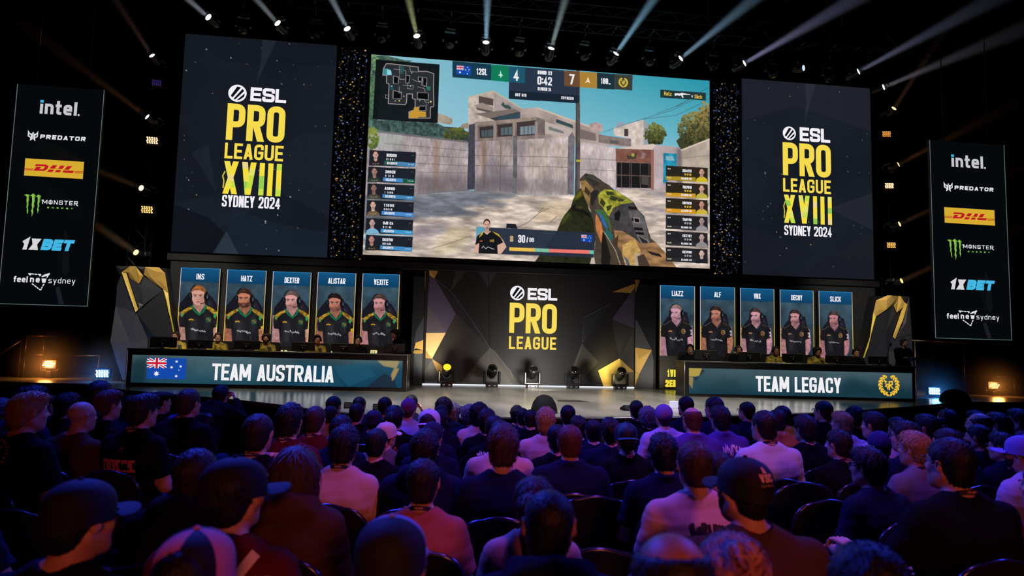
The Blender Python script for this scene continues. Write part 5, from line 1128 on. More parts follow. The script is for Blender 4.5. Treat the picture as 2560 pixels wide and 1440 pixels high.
def game_art(a):
    W2 = (236, 236, 242); T = lambda txt, bl, tr, c=W2, **k: a.text(txt, bl, tr, c, 1, **{'wr': .5, 't': .17, **k})
    flag(a, [(1141.5, 163.5), (1178, 166), (1177, 189), (1140.5, 186)])
    T('12SL', (1191, 186.5), (1218, 172.5)); T('4', (1284, 201.5), (1297, 176)); T('7', (1423, 211), (1436, 186)); T('ROUND 112', (1344, 185.5), (1380, 179), t=.2); T('0:42', (1343, 211.5), (1380, 193.5)); T('01/WG/B 24', (1344, 226), (1378, 220), t=.18); T('BOT 0/3', (1288, 240.5), (1316, 235), t=.2); T('EDYNERO', (1403, 248), (1434, 243), t=.2); T('188_', (1502, 209.5), (1527, 197))
    a.px([(1251, 176), (1254, 186), (1258, 188.5), (1254.5, 190), (1252, 196), (1250, 190), (1245, 188), (1250, 185)], (190, 226, 214), 1); a.px([(1470, 192), (1473, 202), (1476, 209), (1470, 205), (1462, 207.5), (1467, 201)], (246, 226, 190), 1)
    laurel(a, 1558, 206, .135, (226, 196, 70), 1)
    T('Hatz', (1660, 238.5), (1679, 230), (226, 190, 80), wr=.62, t=.15); T('Slick', (1736, 246), (1756, 238), (226, 190, 80), wr=.6, t=.15)
    a.px([(1686, 234), (1692, 233.5), (1700, 234), (1704, 232), (1708, 233), (1720, 235.5), (1725, 235.8), (1725, 237), (1712, 237), (1706, 237.5), (1709, 244), (1706, 245), (1702, 238), (1697, 240), (1694, 238), (1687, 240)], W2, 1); a.px([(1727.5, 239), (1733, 239), (1731, 244), (1729, 244)], (180, 190, 190), 1)
    T('30', (1295, 606.5), (1313, 588)); T('/', (1315, 606.5), (1321, 593)); T('98', (1323, 605), (1335, 594.5)); T('1D', (1274, 604), (1283, 590), (220, 190, 130), t=.14)
    flag(a, [(1453, 586.5), (1480.5, 588), (1480, 606), (1453, 604)])
    L = [(924, 374.6, 1040, '3DD00', 'D1DU1'), (921, 416, 1039, '280CR', '0 12 0'), (919.5, 457.5, 1036, 'A0R8D', '1 1CU8'), (917.5, 499.5, 1034.5, '11005', 'UB0/0'), (915.5, 544, 1033, 'DJR C4', 'D 11 82'), (914, 585.5, 1032, 'DECV8I', '5/8 0.99')]
    for u, v, u1, s, t in L:
        T(s, (u + 42, v + 17), (u + 68, v + 11), t=.22, wr=.6); T(t, (u + 42, v + 26), (u + 63, v + 22), t=.2, wr=.5); T('AELIENTD', (u + 43, v + 36), (u + 69, v + 31.5), (226, 224, 230), t=.24, wr=.6); T('TEAM', (u1 - 20, v + 38), (u1 - 6, v + 36), (200, 220, 230), t=.25, wr=.8); T('CD', (u1 - 11, v + 15), (u1 - 6, v + 13), (120, 130, 140), t=.25)
    for i, v in enumerate((413.5, 454.5, 494, 535.5, 576, 616.5)):
        T(('SD4EIS', '7RLF818', 'URF8C8', '7A81V8', 'CET/R1', 'RE1P88')[i], (1706, v + 16.5), (1729, v + 11), t=.22, wr=.6); T('01 31 C8', (1711, v + 25), (1728, v + 21), (226, 196, 70) if i < 3 else (190, 190, 196), t=.2, wr=.5); T('EL0ACE 92', (1703, v + 35), (1729, v + 31.5), t=.24, wr=.6); T('CL0U', (1668, v + 32), (1678, v + 29.5), (226, 220, 190), t=.25, wr=.7); T('C0', (1669, v + 10), (1676, v + 7), t=.25, wr=.7)
def flag(a, c, ly=2):
    """blue ensign: union in the canton, white stars"""
    a.px(c, (20, 72, 168), ly); q = [np.array(a.pl.loc(*p)) for p in c]
    def B(s, t): return tuple((q[0] * (1 - s) + q[1] * s) * (1 - t) + (q[3] * (1 - s) + q[2] * s) * t)
    def R(s0, t0, s1, t1, col, l): a.lo([B(s0, t0), B(s1, t0), B(s1, t1), B(s0, t1)], col, l)
    Wc, Rc = (238, 236, 240), (200, 22, 48)
    def D(s0, t0, s1, t1, w, col, l): a.lo([B(s0 - w * .5, t0 + w * .35), B(s0 + w * .5, t0 - w * .35), B(s1 + w * .5, t1 - w * .35), B(s1 - w * .5, t1 + w * .35)] if (s1 - s0) * (t1 - t0) > 0 else [B(s0 - w * .5, t0 - w * .35), B(s0 + w * .5, t0 + w * .35), B(s1 + w * .5, t1 + w * .35), B(s1 - w * .5, t1 - w * .35)], col, l)
    D(.03, .03, .47, .47, .09, Wc, ly + 1); D(.03, .47, .47, .03, .09, Wc, ly + 1); D(.03, .03, .47, .47, .035, Rc, ly + 2); D(.03, .47, .47, .03, .035, Rc, ly + 2)
    R(.195, 0, .305, .5, Wc, ly + 3); R(0, .165, .5, .335, Wc, ly + 3); R(.22, 0, .28, .5, Rc, ly + 4); R(0, .20, .5, .30, Rc, ly + 4)
    h = np.linalg.norm(q[0] - q[3])
    for s, t, k in ((.25, .76, .15), (.75, .16, .075), (.63, .44, .08), (.86, .39, .075), (.82, .57, .035), (.76, .86, .08)):
        p = B(s, t); n = 7 if k > .05 else 5; a.lo([(p[0] + h * k * (1 if i % 2 == 0 else .45) * math.sin(math.pi * i / n), p[1] + h * k * (1 if i % 2 == 0 else .45) * math.cos(math.pi * i / n)) for i in range(2 * n)], Wc, ly + 1)
def laurel(a, u, v, r, col, ly=2):
    """wreath of leaves around a monogram"""
    cx, cz = a.pl.loc(u, v)
    def leaf(x, z, an, l, w): a.lo([(x + math.cos(an) * l * t + math.sin(an) * w * y, z + math.sin(an) * l * t - math.cos(an) * w * y) for t, y in ((-.5, 0), (-.2, .8), (.15, .8), (.5, 0), (.15, -.8), (-.2, -.8))], col, ly)
    for s in (-1, 1):
        for k in range(8):
            an = math.radians(-78 + k * 20); x, z = cx + s * r * .86 * math.cos(an), cz + r * .9 * math.sin(an); tl = an + math.pi / 2
            leaf(x, z, (tl + .5) if s > 0 else math.pi - tl - .5, r * .42, r * .11)
            if k % 1 == 0: leaf(cx + s * r * .66 * math.cos(an + .12), cz + r * .72 * math.sin(an + .12), (tl - .5) if s > 0 else math.pi - tl + .5, r * .30, r * .08)
        pts = [(cx + s * r * .76 * math.cos(math.radians(g)), cz + r * .82 * math.sin(math.radians(g))) for g in range(-84, 70, 14)]
        for q in _ribbon(pts, r * .05, False, False): a.lo(q, col, ly)
    for pts in ([(-.36, .36), (-.1, -.36), (.04, .2)], [(.04, .3), (.04, -.4)], [(.04, .26), (.32, .34), (.30, .04), (.08, .0), (.36, -.3)], [(-.4, .36), (-.22, .3)], [(-.30, -.12), (-.10, .06)]):
        for q in _ribbon([(cx + x * r, cz + z * r) for x, z in pts], r * .11, False, True): a.lo(q, col, ly)
led_screen('led_screen', 'huge middle LED screen showing a shooter game with rifle and concrete courtyard', [(930, 137), (1773, 201), (1775, 670), (905, 638)], game_canvas, game_art, 96, grow=.10)

# ------------------------------------------------------------------ portrait screens behind the desks
P167 = Plane((0, 16.7, 0))
def portrait(cv, B, f, a, skin, hair, turn, team, style, beard, seed):
    """one player portrait: B panel corners px, f face centre px, a half head width px"""
    (xl, yt), (xr, _) , yb = B[0], B[1], B[2]; fu, fv = f; rs = np.random.default_rng(seed)
    n = cv.noise(26, 3, seed=seed)[..., None]; h = (cv.gy / cv.h)[..., None]; C = lambda *c: np.array(c) / 255.0
    cv.a[:] = (C(58, 82, 96) * (1 - h) + C(34, 48, 58) * h) * (.7 + .6 * n); top = np.clip(1.35 - np.abs(h - .08) * 9, 0, 1); cv.a[:] = cv.a * (1 - np.clip((.19 - h) * 60, 0, 1)) + (C(20, 84, 128) * (1 - h * 3) + C(12, 44, 72) * h * 3) * np.clip((.19 - h) * 60, 0, 1)
    X = lambda q: [(fu + x * a + .02 * a * y, fv + y * a) for x, y in q]
    p = lambda q, c, al=1, so=0, **k: cv.poly(X(q), c, al, so, **k); e = lambda x, y, rx, ry, c, al=1, so=0, **k: cv.ell(fu + x * a, fv + y * a, rx * a, ry * a, c, al, so, **k); ln = lambda q, w, c, al=1: cv.line(X(q), max(w * a * .011, .8), c, al)
    t = turn; tex = .75 + .5 * cv.noise(5, 3, seed=seed + 3); dk = lambda c, k: tuple(np.array(c) * k)
    # chair
    p([(-2.6, 1.0), (-1.9, .2), (-1.3, -.5), (1.2 + .5 * t, -.45), (1.9, .1), (2.6, 1.2), (2.9, 2.6), (-2.9, 2.6)] if team == 0 else [(-2.3, 1.7), (-1.4, .6), (-.8, -.1), (1.2, -.3), (2.0, -.1), (2.35, 1.5), (2.6, 2.8), (-2.6, 2.8)], (26, 24, 32)); p([(1.1, .2), (1.8, .5), (2.3, 1.6), (1.6, 1.5)], (44, 38, 50), .7, 1); ln([(1.45, .9), (1.55, 1.25)], 3, (150, 150, 160), .6)
    # arms, neck, jersey
    p([(-2.9, 2.3), (-2.2, 2.0), (-2.0, 4.4), (-1.9, 6.2), (-1.2, 7.6), (-1.6, 9.5), (-3.4, 9.5), (-3.0, 4.6)], dk(skin, .82), tex=tex); p([(2.1, 2.0), (2.9, 2.4), (3.1, 5.0), (2.9, 6.6), (1.8, 8.6), (1.2, 8.4), (2.0, 6.0), (2.0, 4.6)], dk(skin, .9), tex=tex)
    p([(-.75, .7), (.85, .6), (1.0, 1.7), (.1, 2.5), (-.8, 1.75)], dk(skin, .78), tex=tex); J = (27, 27, 31) if team == 0 else (24, 23, 27)
    p([(-.85, 1.35), (-1.9, 1.75), (-2.65, 2.2), (-2.85, 3.2), (-2.75, 4.3), (-2.0, 4.4), (-1.85, 6.6), (-1.5, 9.5), (1.9, 9.5), (2.05, 6.6), (1.95, 4.5), (2.85, 4.2), (2.85, 2.7), (2.5, 2.1), (1.7, 1.6), (1.0, 1.25), (.1, 2.45)], J, tex=.8 + .5 * n[..., 0])
    p([(-1.2, 3.0), (-.2, 3.2), (-.4, 6.5), (-1.4, 6.5)], (70, 66, 66), .35, 3); p([(.8, 2.6), (1.6, 2.4), (1.5, 4.5), (.9, 5)], (64, 60, 60), .3, 3)
    for _ in range(14):
        x0, y0 = rs.uniform(-1.7, 1.6), rs.uniform(2.6, 7.5); ln([(x0, y0), (x0 + rs.uniform(-.35, .35), y0 + rs.uniform(.5, 1.3))], rs.uniform(4, 9), [(60, 56, 58), (12, 12, 15), (84, 80, 80)][rs.integers(3)], .35)
    for x0, x1 in ((-1.95, -1.75), (1.85, 1.98)): ln([(x0, 2.6), (x1, 4.6)], 6, (10, 10, 12), .8)
    if team == 0:
        p([(-.9, 1.35), (-1.8, 1.75), (-2.6, 2.3), (-2.5, 3.0), (-1.6, 2.1), (-.85, 1.75)], (158, 122, 38), tex=.45 + 1.1 * cv.noise(4, 3, seed=seed + 7)); p([(1.05, 1.3), (1.8, 1.6), (2.6, 2.2), (2.75, 3.0), (1.8, 2.3), (1.1, 1.75)], (158, 122, 38), tex=.45 + 1.1 * cv.noise(4, 3, seed=seed + 7))
        p([(-2.6, 2.4), (-2.2, 2.5), (-2.3, 3.0)], (40, 150, 90)); p([(2.2, 2.4), (2.6, 2.5), (2.3, 3.2), (2.05, 2.9)], (60, 150, 80)); ln([(-.95, 1.3), (-.55, 2.1), (.1, 2.6), (.75, 2.05), (1.1, 1.2)], 22, (16, 110, 70))
        for _ in range(8): e(rs.uniform(1.3, 2.4), rs.uniform(1.7, 2.3), .12, .05, (60, 48, 20), .8)
    else:
        ln([(-1.0, 1.4), (-1.7, 1.9), (-2.3, 2.2)], 7, (120, 110, 100), .8); ln([(1.2, 1.5), (1.9, 2.1), (2.5, 2.0)], 8, (150, 130, 100), .8); p([(1.1, 1.4), (1.9, 1.7), (2.4, 2.1), (1.9, 2.2), (1.2, 1.8)], (50, 42, 34)); p([(2.5, 3.1), (2.85, 3.0), (2.85, 4.0), (2.6, 4.0)], (196, 192, 196)); e(2.7, 3.5, .1, .25, (40, 40, 60)); ln([(.85, 1.2), (.75, 1.9), (.15, 2.6)], 8, (70, 90, 120), .8); ln([(-2.9, 3.2), (-2.75, 3.0)], 10, (190, 190, 196), .8)
    lc = (206, 150, 40) if team == 0 else (200, 140, 90); ln([(-1.4, 3.35), (-1.1, 3.25), (-.75, 3.35)], 16, lc)
    if team == 0: p([(1.0, 3.0), (1.7, 2.9), (1.7, 3.7), (1.0, 3.7)], (40, 110, 70), .55); ln([(1.05, 3.3), (1.3, 3.1), (1.45, 3.5), (1.7, 3.2)], 8, (150, 110, 50))
    else: e(1.35, 3.35, .38, .45, (170, 120, 70)); e(1.35, 3.35, .26, .33, (30, 27, 28)); ln([(1.2, 3.5), (1.35, 3.15), (1.5, 3.5)], 8, (190, 150, 100))
    x = -1.15
    for _ in range(8):
        w = rs.uniform(.12, .3); y = 4.85 + rs.uniform(-.12, .12) + .12 * x; ln([(x, y), (x + w * .5, y - .25 * rs.random()), (x + w, y + .1)], rs.uniform(6, 12), (206, 204, 210), .9); x += w + .06
    if team == 0: p([(2.35, 4.0), (2.8, 3.9), (2.75, 4.3), (2.35, 4.4)], (40, 120, 50) if seed % 2 else (196, 160, 40))
    # ears cups behind, head, hair
    if style == 'curl': e(.05, -.85, 1.02, .72, hair, tex=tex)
    e(.05 + .1 * abs(t), -.55, 1.08, 1.0, hair, tex=tex); e(.42 - .0 * t, -.3, .85, 1.05, dk(hair, .85), tex=tex)
    fc = t * .12; p([(-.92 + fc, -.55), (-.93 + fc, .2), (-.80 + fc, .75), (-.45 + fc * 1.5, 1.2), (.05 + fc * 2, 1.32), (.5 + fc, 1.15), (.80, .65), (.9, .0), (.88, -.55), (.5, -.85), (-.5, -.85)], skin); p([(.25, .1), (.9, -.3), (.88, .3), (.75, .7), (.4, 1.15), (.2, .9)], dk(skin, .80), .75, 2); p([(-.9, -.6), (.85, -.6), (.8, -.3), (-.8, -.35)], tuple(min(255, c * 1.08) for c in skin), .6, 2)
    p([(-1.0, -.45), (-.9, -.75), (-.4, -.9), (.3, -.82), (.85, -.55), (.98, -.1), (1.06, -.4), (.9, -1.15), (.3, -1.52), (-.4, -1.5), (-.95, -1.1)], hair, tex=.7 + .6 * cv.noise(3, 3, seed=seed + 5)); p([(-.6, -1.3), (.1, -1.42), (.4, -1.2), (-.3, -1.05)], tuple(min(255, c * 1.5 + 12) for c in hair), .45, 1)
    fx = t * (.30 if team == 0 else .40)
    for s in (-1, 1):
        ex = fx + s * .37; p([(ex - .26, -.26 + .05 * s), (ex + .26, -.26 - .05 * s), (ex + .26, -.16 - .03 * s), (ex - .26, -.15 + .03 * s)], dk(hair, .8)); e(ex, .02, .20, .085, (222, 206, 200)); e(ex + t * .05, .02, .085, .085, (44, 36, 36)); ln([(ex - .22, -.04), (ex, -.09), (ex + .22, -.03)], 5, (50, 32, 30)); e(ex, .12, .2, .05, dk(skin, .78), .6, 1)
    p([(fx - .06 + t * .12, -.1), (fx + .10 + t * .05, -.1), (fx + .22, .42), (fx, .52), (fx - .22 + t * .1, .42)], dk(skin, .88), .8, 1); ln([(fx - .2 + t * .06, .46), (fx, .52), (fx + .2, .45)], 6, dk(skin, .6), .8); e(fx - .05 + t * .1, .3, .07, .2, tuple(min(255, c * 1.12) for c in skin), .7, 1)
    if beard:
        bc = dk(hair, .9); al = .85 if beard == 2 else .42
        p([(-.86 + fc, .45), (-.5 + fx * .5, .62), (fx - .35, .62), (fx, .58), (fx + .35, .62), (.6, .5), (.86, .1), (.84, .6), (.5, 1.2), (.05 + fc * 2, 1.36), (-.45 + fc * 1.5, 1.24), (-.8 + fc, .8)], bc, al, 1)
    p([(fx - .30, .78), (fx, .72), (fx + .30, .77), (fx + .2, .88), (fx, .92), (fx - .22, .89)], (170, 96, 90)); ln([(fx - .3, .80), (fx, .82), (fx + .3, .79)], 5, (96, 48, 46)); e(fx, 1.0, .2, .04, dk(skin, .75), .6, 1)
    # headset
    A = np.radians(np.linspace(196, 356, 16)); ln([(.06 + 1.18 * math.cos(q), -.35 + 1.28 * math.sin(q)) for q in A], 16, (20, 20, 26)); A = np.radians(np.linspace(250, 345, 12)); ln([(.08 + 1.16 * math.cos(q), -.33 + 1.28 * math.sin(q)) for q in A], 5, (150, 160, 170), .8)
    e(-1.12 + .1 * max(-t, 0), -.02, .24, .55, (18, 19, 25)); e(-1.2 + .1 * max(-t, 0), -.1, .07, .3, (60, 70, 80), .7); e(1.14, .08, .36, .64, (16, 17, 23)); e(1.26, .02, .14, .34, (50, 66, 80), .8); ln([(1.2, .2), (1.3, .0), (1.25, .35)], 6, (160, 170, 180), .7)
    ln([(1.1, .6), (.8, .95), (.45 + fx, 1.05)], 8, (24, 24, 28)); e(.45 + fx, 1.03, .12, .08, (30, 30, 34))
PAN = [((453, 669), (552, 672), 862, 'INS', (495.5, 740), 17.6, (206, 152, 136), (142, 84, 42), -.2, 0, 'short', 0),
       ((569, 674), (667, 677), 864, 'HATZ', (610.5, 747), 17.0, (190, 120, 92), (58, 36, 28), -.35, 0, 'short', 2),
       ((683, 679), (779, 681), 866, 'DEXTER', (728, 751), 16.2, (210, 152, 148), (92, 76, 70), -.45, 0, 'short', 1),
       ((795, 680), (891, 684), 866, 'ALISTAR', (837, 758), 16.0, (186, 120, 98), (28, 22, 22), -.2, 0, 'short', 1),
       ((907, 684), (1000, 686), 866, 'VEXITE', (948, 759), 15.6, (204, 140, 142), (70, 54, 50), -.35, 0, 'short', 1),
       ((1650, 713), (1737, 716), 889, 'LIAZZ', (1689, 782), 13.6, (204, 148, 168), (130, 104, 104), -.75, 1, 'short', 1),
       ((1750, 716), (1837, 719), 893, 'ALF', (1789.5, 786), 13.2, (186, 120, 96), (44, 34, 30), -.75, 1, 'curl', 1),
       ((1850, 720), (1935, 723), 897, 'VNX', (1888.5, 790), 12.8, (204, 146, 158), (60, 46, 46), -.75, 1, 'short', 1),
       ((1949, 724), (2033, 727), 900, 'DECOY', (1987, 793), 12.4, (200, 140, 144), (50, 40, 40), -.7, 1, 'short', 1),
       ((2046, 727), (2130, 731), 902, 'SLICK', (2084, 797), 12.2, (190, 124, 134), (66, 54, 54), -.6, 1, 'short', 1)]
LAB = ['%s of the left row, counted from the gold column' % q for q in ('first', 'second', 'third', 'fourth', 'fifth')] + ['first of the right row, with yellow lettering below', 'second of the right row', 'third of the right row', 'fourth of the right row', 'last of the right row, beside gold column']
for i, (tl, tr, yb, nm, f, a, sk, hc, t, team, sty, brd) in enumerate(PAN):
    q = P167.loc(*tl); q1 = P167.loc(*tr); b = P167.loc((tl[0] + tr[0]) / 2 - (4 if team == 0 else 0), yb + 24); zt = (q[1] + q1[1]) / 2; rc = (q[0], q1[0], ZS + .02, zt)
    zb = P167.loc(tl[0] - 6 if team == 0 else tl[0], yb)[1]
    o = empty('portrait_screen', ((rc[0] + rc[1]) / 2, 16.7, ZS), 0, 'portrait screen of headset player, ' + LAB[i], 'screen', 'portrait screens behind the %s desk' % ('left' if team == 0 else 'right'))
    cv = Canvas(P167, (rc[0], rc[1], zb, zt), 105 if team == 0 else 96); portrait(cv, (tl, tr, yb), f, a, sk, hc, t, team, sty, brd, i + 1)
    child_at(cv.build('display'), o); ar = Art(P167)
    w = q1[0] - q[0]; cx = (q[0] + q1[0]) / 2; hgt = .135 if team == 0 else .135; tw = {3: .20, 4: .285, 5: .33, 6: .385, 7: .45}[len(nm)] * w; zc = zt - .20
    for pl in text_polys(nm, cx - tw / 2, cx + tw / 2, zc - hgt / 2, zc + hgt / 2, wr=.5, t=.155, r=.2): ar.lo(pl, (238, 238, 244), 2)
    e = .014; ar.lo([(rc[0], zt - e), (rc[1], zt - e), (rc[1], zt), (rc[0], zt)], (40, 130, 190), 2)
    for s0, cc in ((rc[0], ((200, 190, 190), (226, 190, 60))), (rc[1] - e, ((210, 180, 120), (236, 200, 50)))):
        zm = (zb + zt) / 2
        ar.lo([(s0, zm), (s0 + e, zm), (s0 + e, zt), (s0, zt)], cc[0], 2); ar.lo([(s0, zb), (s0 + e, zb), (s0 + e, zm), (s0, zm)], cc[1], 2)
    if team == 1 and i == 5:
        for pl in text_polys('1VES', rc[0] + .20, rc[0] + .56, ZS + .32, ZS + .50, wr=.6, t=.26): ar.lo(pl, (240, 226, 70), 2)
        for pl in text_polys('2EN0', rc[0] + .15, rc[0] + .56, ZS + .06, ZS + .24, wr=.6, t=.26): ar.lo(pl, (240, 220, 60), 2)
    if team == 0 and i in (2, 3, 4):
        for pl in text_polys(('7IES', 'III', '0 AECER')[i - 2], rc[0] + (.05 if i > 2 else .1), rc[0] + .42, zb - .18, zb - .08, wr=.7, t=.26): ar.lo(pl, (230, 216, 150), 2)
    child_at(ar.build('graphics'), o); child_at(panel_box('cabinet', P167, rc, .10, mat('portrait_base', (44, 44, 46), .6), o, 0, -.003), o)
# black walls the portraits hang on
for nm, c, lab in (('a', [(424, 650), (1000, 668), (1000, 962), (410, 952)], 'left'), ('b', [(1655, 688), (2190, 708), (2190, 985), (1655, 972)], 'right')):
    pl = Plane((0, 16.86, 0)); rc = rect_px(pl, c); rc = (rc[0], rc[1], ZS, 3.5)
    tag(panel_box('set_wall', pl, rc, .08, mat('set_wall_black', (17, 20, 26), .7), None), 'flat black set wall behind the %s row of portrait screens' % lab, 'set wall')

# ------------------------------------------------------------------ low-poly printed backdrop with the lit lettering
o = empty('stage_backdrop', (2.77, 17, ZS), 0, 'dark faceted backdrop with glowing league lettering at stage centre', 'backdrop')
def zc(x, y): return (x / 4.129 + 1040, y / 4.129 + 660)
P17b = Plane((0, 16.94, 0)); a = Art(P17b, .002, .0008); c0 = P17b.loc(1066, 660); c1 = P17b.loc(1586, 690); x0, x1 = c0[0], c1[0]; TOPZ = 3.52
a.lo([(x0, ZS), (x1, ZS), (x1, TOPZ), (x0, TOPZ)], (34, 34, 38), 0)
Z = lambda *q: [zc(*p) for p in q]
GR, GO, PU = (78, 78, 84), (226, 184, 100), (84, 78, 110)
for q, c in ((((420, 12), (570, 12), (360, 280)), (58, 62, 68)), (((600, 14), (870, 24), (745, 240)), (56, 60, 66)), (((200, 150), (360, 280), (560, 540), (760, 860), (740, 900), (480, 700), (410, 520)), (38, 38, 48)), (((410, 515), (760, 860), (640, 990), (450, 1250), (200, 1250), (170, 975)), (52, 51, 52)), (((765, 862), (650, 985), (450, 1252), (760, 1262)), (84, 83, 84)), (((765, 862), (760, 1262), (1010, 1270), (960, 1100)), (78, 77, 77)), (((765, 862), (820, 900), (1100, 1272), (1010, 1270)), (68, 66, 65)),
             (((140, 118), (195, 150), (410, 515), (310, 705), (108, 710), (125, 320)), PU), (((108, 710), (125, 420), (310, 705)), (92, 88, 108)), (((138, 62), (228, 75), (190, 150), (138, 115)), (196, 152, 78)), (((138, 62), (170, 100), (190, 150), (138, 115)), (226, 178, 96)), (((104, 712), (308, 710), (165, 978), (100, 890)), (246, 214, 158)), (((100, 890), (165, 978), (98, 970)), (190, 150, 90)), (((98, 970), (165, 978), (90, 1110)), (70, 74, 86)), (((165, 978), (320, 1085), (240, 1145), (240, 1165)), (196, 160, 96)), (((165, 980), (230, 1150), (210, 1250), (90, 1245), (90, 1110)), (88, 90, 100)),
             (((2030, 288), (2255, 205), (2215, 300)), (200, 156, 78)), (((2255, 205), (2255, 245), (2215, 300)), (232, 186, 104)), (((2215, 300), (2258, 250), (2252, 662), (2022, 570)), (78, 70, 98)), (((2022, 570), (2252, 662), (2095, 970), (2040, 700)), (50, 50, 58)), (((2252, 662), (2250, 1110), (2100, 975)), (60, 60, 66)), (((1733, 550), (1780, 650), (1752, 770), (1710, 820)), (66, 68, 78)), (((1733, 550), (2022, 400), (1880, 580), (1720, 800)), (38, 40, 46)), (((1710, 820), (1880, 1010), (1640, 1280), (1600, 1100)), (66, 64, 62)),
             (((1878, 1100), (2098, 975), (2050, 1150)), (240, 208, 112)), (((2098, 975), (2135, 1120), (2050, 1190), (2050, 1150)), (246, 214, 120)), (((2098, 975), (2250, 1112), (2180, 1160), (2135, 1120)), (206, 172, 98)), (((1878, 1100), (2050, 1150), (2050, 1210), (2040, 1280), (1940, 1282)), (226, 188, 96)), (((2250, 1112), (2250, 1290), (2060, 1288), (2050, 1190), (2135, 1120)), (112, 108, 104))): a.px(Z(*q), c, 1)
for q in (((195, 150), (355, 280)), ((360, 285), (600, 620), (760, 860)), ((2022, 405), (1735, 552)), ((1720, 820), (1640, 1050)), ((760, 862), (980, 1110), (1000, 1180))): a.line(Z(*q), .006, (120, 120, 128), 2)
for u in (760,): a.line(Z((750, 30), (762, 860)), .008, (26, 26, 28), 2)
child_at(a.build('printed_facets', None, PRINT), o); child_at(panel_box('board', P17b, (x0, x1, ZS, TOPZ), .12, CAB, o), o)
g = Art(P17b, .02, .003); esl(g, (1293, 732.7), .183, ((1318.5, 749.5), (1393, 722.5)), ((1272.5, 832), (1392.4, 760.5)), ((1271.8, 872), (1390.5, 843.5)), 0, (250, 220, 92)); child_at(g.build('lit_lettering'), o)
gl = point('lettering_glow', (P17b.loc(1332, 800)[0], 16.72, P17b.loc(1332, 800)[1]), (1.0, .82, .35), 7, .3)
for dz in (.55, -.5): point('lettering_glow', (P17b.loc(1332, 800)[0], 16.72, P17b.loc(1332, 800)[1] + dz), (1.0, .86, .5), 4, .3)
for k, (pts, xx, lab) in enumerate((([((0, 800), (98, 785), (98, 890), (0, 870), (-20, 880)), ((-20, 890), (98, 890), (95, 925), (0, 930), (-30, 920)), ((0, 690), (108, 540), (102, 785), (-20, 820)), ((-20, 930), (95, 925), (90, 1245), (20, 1120)), ((-20, 930), (20, 1120), (60, 1240), (-30, 1240)), ((92, 72), (134, 72), (122, 290))], (-40, 96), 'left'), ([((2258, 162), (2310, 165), (2262, 300)), ((2262, 580), (2280, 585), (2432, 885), (2262, 860)), ((2262, 862), (2432, 888), (2300, 1140), (2262, 1110)), ((2262, 862), (2300, 980), (2350, 950), (2432, 888)), ((2260, 1115), (2300, 1140), (2255, 1290)), ((2432, 888), (2450, 1000), (2445, 1290), (2260, 1290), (2300, 1140))], (2262, 2475), 'right'))):
    pl = Plane((0, 16.96 if k == 0 else 16.92, 0)); w = empty('backdrop_wing', (pl.loc(*zc(sum(xx) / 2, 600))[0], 16.95, ZS), 0, 'narrow faceted wing panel with gold triangles at the %s edge of the backdrop' % lab, 'backdrop wing', 'faceted wings of the backdrop')
    b = Art(pl, .012, .0008); s0, s1 = pl.loc(*zc(xx[0], 600))[0], pl.loc(*zc(xx[1], 600))[0]
    if k == 0: s1 = x0 - .01
    else: s0 = x1 + .01
    b.lo([(s0, ZS), (s1, ZS), (s1, 3.36), (s0, 3.36)], (30, 34, 44), 0)
    C = ([(230, 192, 116), (190, 158, 92), (60, 66, 84), (82, 90, 106), (70, 80, 98), (180, 140, 70)], [(180, 140, 70), (76, 80, 94), (236, 200, 118), (214, 176, 100), (232, 200, 112), (84, 90, 104)])[k]
    for q, c in zip(pts, C):
        P = [pl.loc(*zc(*p)) for p in q]; b.lo([(min(max(s, s0), s1), max(z, ZS)) for s, z in P], c, 1)
    child_at(b.build('printed_facets', None, PRINT), w); child_at(panel_box('board', pl, (s0, s1, ZS, 3.36), .05, CAB, w), w)
# lit strip where the backdrop meets the deck
mb = MB(); mb.box(((x0 + x1) / 2, 16.90, ZS + .018), (x1 - x0, .03, .03)); tag(mb.build('light_strip', emit('strip_white', (235, 238, 245), 1.1)), 'thin white light strip along the foot of the centre backdrop', 'light strip')

# ------------------------------------------------------------------ folded gold-and-black columns at both ends of the set
def facet_column(label, Y, outline, facets, sc, off, depth=.22):
    pl = Plane((0, Y, 0)); conv = lambda q: pl.loc(q[0] / sc + off[0], q[1] / sc + off[1]); w = [conv(q) for q in outline]
    cx = sum(p[0] for p in w) / len(w); o = empty('faceted_column', (cx, Y, ZS), 0, label, 'set column', 'folded columns at the set ends')
    w = [(s, max(z, ZS)) for s, z in w]
    bk = MB().prism([pl.world(s, z, -.10) for s, z in w], (0, depth, 0)).build('core', mat('column_black', (15, 16, 20), .5), None); child_at(bk, o)
    def fold(s, z): return .035 * math.sin(s * 5.1 + z * 3.3) + .03 * math.sin(s * 2.2 - z * 4.7)
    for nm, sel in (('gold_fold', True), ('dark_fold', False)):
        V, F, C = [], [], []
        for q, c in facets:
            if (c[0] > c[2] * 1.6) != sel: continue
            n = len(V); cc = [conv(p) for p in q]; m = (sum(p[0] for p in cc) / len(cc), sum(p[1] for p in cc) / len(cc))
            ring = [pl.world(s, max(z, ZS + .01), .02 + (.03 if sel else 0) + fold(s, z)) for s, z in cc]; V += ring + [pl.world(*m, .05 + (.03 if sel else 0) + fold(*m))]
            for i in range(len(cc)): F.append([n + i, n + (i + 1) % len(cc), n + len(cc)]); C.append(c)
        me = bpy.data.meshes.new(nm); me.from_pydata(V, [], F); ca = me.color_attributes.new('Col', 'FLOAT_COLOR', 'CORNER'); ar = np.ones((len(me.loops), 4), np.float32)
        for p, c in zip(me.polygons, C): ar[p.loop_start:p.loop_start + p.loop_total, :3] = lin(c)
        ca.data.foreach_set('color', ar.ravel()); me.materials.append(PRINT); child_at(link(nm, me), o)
    return o
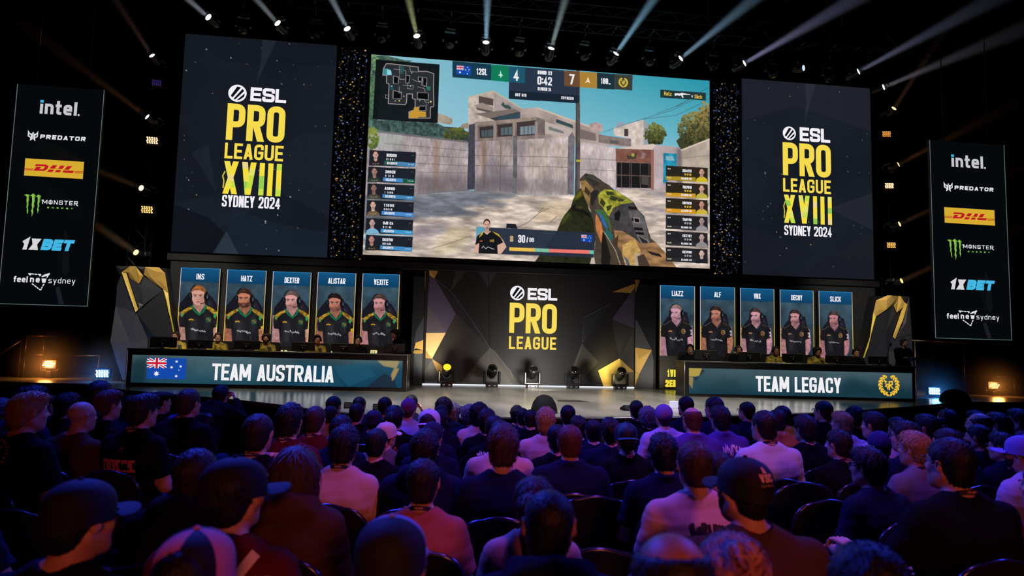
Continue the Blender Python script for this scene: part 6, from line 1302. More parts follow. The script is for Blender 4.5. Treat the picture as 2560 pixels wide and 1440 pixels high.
facet_column('black column with folded gold band left of the portrait screens', 16.2, [(1240, 108), (1745, 122), (1785, 380), (1815, 600), (1850, 810), (1880, 1390), (1310, 1330), (1165, 1050), (1183, 905), (1210, 530)],
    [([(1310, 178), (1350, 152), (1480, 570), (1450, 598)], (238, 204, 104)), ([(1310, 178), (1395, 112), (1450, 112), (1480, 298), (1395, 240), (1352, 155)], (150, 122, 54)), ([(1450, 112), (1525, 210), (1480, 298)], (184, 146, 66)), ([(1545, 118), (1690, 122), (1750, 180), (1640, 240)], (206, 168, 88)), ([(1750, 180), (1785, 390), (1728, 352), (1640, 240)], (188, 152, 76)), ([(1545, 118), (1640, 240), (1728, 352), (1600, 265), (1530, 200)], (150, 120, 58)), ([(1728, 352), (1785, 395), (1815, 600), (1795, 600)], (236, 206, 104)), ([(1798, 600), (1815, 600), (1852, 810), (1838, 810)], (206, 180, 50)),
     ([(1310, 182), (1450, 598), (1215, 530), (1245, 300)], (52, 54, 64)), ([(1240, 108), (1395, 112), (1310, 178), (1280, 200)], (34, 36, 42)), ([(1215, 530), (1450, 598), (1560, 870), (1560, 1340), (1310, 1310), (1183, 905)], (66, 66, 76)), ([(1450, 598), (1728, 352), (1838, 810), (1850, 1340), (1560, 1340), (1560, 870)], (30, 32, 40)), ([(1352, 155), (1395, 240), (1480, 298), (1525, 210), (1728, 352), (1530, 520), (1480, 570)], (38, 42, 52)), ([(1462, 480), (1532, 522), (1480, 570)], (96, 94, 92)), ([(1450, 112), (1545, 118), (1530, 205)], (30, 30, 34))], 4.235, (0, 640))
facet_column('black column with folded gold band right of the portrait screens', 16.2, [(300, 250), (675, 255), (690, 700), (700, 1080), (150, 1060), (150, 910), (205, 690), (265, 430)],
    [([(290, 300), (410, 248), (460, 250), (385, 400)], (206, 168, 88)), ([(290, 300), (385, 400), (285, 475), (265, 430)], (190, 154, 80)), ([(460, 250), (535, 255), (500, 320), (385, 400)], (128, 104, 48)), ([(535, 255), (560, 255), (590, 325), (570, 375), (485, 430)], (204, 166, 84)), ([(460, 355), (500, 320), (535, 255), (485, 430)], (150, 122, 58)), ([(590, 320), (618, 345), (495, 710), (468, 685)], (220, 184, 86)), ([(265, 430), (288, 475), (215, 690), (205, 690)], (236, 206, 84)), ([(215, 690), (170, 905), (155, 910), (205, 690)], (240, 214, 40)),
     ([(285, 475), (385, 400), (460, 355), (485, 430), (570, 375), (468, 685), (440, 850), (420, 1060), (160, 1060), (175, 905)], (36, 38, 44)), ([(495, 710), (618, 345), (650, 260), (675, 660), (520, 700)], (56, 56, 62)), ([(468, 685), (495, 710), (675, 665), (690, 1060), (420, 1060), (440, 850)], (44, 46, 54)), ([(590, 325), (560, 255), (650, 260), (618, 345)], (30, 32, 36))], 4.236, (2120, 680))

# ------------------------------------------------------------------ hanging sponsor banners
LW, GREY = (224, 224, 230), (196, 196, 202)
def banner_art(a):
    T = a.text
    T('\u0131ntel', (99.6, 284.3), (195, 256.4), GREY, 1, wr=.58, t=.2, r=.26); a.px([(102.1, 250.2), (110.7, 250.5), (110.2, 257.3), (101.8, 257)], (60, 178, 226), 1); a.disc(197.5, 288.3, .022, GREY, 1, 14)
    Q = lambda *q: [(x / 5.143, y / 5.143 + 200) for x, y in q]
    for q in (((365, 645), (392, 688), (420, 692), (425, 670), (430, 672), (425, 762), (392, 782), (388, 778), (396, 748), (362, 726)), ((497, 657), (470, 692), (444, 696), (440, 672), (435, 672), (434, 764), (455, 790), (459, 786), (455, 752), (492, 732))): a.px(Q(*q), LW, 1)
    for q in (((378, 690), (402, 712), (400, 738), (382, 716)), ((484, 700), (460, 716), (458, 742), (478, 722))): a.px(Q(*q), (4, 6, 8), 2)
    T('PREDATOR', (100.7, 347.2), (215.8, 343.2), LW, 1, wr=.98, t=.27, r=.18, slant=.08)
    a.px(Q((330, 1008), (1085, 1055), (1068, 1275), (313, 1230)), (214, 172, 48), 0); RD = (186, 24, 36)
    for q in (((470, 1083), (590, 1089), (630, 1108), (618, 1142), (575, 1172), (432, 1168), (474, 1118), (534, 1122), (512, 1148), (560, 1150), (584, 1118), (574, 1112), (448, 1108)), ((684, 1097), (742, 1100), (708, 1140), (752, 1142), (784, 1102), (838, 1105), (804, 1148), (640, 1140)), ((634, 1152), (704, 1156), (676, 1186), (608, 1182)), ((732, 1158), (794, 1160), (772, 1190), (706, 1187)), ((872, 1108), (934, 1110), (888, 1158), (830, 1154)), ((818, 1164), (962, 1170), (938, 1200), (828, 1194), (806, 1184))): a.px(Q(*q), RD, 1)
    for k in range(3):
        a.px(Q((320 - k, 1134 + 11 * k), (438 - 5 * k, 1139 + 11 * k), (434 - 5 * k, 1145 + 11 * k), (320 - k, 1140 + 11 * k)), RD, 1); a.px(Q((972 - 6 * k, 1172 + 11 * k), (1074, 1176 + 11 * k), (1073, 1182 + 11 * k), (968 - 6 * k, 1178 + 11 * k)), RD, 1)
    M_ = lambda *q: [(x / 4.8, y / 4.8 + 470) for x, y in q]
    for i, q in enumerate((((288, 84), (330, 76), (362, 84), (352, 108), (352, 150), (342, 180), (348, 200), (338, 230), (344, 270), (338, 318), (328, 280), (332, 250), (320, 230), (330, 200), (322, 150), (330, 110), (310, 92)), ((366, 90), (410, 68), (434, 92), (424, 120), (424, 160), (412, 190), (418, 220), (402, 250), (404, 300), (384, 346), (386, 300), (376, 280), (390, 240), (384, 200), (392, 160), (388, 104)), ((434, 104), (470, 80), (498, 100), (486, 130), (482, 170), (472, 190), (478, 215), (466, 240), (470, 270), (454, 308), (456, 280), (448, 262), (460, 220), (454, 180), (462, 140), (458, 110)))):
        a.px(M_(*q), (86, 168, 58), 1)
        n = len(q) // 2; a.px(M_(*[(x * .55 + (sum(p[0] for p in q) / len(q)) * .45 - 4, y) for x, y in q]), (150, 190, 66), 2)
    T('M\u03a6NSTER', (106.3, 510), (195.8, 503.8), LW, 1, wr=.85, t=.17, r=.08); a.px(M_((500, 146), (530, 140), (526, 150), (506, 154)), LW, 1); a.px(M_((920, 196), (945, 216), (938, 222), (912, 206)), LW, 1)
    T('ENERGY', (118.8, 521), (183.3, 520.3), (130, 214, 60), 1, wr=1.25, t=.26, r=.2)
    T('1X', (52.5, 623.8), (105, 597.5), (214, 212, 214), 1, wr=.95, t=.34, slant=.22); T('BET', (101.5, 625.2), (188.7, 600.8), (66, 182, 226), 1, wr=.95, t=.31, r=.2, slant=.22)
    T('feel', (34.4, 705), (70.8, 691.2), LW, 1, wr=.58, t=.19); T('new', (75.4, 705.6), (117.7, 692.2), LW, 1, wr=.62, t=.21); T('sydney', (121.5, 707.6), (189.6, 696), LW, 1, wr=.58, t=.12)
    for q in (((345, 1028), (410, 1034)), ((418, 1035), (450, 1037)), ((458, 1037), (498, 1040)), ((352, 1036), (375, 1046)), ((476, 1058), (496, 1042)), ((388, 1148), (412, 1166)), ((418, 1170), (440, 1188)), ((446, 1192), (466, 1208)), ((472, 1212), (490, 1226)), ((532, 1150), (518, 1176)), ((514, 1184), (504, 1202)), ((500, 1208), (492, 1226))): a.line(M_(*q), .022, LW, 1)
    for q in (((505, 1066), (545, 1043), (602, 1027)), ((602, 1027), (580, 1050), (568, 1076)), ((508, 1064), (560, 1052), (584, 1046))): a.line(M_(*q), .022, LW, 1)
    for q, c in ((((780, 480), (830, 620), (835, 1000), (790, 1060), (740, 1000)), (14, 16, 22)), (((670, 1200), (715, 1180), (770, 1395), (705, 1395)), (26, 29, 36)), (((690, 560), (760, 600), (740, 960), (700, 1160)), (9, 11, 15))): a.px(M_(*q), c, 0)
def banner(label, Y, corners, src=None):
    pl = Plane((0, Y, 0)); rc = rect_px(pl, corners); o = empty('hanging_banner', ((rc[0] + rc[1]) / 2, Y, rc[2]), 0, label, 'banner', 'sponsor banners beside the stage')
    a = Art(pl, .012, .002)
    if src is None: banner_art(a)
    else:
        sp, sr = src; b = Art(sp); banner_art(b)
        for pts, c, ly in b.P: a.lo([(rc[0] + (s - sr[0]) / (sr[1] - sr[0]) * (rc[1] - rc[0]), rc[2] + (z - sr[2]) / (sr[3] - sr[2]) * (rc[3] - rc[2])) for s, z in pts], c, ly)
    child_at(a.build('graphics'), o); bg = Art(pl, .004, 0); bg.lo([(rc[0], rc[2]), (rc[1], rc[2]), (rc[1], rc[3]), (rc[0], rc[3])], (6, 9, 11), 0); child_at(bg.build('display'), o)
    child_at(panel_box('cabinet', pl, rc, .07, CAB, o), o); mb = MB(); z0, z1 = rc[2], rc[3]
    for p0, p1 in (((rc[0], z0), (rc[0], z1)), ((rc[1], z0), (rc[1], z1)), ((rc[0], z0), (rc[1], z0))): mb.tube([pl.world(*p0, .01), pl.world(*p1, .01)], .006, 6)
    child_at(mb.build('edge_light', emit('edge_pale', (96, 116, 116), 1.0)), o)
    for s in (.2, .8):
        x = rc[0] + (rc[1] - rc[0]) * s; child_at(MB().tube([pl.world(x, z1, -.03), pl.world(x, 12.5, -.03)], .012, 6).build('hanging_cable', mat('cable_black', (14, 14, 16), .6)), o)
    return pl, rc
src = banner('tall black sponsor banner hanging at the left side, its top edge higher in view', 15, [(40, 210), (260, 225), (220, 765), (0, 760)])
banner('tall black sponsor banner hanging at the right side beyond the right desk', 14, [(2325, 357), (2510, 357), (2527, 850), (2337, 845)], src)

# ------------------------------------------------------------------ team desks
DBLK = mat('desk_black', (12, 12, 15), .35, 0, .5); TOPM = mat('desk_top', (70, 70, 72), .3, 0, .5)
def desk(label, p0, p1, corners, art_fn, seed):
    p0, p1 = np.array(p0), np.array(p1); L = np.linalg.norm(p1 - p0); pl = Plane((*p0, 0), (*(p1 - p0), 0)); H = .76
    o = empty('team_desk', (*((p0 + p1) / 2), ZS), math.atan2(pl.ex[1], pl.ex[0]), label, 'desk', 'team desks')
    inv = o.matrix_basis.inverted()
    def put(ob): ob.parent = o; ob.matrix_parent_inverse = inv; return ob
    def bx(name, s0, s1, d0, d1, z0, z1, m, ch=.006):
        c = pl.world((s0 + s1) / 2, (z0 + z1) / 2, -(d0 + d1) / 2); R = Matrix.Rotation(math.atan2(pl.ex[1], pl.ex[0]), 3, 'Z'); return put(MB().box(c, (s1 - s0, d1 - d0, z1 - z0), ch, R).build(name, m))
    bx('front_panel', 0, L, .012, .06, ZS, ZS + H - .03, DBLK); bx('side_panel', 0, .05, .06, .8, ZS, ZS + H - .03, DBLK); bx('side_panel', L - .05, L, .06, .8, ZS, ZS + H - .03, DBLK); bx('table_top', -.01, L + .01, .0, .82, ZS + H - .03, ZS + H, TOPM)
    rc = rect_px(pl, corners); rc = (rc[0], rc[1], max(rc[2], ZS + .05), min(rc[3], ZS + H - .06)); cv = Canvas(pl, rc, 60); n = cv.noise(70, 4, 1.6, 1, seed=seed)[..., None]; h = (cv.gy / cv.h)[..., None]; C = lambda *c: np.array(c) / 255.
    cv.a[:] = (C(66, 88, 96) * (1 - h) + C(24, 58, 72) * h) * (.6 + .8 * n); art_bg(cv, rc, seed); put(cv.build('display')); a = Art(pl); art_fn(a); put(a.build('graphics'))
    mb = MB()
    for q0, q1 in (((-.005, ZS + H), (L + .005, ZS + H)), ((L + .005, ZS + H), (L + .005, ZS)), ((-.005, ZS), (-.005, ZS + H))): mb.tube([pl.world(*q0, .006), pl.world(*q1, .006)], .005, 6)
    put(mb.build('edge_trim', mat('trim_aluminium', (190, 190, 186), .3, .9))); return pl, L, H
def art_bg(cv, rc, seed):
    W_, H_ = cv.w, cv.h; P = lambda q: [(x * W_, y * H_) for x, y in q]
    if seed == 1:
        cv.raw(P([(.58, .2), (.66, .05), (.76, .3), (.9, .1), (1, .2), (1, 1), (.56, 1), (.6, .5)]), (18, 66, 92), .75, 4); cv.raw(P([(.66, .3), (.735, .3), (.78, 1), (.60, 1)]), (26, 74, 100), .6); cv.raw(P([(.74, .25), (.86, .1), (.90, .55), (.80, .95), (.76, .6)]), (30, 84, 110), .6); cv.raw(P([(.86, 1), (.93, .45), (.97, .7), (.98, 1)]), (30, 42, 58), .9); cv.raw(P([(.90, .0), (.985, .0), (.975, .28), (.925, .2)]), (176, 150, 96), .8); cv.raw(P([(.965, .28), (.985, .28), (.97, .6), (.96, .75), (.955, .5)]), (196, 150, 80), .8); cv.raw(P([(.0, .2), (.06, .1), (.05, 1), (0, 1)]), (16, 40, 48), .7, 3); cv.raw(P([(.055, .12), (.062, .2), (.05, .3)]), (190, 160, 90), .8)
    else:
        cv.raw(P([(.0, .0), (.06, .0), (.045, .3), (.0, .34)]), (190, 160, 70), .9); cv.raw(P([(.0, .34), (.02, .36), (.016, .8), (0, .6)]), (170, 140, 80), .8); cv.raw(P([(.06, .0), (.07, .1), (.03, .5), (.02, .36), (.045, .3)]), (30, 48, 66), .9); cv.raw(P([(.66, .9), (.7, .3), (.74, .25), (.82, .5), (.9, .4), (1, .7), (1, 1)]), (16, 46, 60), .7, 4)
def aus_art(a):
    flag(a, [(369.2, 894.4), (467, 896), (464, 948), (366.4, 946.2)]); a.text('TEAM AUSTRALIA', (529, 950), (836, 915.2), (240, 240, 244), 3, wr=.52, t=.165, r=.2)
def leg_art(a):
    a.text('TEAM LEGACY', (1889, 978.2), (2102, 945), (240, 240, 244), 3, wr=.52, t=.165, r=.2); laurel(a, 2221.6, 962.3, .24, (240, 190, 50))
PLA, LA, HA = desk('long black desk with flag and TEAM AUSTRALIA on its lit front', (-5.861, 14.648), (-.282, 14.269), [(331.2, 887), (1007, 902), (1004, 970), (326.5, 956)], aus_art, 1)
PLB, LB, HB = desk('long black desk with wreath emblem and TEAM LEGACY on its lit front', (5.662, 14.181), (10.649, 13.58), [(1722, 919.7), (2279.8, 933.2), (2281, 995.6), (1722, 985)], leg_art, 2)
MONB = mat('monitor_plastic', (16, 16, 19), .4, 0, .5); CHROME = mat('stand_metal', (120, 120, 124), .3, .8)
def shifted(pl, d): return Plane(pl.O - pl.n * d, pl.ex)
def monitor(pl, H, u, v, wpx, hpx, label, group):
    q = shifted(pl, .30); s, z = q.loc(u, v); s1, _ = q.loc(u + wpx / 2, v); s0, _ = q.loc(u - wpx / 2, v); _, za = q.loc(u, v - hpx / 2); zt = ZS + H; w = s1 - s0; za = max(za, zt + .2)
    p = q.world(s, 0); o = empty('monitor', (p[0], p[1], zt), math.atan2(pl.ex[1], pl.ex[0]), label, 'monitor', group); h = za - zt - .03; MB().box((0, 0, .03 + h / 2), (w, .035, h), .012).build('screen_shell', MONB, o)
    mb = MB().box((0, -.03, .03 + h * .5), (w * .3, .03, h * .35), .012); mb.build('rear_bump', MONB, o); mb = MB().tube([(0, -.05, .012), (0, -.05, .03 + h * .45)], .018, 8); mb.box((0, -.03, .006), (.22, .16, .012), .004); mb.build('stand', MONB, o)
    mb = MB(); r = np.random.default_rng(int(u))
    for k in range(4): mb.box((r.uniform(-.06, .06), -.049, .05 + r.uniform(0, h * .45)), (r.uniform(.008, .03), .006, .008))
    mb.build('port_plate', CHROME, o)
for k, (u, v, w, h) in enumerate(((408, 862, 68, 40), (500, 867, 62, 34), (617, 868, 66, 34), (758, 872, 58, 34), (860, 874, 64, 30), (987, 876, 50, 34))):
    monitor(PLA, HA, u, v, w, h, ('black monitor at the flag end of the left desk', 'black monitor between first and second player, left desk', 'black monitor in front of the second portrait, left desk', 'black monitor beside the third portrait, left desk', 'black monitor below the fourth portrait, left desk', 'black monitor next to the standing coach, left desk')[k], 'monitors on the left desk')
for k, (u, v, w, h) in enumerate(((1765, 892, 58, 34), (1873, 896, 54, 32), (1981, 900, 52, 32), (2090, 905, 54, 32), (2195, 908, 50, 32))):
    monitor(PLB, HB, u, v, w, h, ('black monitor at the left end of the right desk', 'black monitor second along the right desk', 'black monitor at the middle of the right desk', 'black monitor fourth along the right desk', 'black monitor at the wreath end of the right desk')[k], 'monitors on the right desk')
GC = mat('gaming_chair_black', (20, 20, 24), .45, 0, .4)
def gaming_chair(loc, rz, label, group):
    o = empty('gaming_chair', loc, rz, label, 'chair', group); mb = MB()
    P = [(-.17, .50), (-.24, .68), (-.25, .85), (-.20, .95), (.20, .95), (.25, .85), (.24, .68), (.17, .50)]
    mb.prism([(x, -.235 - .12 * (z - .5), z) for x, z in P], (0, -.08, 0)); mb.build('backrest', GC, o); MB().box((0, .0, .44), (.50, .48, .10), .03).build('seat', GC, o); MB().tube([(0, 0, .07), (0, 0, .40)], .03, 10).build('gas_lift', CHROME, o)
    mb = MB()
    for k in range(5): a = 2 * math.pi * k / 5; mb.tube([(0, 0, .07), (.28 * math.cos(a), .28 * math.sin(a), .045)], .022, 6); mb.ball((.28 * math.cos(a), .28 * math.sin(a), .028), .028, 8, 6)
    mb.build('base', GC, o)
    for x in (-1, 1): MB().tube([(x * .27, -.1, .46), (x * .28, -.1, .64), (x * .28, .14, .64)], .018, 6).build('armrest', GC, o)
JER = mat('jersey_black_yellow', (22, 22, 24), .6, 0, .3, noise=.5, nscale=9, col2=(196, 164, 24)); JER2 = mat('jersey_yellow', (200, 168, 24), .6, 0, .3, noise=.5, nscale=14, col2=(30, 30, 26))
def player(pl, u, v, label, tc, grp, **k):
    q = shifted(pl, 1.12); s, z = q.loc(u, v); p = q.world(s, 0); sc = min(max((z - ZS) / 1.235, .84), 1.04); rz = math.atan2(pl.ex[1], pl.ex[0]) + math.pi
    person((p[0], p[1], ZS), rz, label, sc, arms='desk', headset=True, tc=tc, h=.014, group=grp, **k); gaming_chair((p[0], p[1], ZS), rz, 'black gaming chair under the ' + label.split(' ', 1)[1] if False else 'black gaming chair holding the player ' + label.split('player ')[1], 'gaming chairs at the desks')
for u, v, lab, tc, k in ((440, 848, 'seated player in patterned jersey at the flag end of left desk', JER, dict(hair='short', hc='black', yaw=-12, skin='tan')), (544, 858, 'seated player in yellow jersey between second and third monitors, left desk', JER2, dict(hair='short', hc='brown', yaw=10, pitch=-.12)), (664, 861, 'seated player in patterned jersey right of the third monitor, left desk', JER, dict(hair='curly', hc='brown', yaw=8, pitch=-.1, beard=True)), (790, 868, 'seated player leaning beside the fourth monitor, left desk', JER, dict(hair='side', hc='dark', yaw=25, pitch=-.1, skin='tan')), (893, 862, 'seated player half hidden beside the fifth monitor, left desk', 'black', dict(hair='short', hc='black', yaw=15))):
    player(PLA, u, v, lab, tc, 'players at the left desk', **k)
for u, v, lab, tc, k in ((1727, 880, 'seated player at the left end of the right desk', 'black', dict(hair='short', hc='black', yaw=-20)), (1846, 880, 'seated player between first and second monitors, right desk', 'black', dict(hair='short', hc='brown', yaw=0)), (1939, 890, 'seated player in yellow between second and third monitors, right desk', JER2, dict(hair='short', hc='brown', yaw=5, skin='tan')), (2043, 890, 'seated player between third and fourth monitors, right desk', JER, dict(hair='curly', hc='dark', yaw=10, skin='tan')), (2141, 896, 'seated player between the last two monitors, right desk', 'black', dict(hair='short', hc='black', yaw=-5))):
    player(PLB, u, v, lab, tc, 'players at the right desk', **k)
q = shifted(PLA, 1.15); s, z = q.loc(1012, 836); p = q.world(s, 0); person((p[0] - .05, p[1] + .15, ZS), math.pi * .62, 'person in black jacket standing bowed at the end of the left desk', .80, pose='lean', arms='down', yaw=15, hair='curly', hc='black', top='jacket', tc='black', legs='black', skin='tan')
q = shifted(PLB, 1.1); s, z = q.loc(2258, 868); p = q.world(s, 0); person((p[0], p[1], ZS), math.pi - .1, 'person in black with headset standing behind the wreath end of right desk', .78, pose='stand', arms='fold', headset=True, yaw=20, hair='short', hc='black', top='jacket', tc='black', legs='black')
q = shifted(PLB, .45); s, z = q.loc(2222, 900); p = q.world(s, 0); o = empty('boom_microphone', (p[0], p[1], ZS + HB), 0, 'thin boom microphone arm on the right desk beside the standing person', 'microphone')
MB().tube([(0, 0, 0), (.0, .05, .22), (.10, .1, .46)], .010, 6).build('arm', MONB, o); MB().ball((.13, .11, .48), .035, 10, 8, (1, 1, 1.3)).build('microphone_head', mat('mic_foam', (60, 34, 26), .9), o); MB().box((0, 0, .015), (.08, .08, .03), .006).build('clamp', MONB, o)

# ------------------------------------------------------------------ trusses
TR = mat('truss_black', (34, 36, 42), .38, .7, .5)
def truss(name, label, a, b, w, h, seg, cat='truss'):
    """box truss from a to b: four chords and a zigzag lattice"""
    a, b = Vector(a), Vector(b); d = (b - a).normalized(); up = Vector((0, 0, 1)) if abs(d.z) < .9 else Vector((0, 1, 0)); x = d.cross(up).normalized(); y = x.cross(d); L = (b - a).length
    o = empty(name, a, 0, label, cat); C = [x * sx * w / 2 + y * sy * h / 2 for sx, sy in ((-1, -1), (1, -1), (1, 1), (-1, 1))]
    for c in C: MB().tube([c, c + d * L], .024, 8).build('chord', TR, o)
    mb = MB(); n = int(L / seg)
    for i in range(n):
        for j in range(4):
            p, q = C[j], C[(j + 1) % 4]
            if i % 2: p, q = q, p
            mb.tube([p + d * (L * i / n), q + d * (L * (i + 1) / n)], .010, 5, caps=False)
    mb.build('lattice', TR, o); return o
truss('lighting_truss', 'long black lighting truss hung above the screens', (-7.2, 15.1, 9.45), (13.2, 15.1, 9.45), .45, .45, .42)
truss('rear_truss', 'black truss hung higher, behind the lit lamps', (-7.2, 14.2, 10.1), (13.2, 14.2, 10.1), .4, .4, .42)
def tower(label, u0, v0, u1, v1, Y):
    a, b = at(u0, v0, Y), at(u1, v1, Y); x = (a[0] + b[0]) / 2; return truss('tower_truss', label, (x, Y, ZS), (x, Y, 9.6), .36, .36, .4), x
TL, TXL = tower('black vertical lighting tower left of the screens', 385, 150, 345, 640, 16.75); TRR, TXR = tower('black vertical lighting tower right of the screens', 2222, 240, 2228, 700, 16.75)
for k, x in enumerate((.3, 3.0, 6.4, 9.8)):
    tag(MB().tube([(x, 14.65, 9.55), (x, 14.65, 12.45)], .012, 6).tube([(x - .2, 14.3, 10.2), (x, 14.65, 10.35), (x + .2, 15.0, 9.75)], .01, 5).build('hoist_chain', TR), 'thin hoist chain holding the trusses, %s from the left' % ('first', 'second', 'third', 'fourth')[k], 'chain', 'hoist chains')

# ------------------------------------------------------------------ lamps
FB = mat('fixture_black', (14, 14, 17), .38, 0, .5); LDIM = mat('lens_unlit', (16, 16, 15), .06, .2, .8)
def haze(density, color=(1, 1, 1)):
    k = 'haze_%g_%g' % (density, color[0])
    if k in MATS: return MATS[k]
    m = bpy.data.materials.new(k); m.use_nodes = True; nt = m.node_tree; nt.nodes.remove(nt.nodes['Principled BSDF']); v = nt.nodes.new('ShaderNodeVolumeScatter'); v.inputs['Color'].default_value = (*color, 1); v.inputs['Density'].default_value = density; v.inputs['Anisotropy'].default_value = 0.0
    nt.links.new(v.outputs[0], nt.nodes['Material Output'].inputs['Volume']); m.cycles.volume_sampling = 'EQUIANGULAR'; MATS[k] = m; return m
def haze_ball():
    if 'haze_ball' in MATS: return MATS['haze_ball']
    m = haze(.3001); nt = m.node_tree; v = nt.nodes['Volume Scatter']; t = nt.nodes.new('ShaderNodeTexCoord'); l = nt.nodes.new('ShaderNodeVectorMath'); l.operation = 'LENGTH'; nt.links.new(t.outputs['Object'], l.inputs[0]); r = nt.nodes.new('ShaderNodeMapRange'); r.interpolation_type = 'SMOOTHERSTEP'; nt.links.new(l.outputs['Value'], r.inputs[0])
    for i, x in ((1, 0), (2, 1.0), (3, .10), (4, 0)): r.inputs[i].default_value = x
    nt.links.new(r.outputs[0], v.inputs['Density']); MATS['haze_ball'] = m; return m
def haze_fade(L):
    L = round(L, 1); k = 'haze_fade_%g' % L
    if k in MATS: return MATS[k]
    m = haze(.4 + L * .001); nt = m.node_tree; v = nt.nodes['Volume Scatter']; t = nt.nodes.new('ShaderNodeTexCoord'); l = nt.nodes.new('ShaderNodeVectorMath'); l.operation = 'LENGTH'; nt.links.new(t.outputs['Object'], l.inputs[0]); r = nt.nodes.new('ShaderNodeMapRange'); nt.links.new(l.outputs['Value'], r.inputs[0])
    for i, x in ((1, 0), (2, L), (3, .16), (4, 0)): r.inputs[i].default_value = x
    nt.links.new(r.outputs[0], v.inputs['Density']); MATS[k] = m; return m
HZ = haze(.12)
def moving_head(lens, d, up, label, group, lit=None, k=1.0, glow=3.0, hook=None, bar=None):
    """lens: centre of the front glass; d: where it points; up: from the lamp to what it hangs on"""
    d, up, lens = Vector(d).normalized(), Vector(up).normalized(), Vector(lens); c = lens - d * .20 * k; sd = up.cross(d); sd = sd.normalized() if sd.length > .05 else Vector((1, 0, 0)); f = sd.cross(up).normalized()
    top = c + up * .36 * k; o = empty('moving_head_lamp', top, 0, label, 'stage lamp', group); R = Matrix((sd, f, up)).transposed()
    MB().box(up * -.035 * k, (.30 * k, .26 * k, .11 * k), .025 * k, R).build('base', FB, o)
    if hook is not None:
        hk = Vector(hook) - top; mc = MB().tube([(0, 0, 0), hk], .018, 8)
        if bar: mc.tube([hk - Vector(bar), hk + Vector(bar)], .024, 8)
        mc.build('clamp', FB, o)
    mb = MB().box(up * -.10 * k, (.40 * k, .12 * k, .05 * k), .012, R)
    for s in (-1, 1): mb.box(sd * s * .185 * k - up * .23 * k, (.065 * k, .15 * k, .32 * k), .02 * k, R)
    mb.build('yoke', FB, o)
    if hook is None:
        mb = MB()
        for s in (-1, 1): mb.box(up * -.035 * k + sd * s * .07 * k - f * .131 * k * (1 if f.y > 0 else -1), (.05 * k, .006, .022 * k), 0, R)
        mb.build('display', emit('display_white', (150, 155, 160), .8), o)
    r = .125 * k; hd = c - top
    h = MB().lathe([(0, -.20 * k), (.06 * k, -.20 * k), (.105 * k, -.15 * k), (r, -.05 * k), (r, .06 * k), (.115 * k, .17 * k), (.122 * k, .195 * k), (.110 * k, .200 * k)], hd, d, 20).build('lamp_head', FB, o)
    ml = LDIM if lit is None else emit('lens_%d_%d_%d_%g' % (*lit, glow), lit, glow); l = MB().lathe([(.109 * k, .196 * k), (.08 * k, .207 * k), (.04 * k, .213 * k), (0, .215 * k)], hd, d, 20).build('lens', ml, h); return o
def beam(lens, end, color, power, half, label, r0=.10, hz=None):
    """a shaft of haze lit by a real spot at the lamp's lens"""
    lens, end = Vector(lens), Vector(end); d = (end - lens).normalized(); L = (end - lens).length; th = math.radians(half)
    apex = lens - d * (r0 / math.tan(th)) * .0; mb = MB().lathe([(r0, .03), (r0 + L * math.tan(th), L)], (0, 0, 0), d, 24); o = mb.build('haze_beam', hz or haze_fade(L), None, lens); tag(o, label, 'light beam', 'haze beams of the stage lamps', 'stuff')
    spot('beam_light', lens + d * .03, end, color, power, half * 2 + 1.5, .5, .05); return o
Y0 = 15.0
BEAMS = [((521, 43), (455, -15), 1.2, (.75, .85, 1), .5), ((694, 58), (632, -12), 1.2, (.75, .88, 1), .5), ((868, 72), (818, -25), 1.6, (.65, .82, 1), .7), ((1042, 90), (1016, -25), 1.8, (.72, .85, .40), .9), ((1215, 106), (1220, -40), 2.0, (.40, .72, 1), 1.5), ((1378, 121), (1424, -40), 2.0, (.6, .85, .85), .9), ((1540, 134), (1650, -25), 2.2, (.35, .72, 1), 1.6), ((1702, 146), (1900, -15), 3.0, (.40, .70, 1), 1.1), ((1861, 158), (2150, -10), 3.6, (.55, .58, 1), .9), ((2146, 179), (2480, 0), 4.0, (.55, .65, 1), .45), ((2209, 218), (2480, 105), 3.6, (.65, .65, .8), .35)]
ORD = ['first', 'second', 'third', 'fourth', 'fifth', 'sixth', 'seventh', 'eighth', 'ninth', 'tenth', 'eleventh', 'twelfth']
BD = ['faint grey', 'thin grey', 'pale blue', 'greenish yellow', 'bright blue upright', 'pale green', 'bright blue slanting', 'blue', 'violet', 'long faint blue', 'weak grey']
for i, (l, e, L, c, pw) in enumerate(BEAMS):
    P = at(*l, Y0 if i < 10 else 16.0); Q = at(*e, P[1] - .55 * L); dv = Vector(Q - P).normalized()
    moving_head(P, dv, (0, 0, 1), 'lit moving head lamp under the truss, %s from the left, with %s beam' % (ORD[i], BD[i]), 'lit lamps under the truss', (235, 240, 255), .78, 3.0, (P[0], 15.1 if i < 10 else P[1], 9.24) if i < 10 else (TXR, 16.6, P[2]), (0, .24, 0) if i < 10 else None)
    beam(P, Vector(P) + dv * (L + 2.6), c, 1500 * pw, 3.6, '%s haze beam rising from the %s lit truss lamp' % (BD[i], ORD[i]), .085)
P = at(2009, 170, Y0); moving_head(P, (.5, -.8, -.1), (0, 0, 1), 'small lit lamp without a beam above the right LED screen', None, (190, 215, 225), .72, 1.2, (P[0], 15.1, 9.24), (0, .24, 0))
for i, (u, v) in enumerate(((606, 78), (787, 92), (954, 100), (1125, 114), (1299, 135), (1462, 144), (1625, 158), (1785, 170), (1933, 190), (2075, 200))):
    P = at(u, v, 15.25); moving_head(P, (.05, -.45, -1), (0, 0, 1), 'unlit lamp hanging lens down under the truss, %s from the left' % ORD[i], 'unlit lamps under the truss', None, .82, 3, (P[0], 15.1, 9.24), (0, .24, 0))
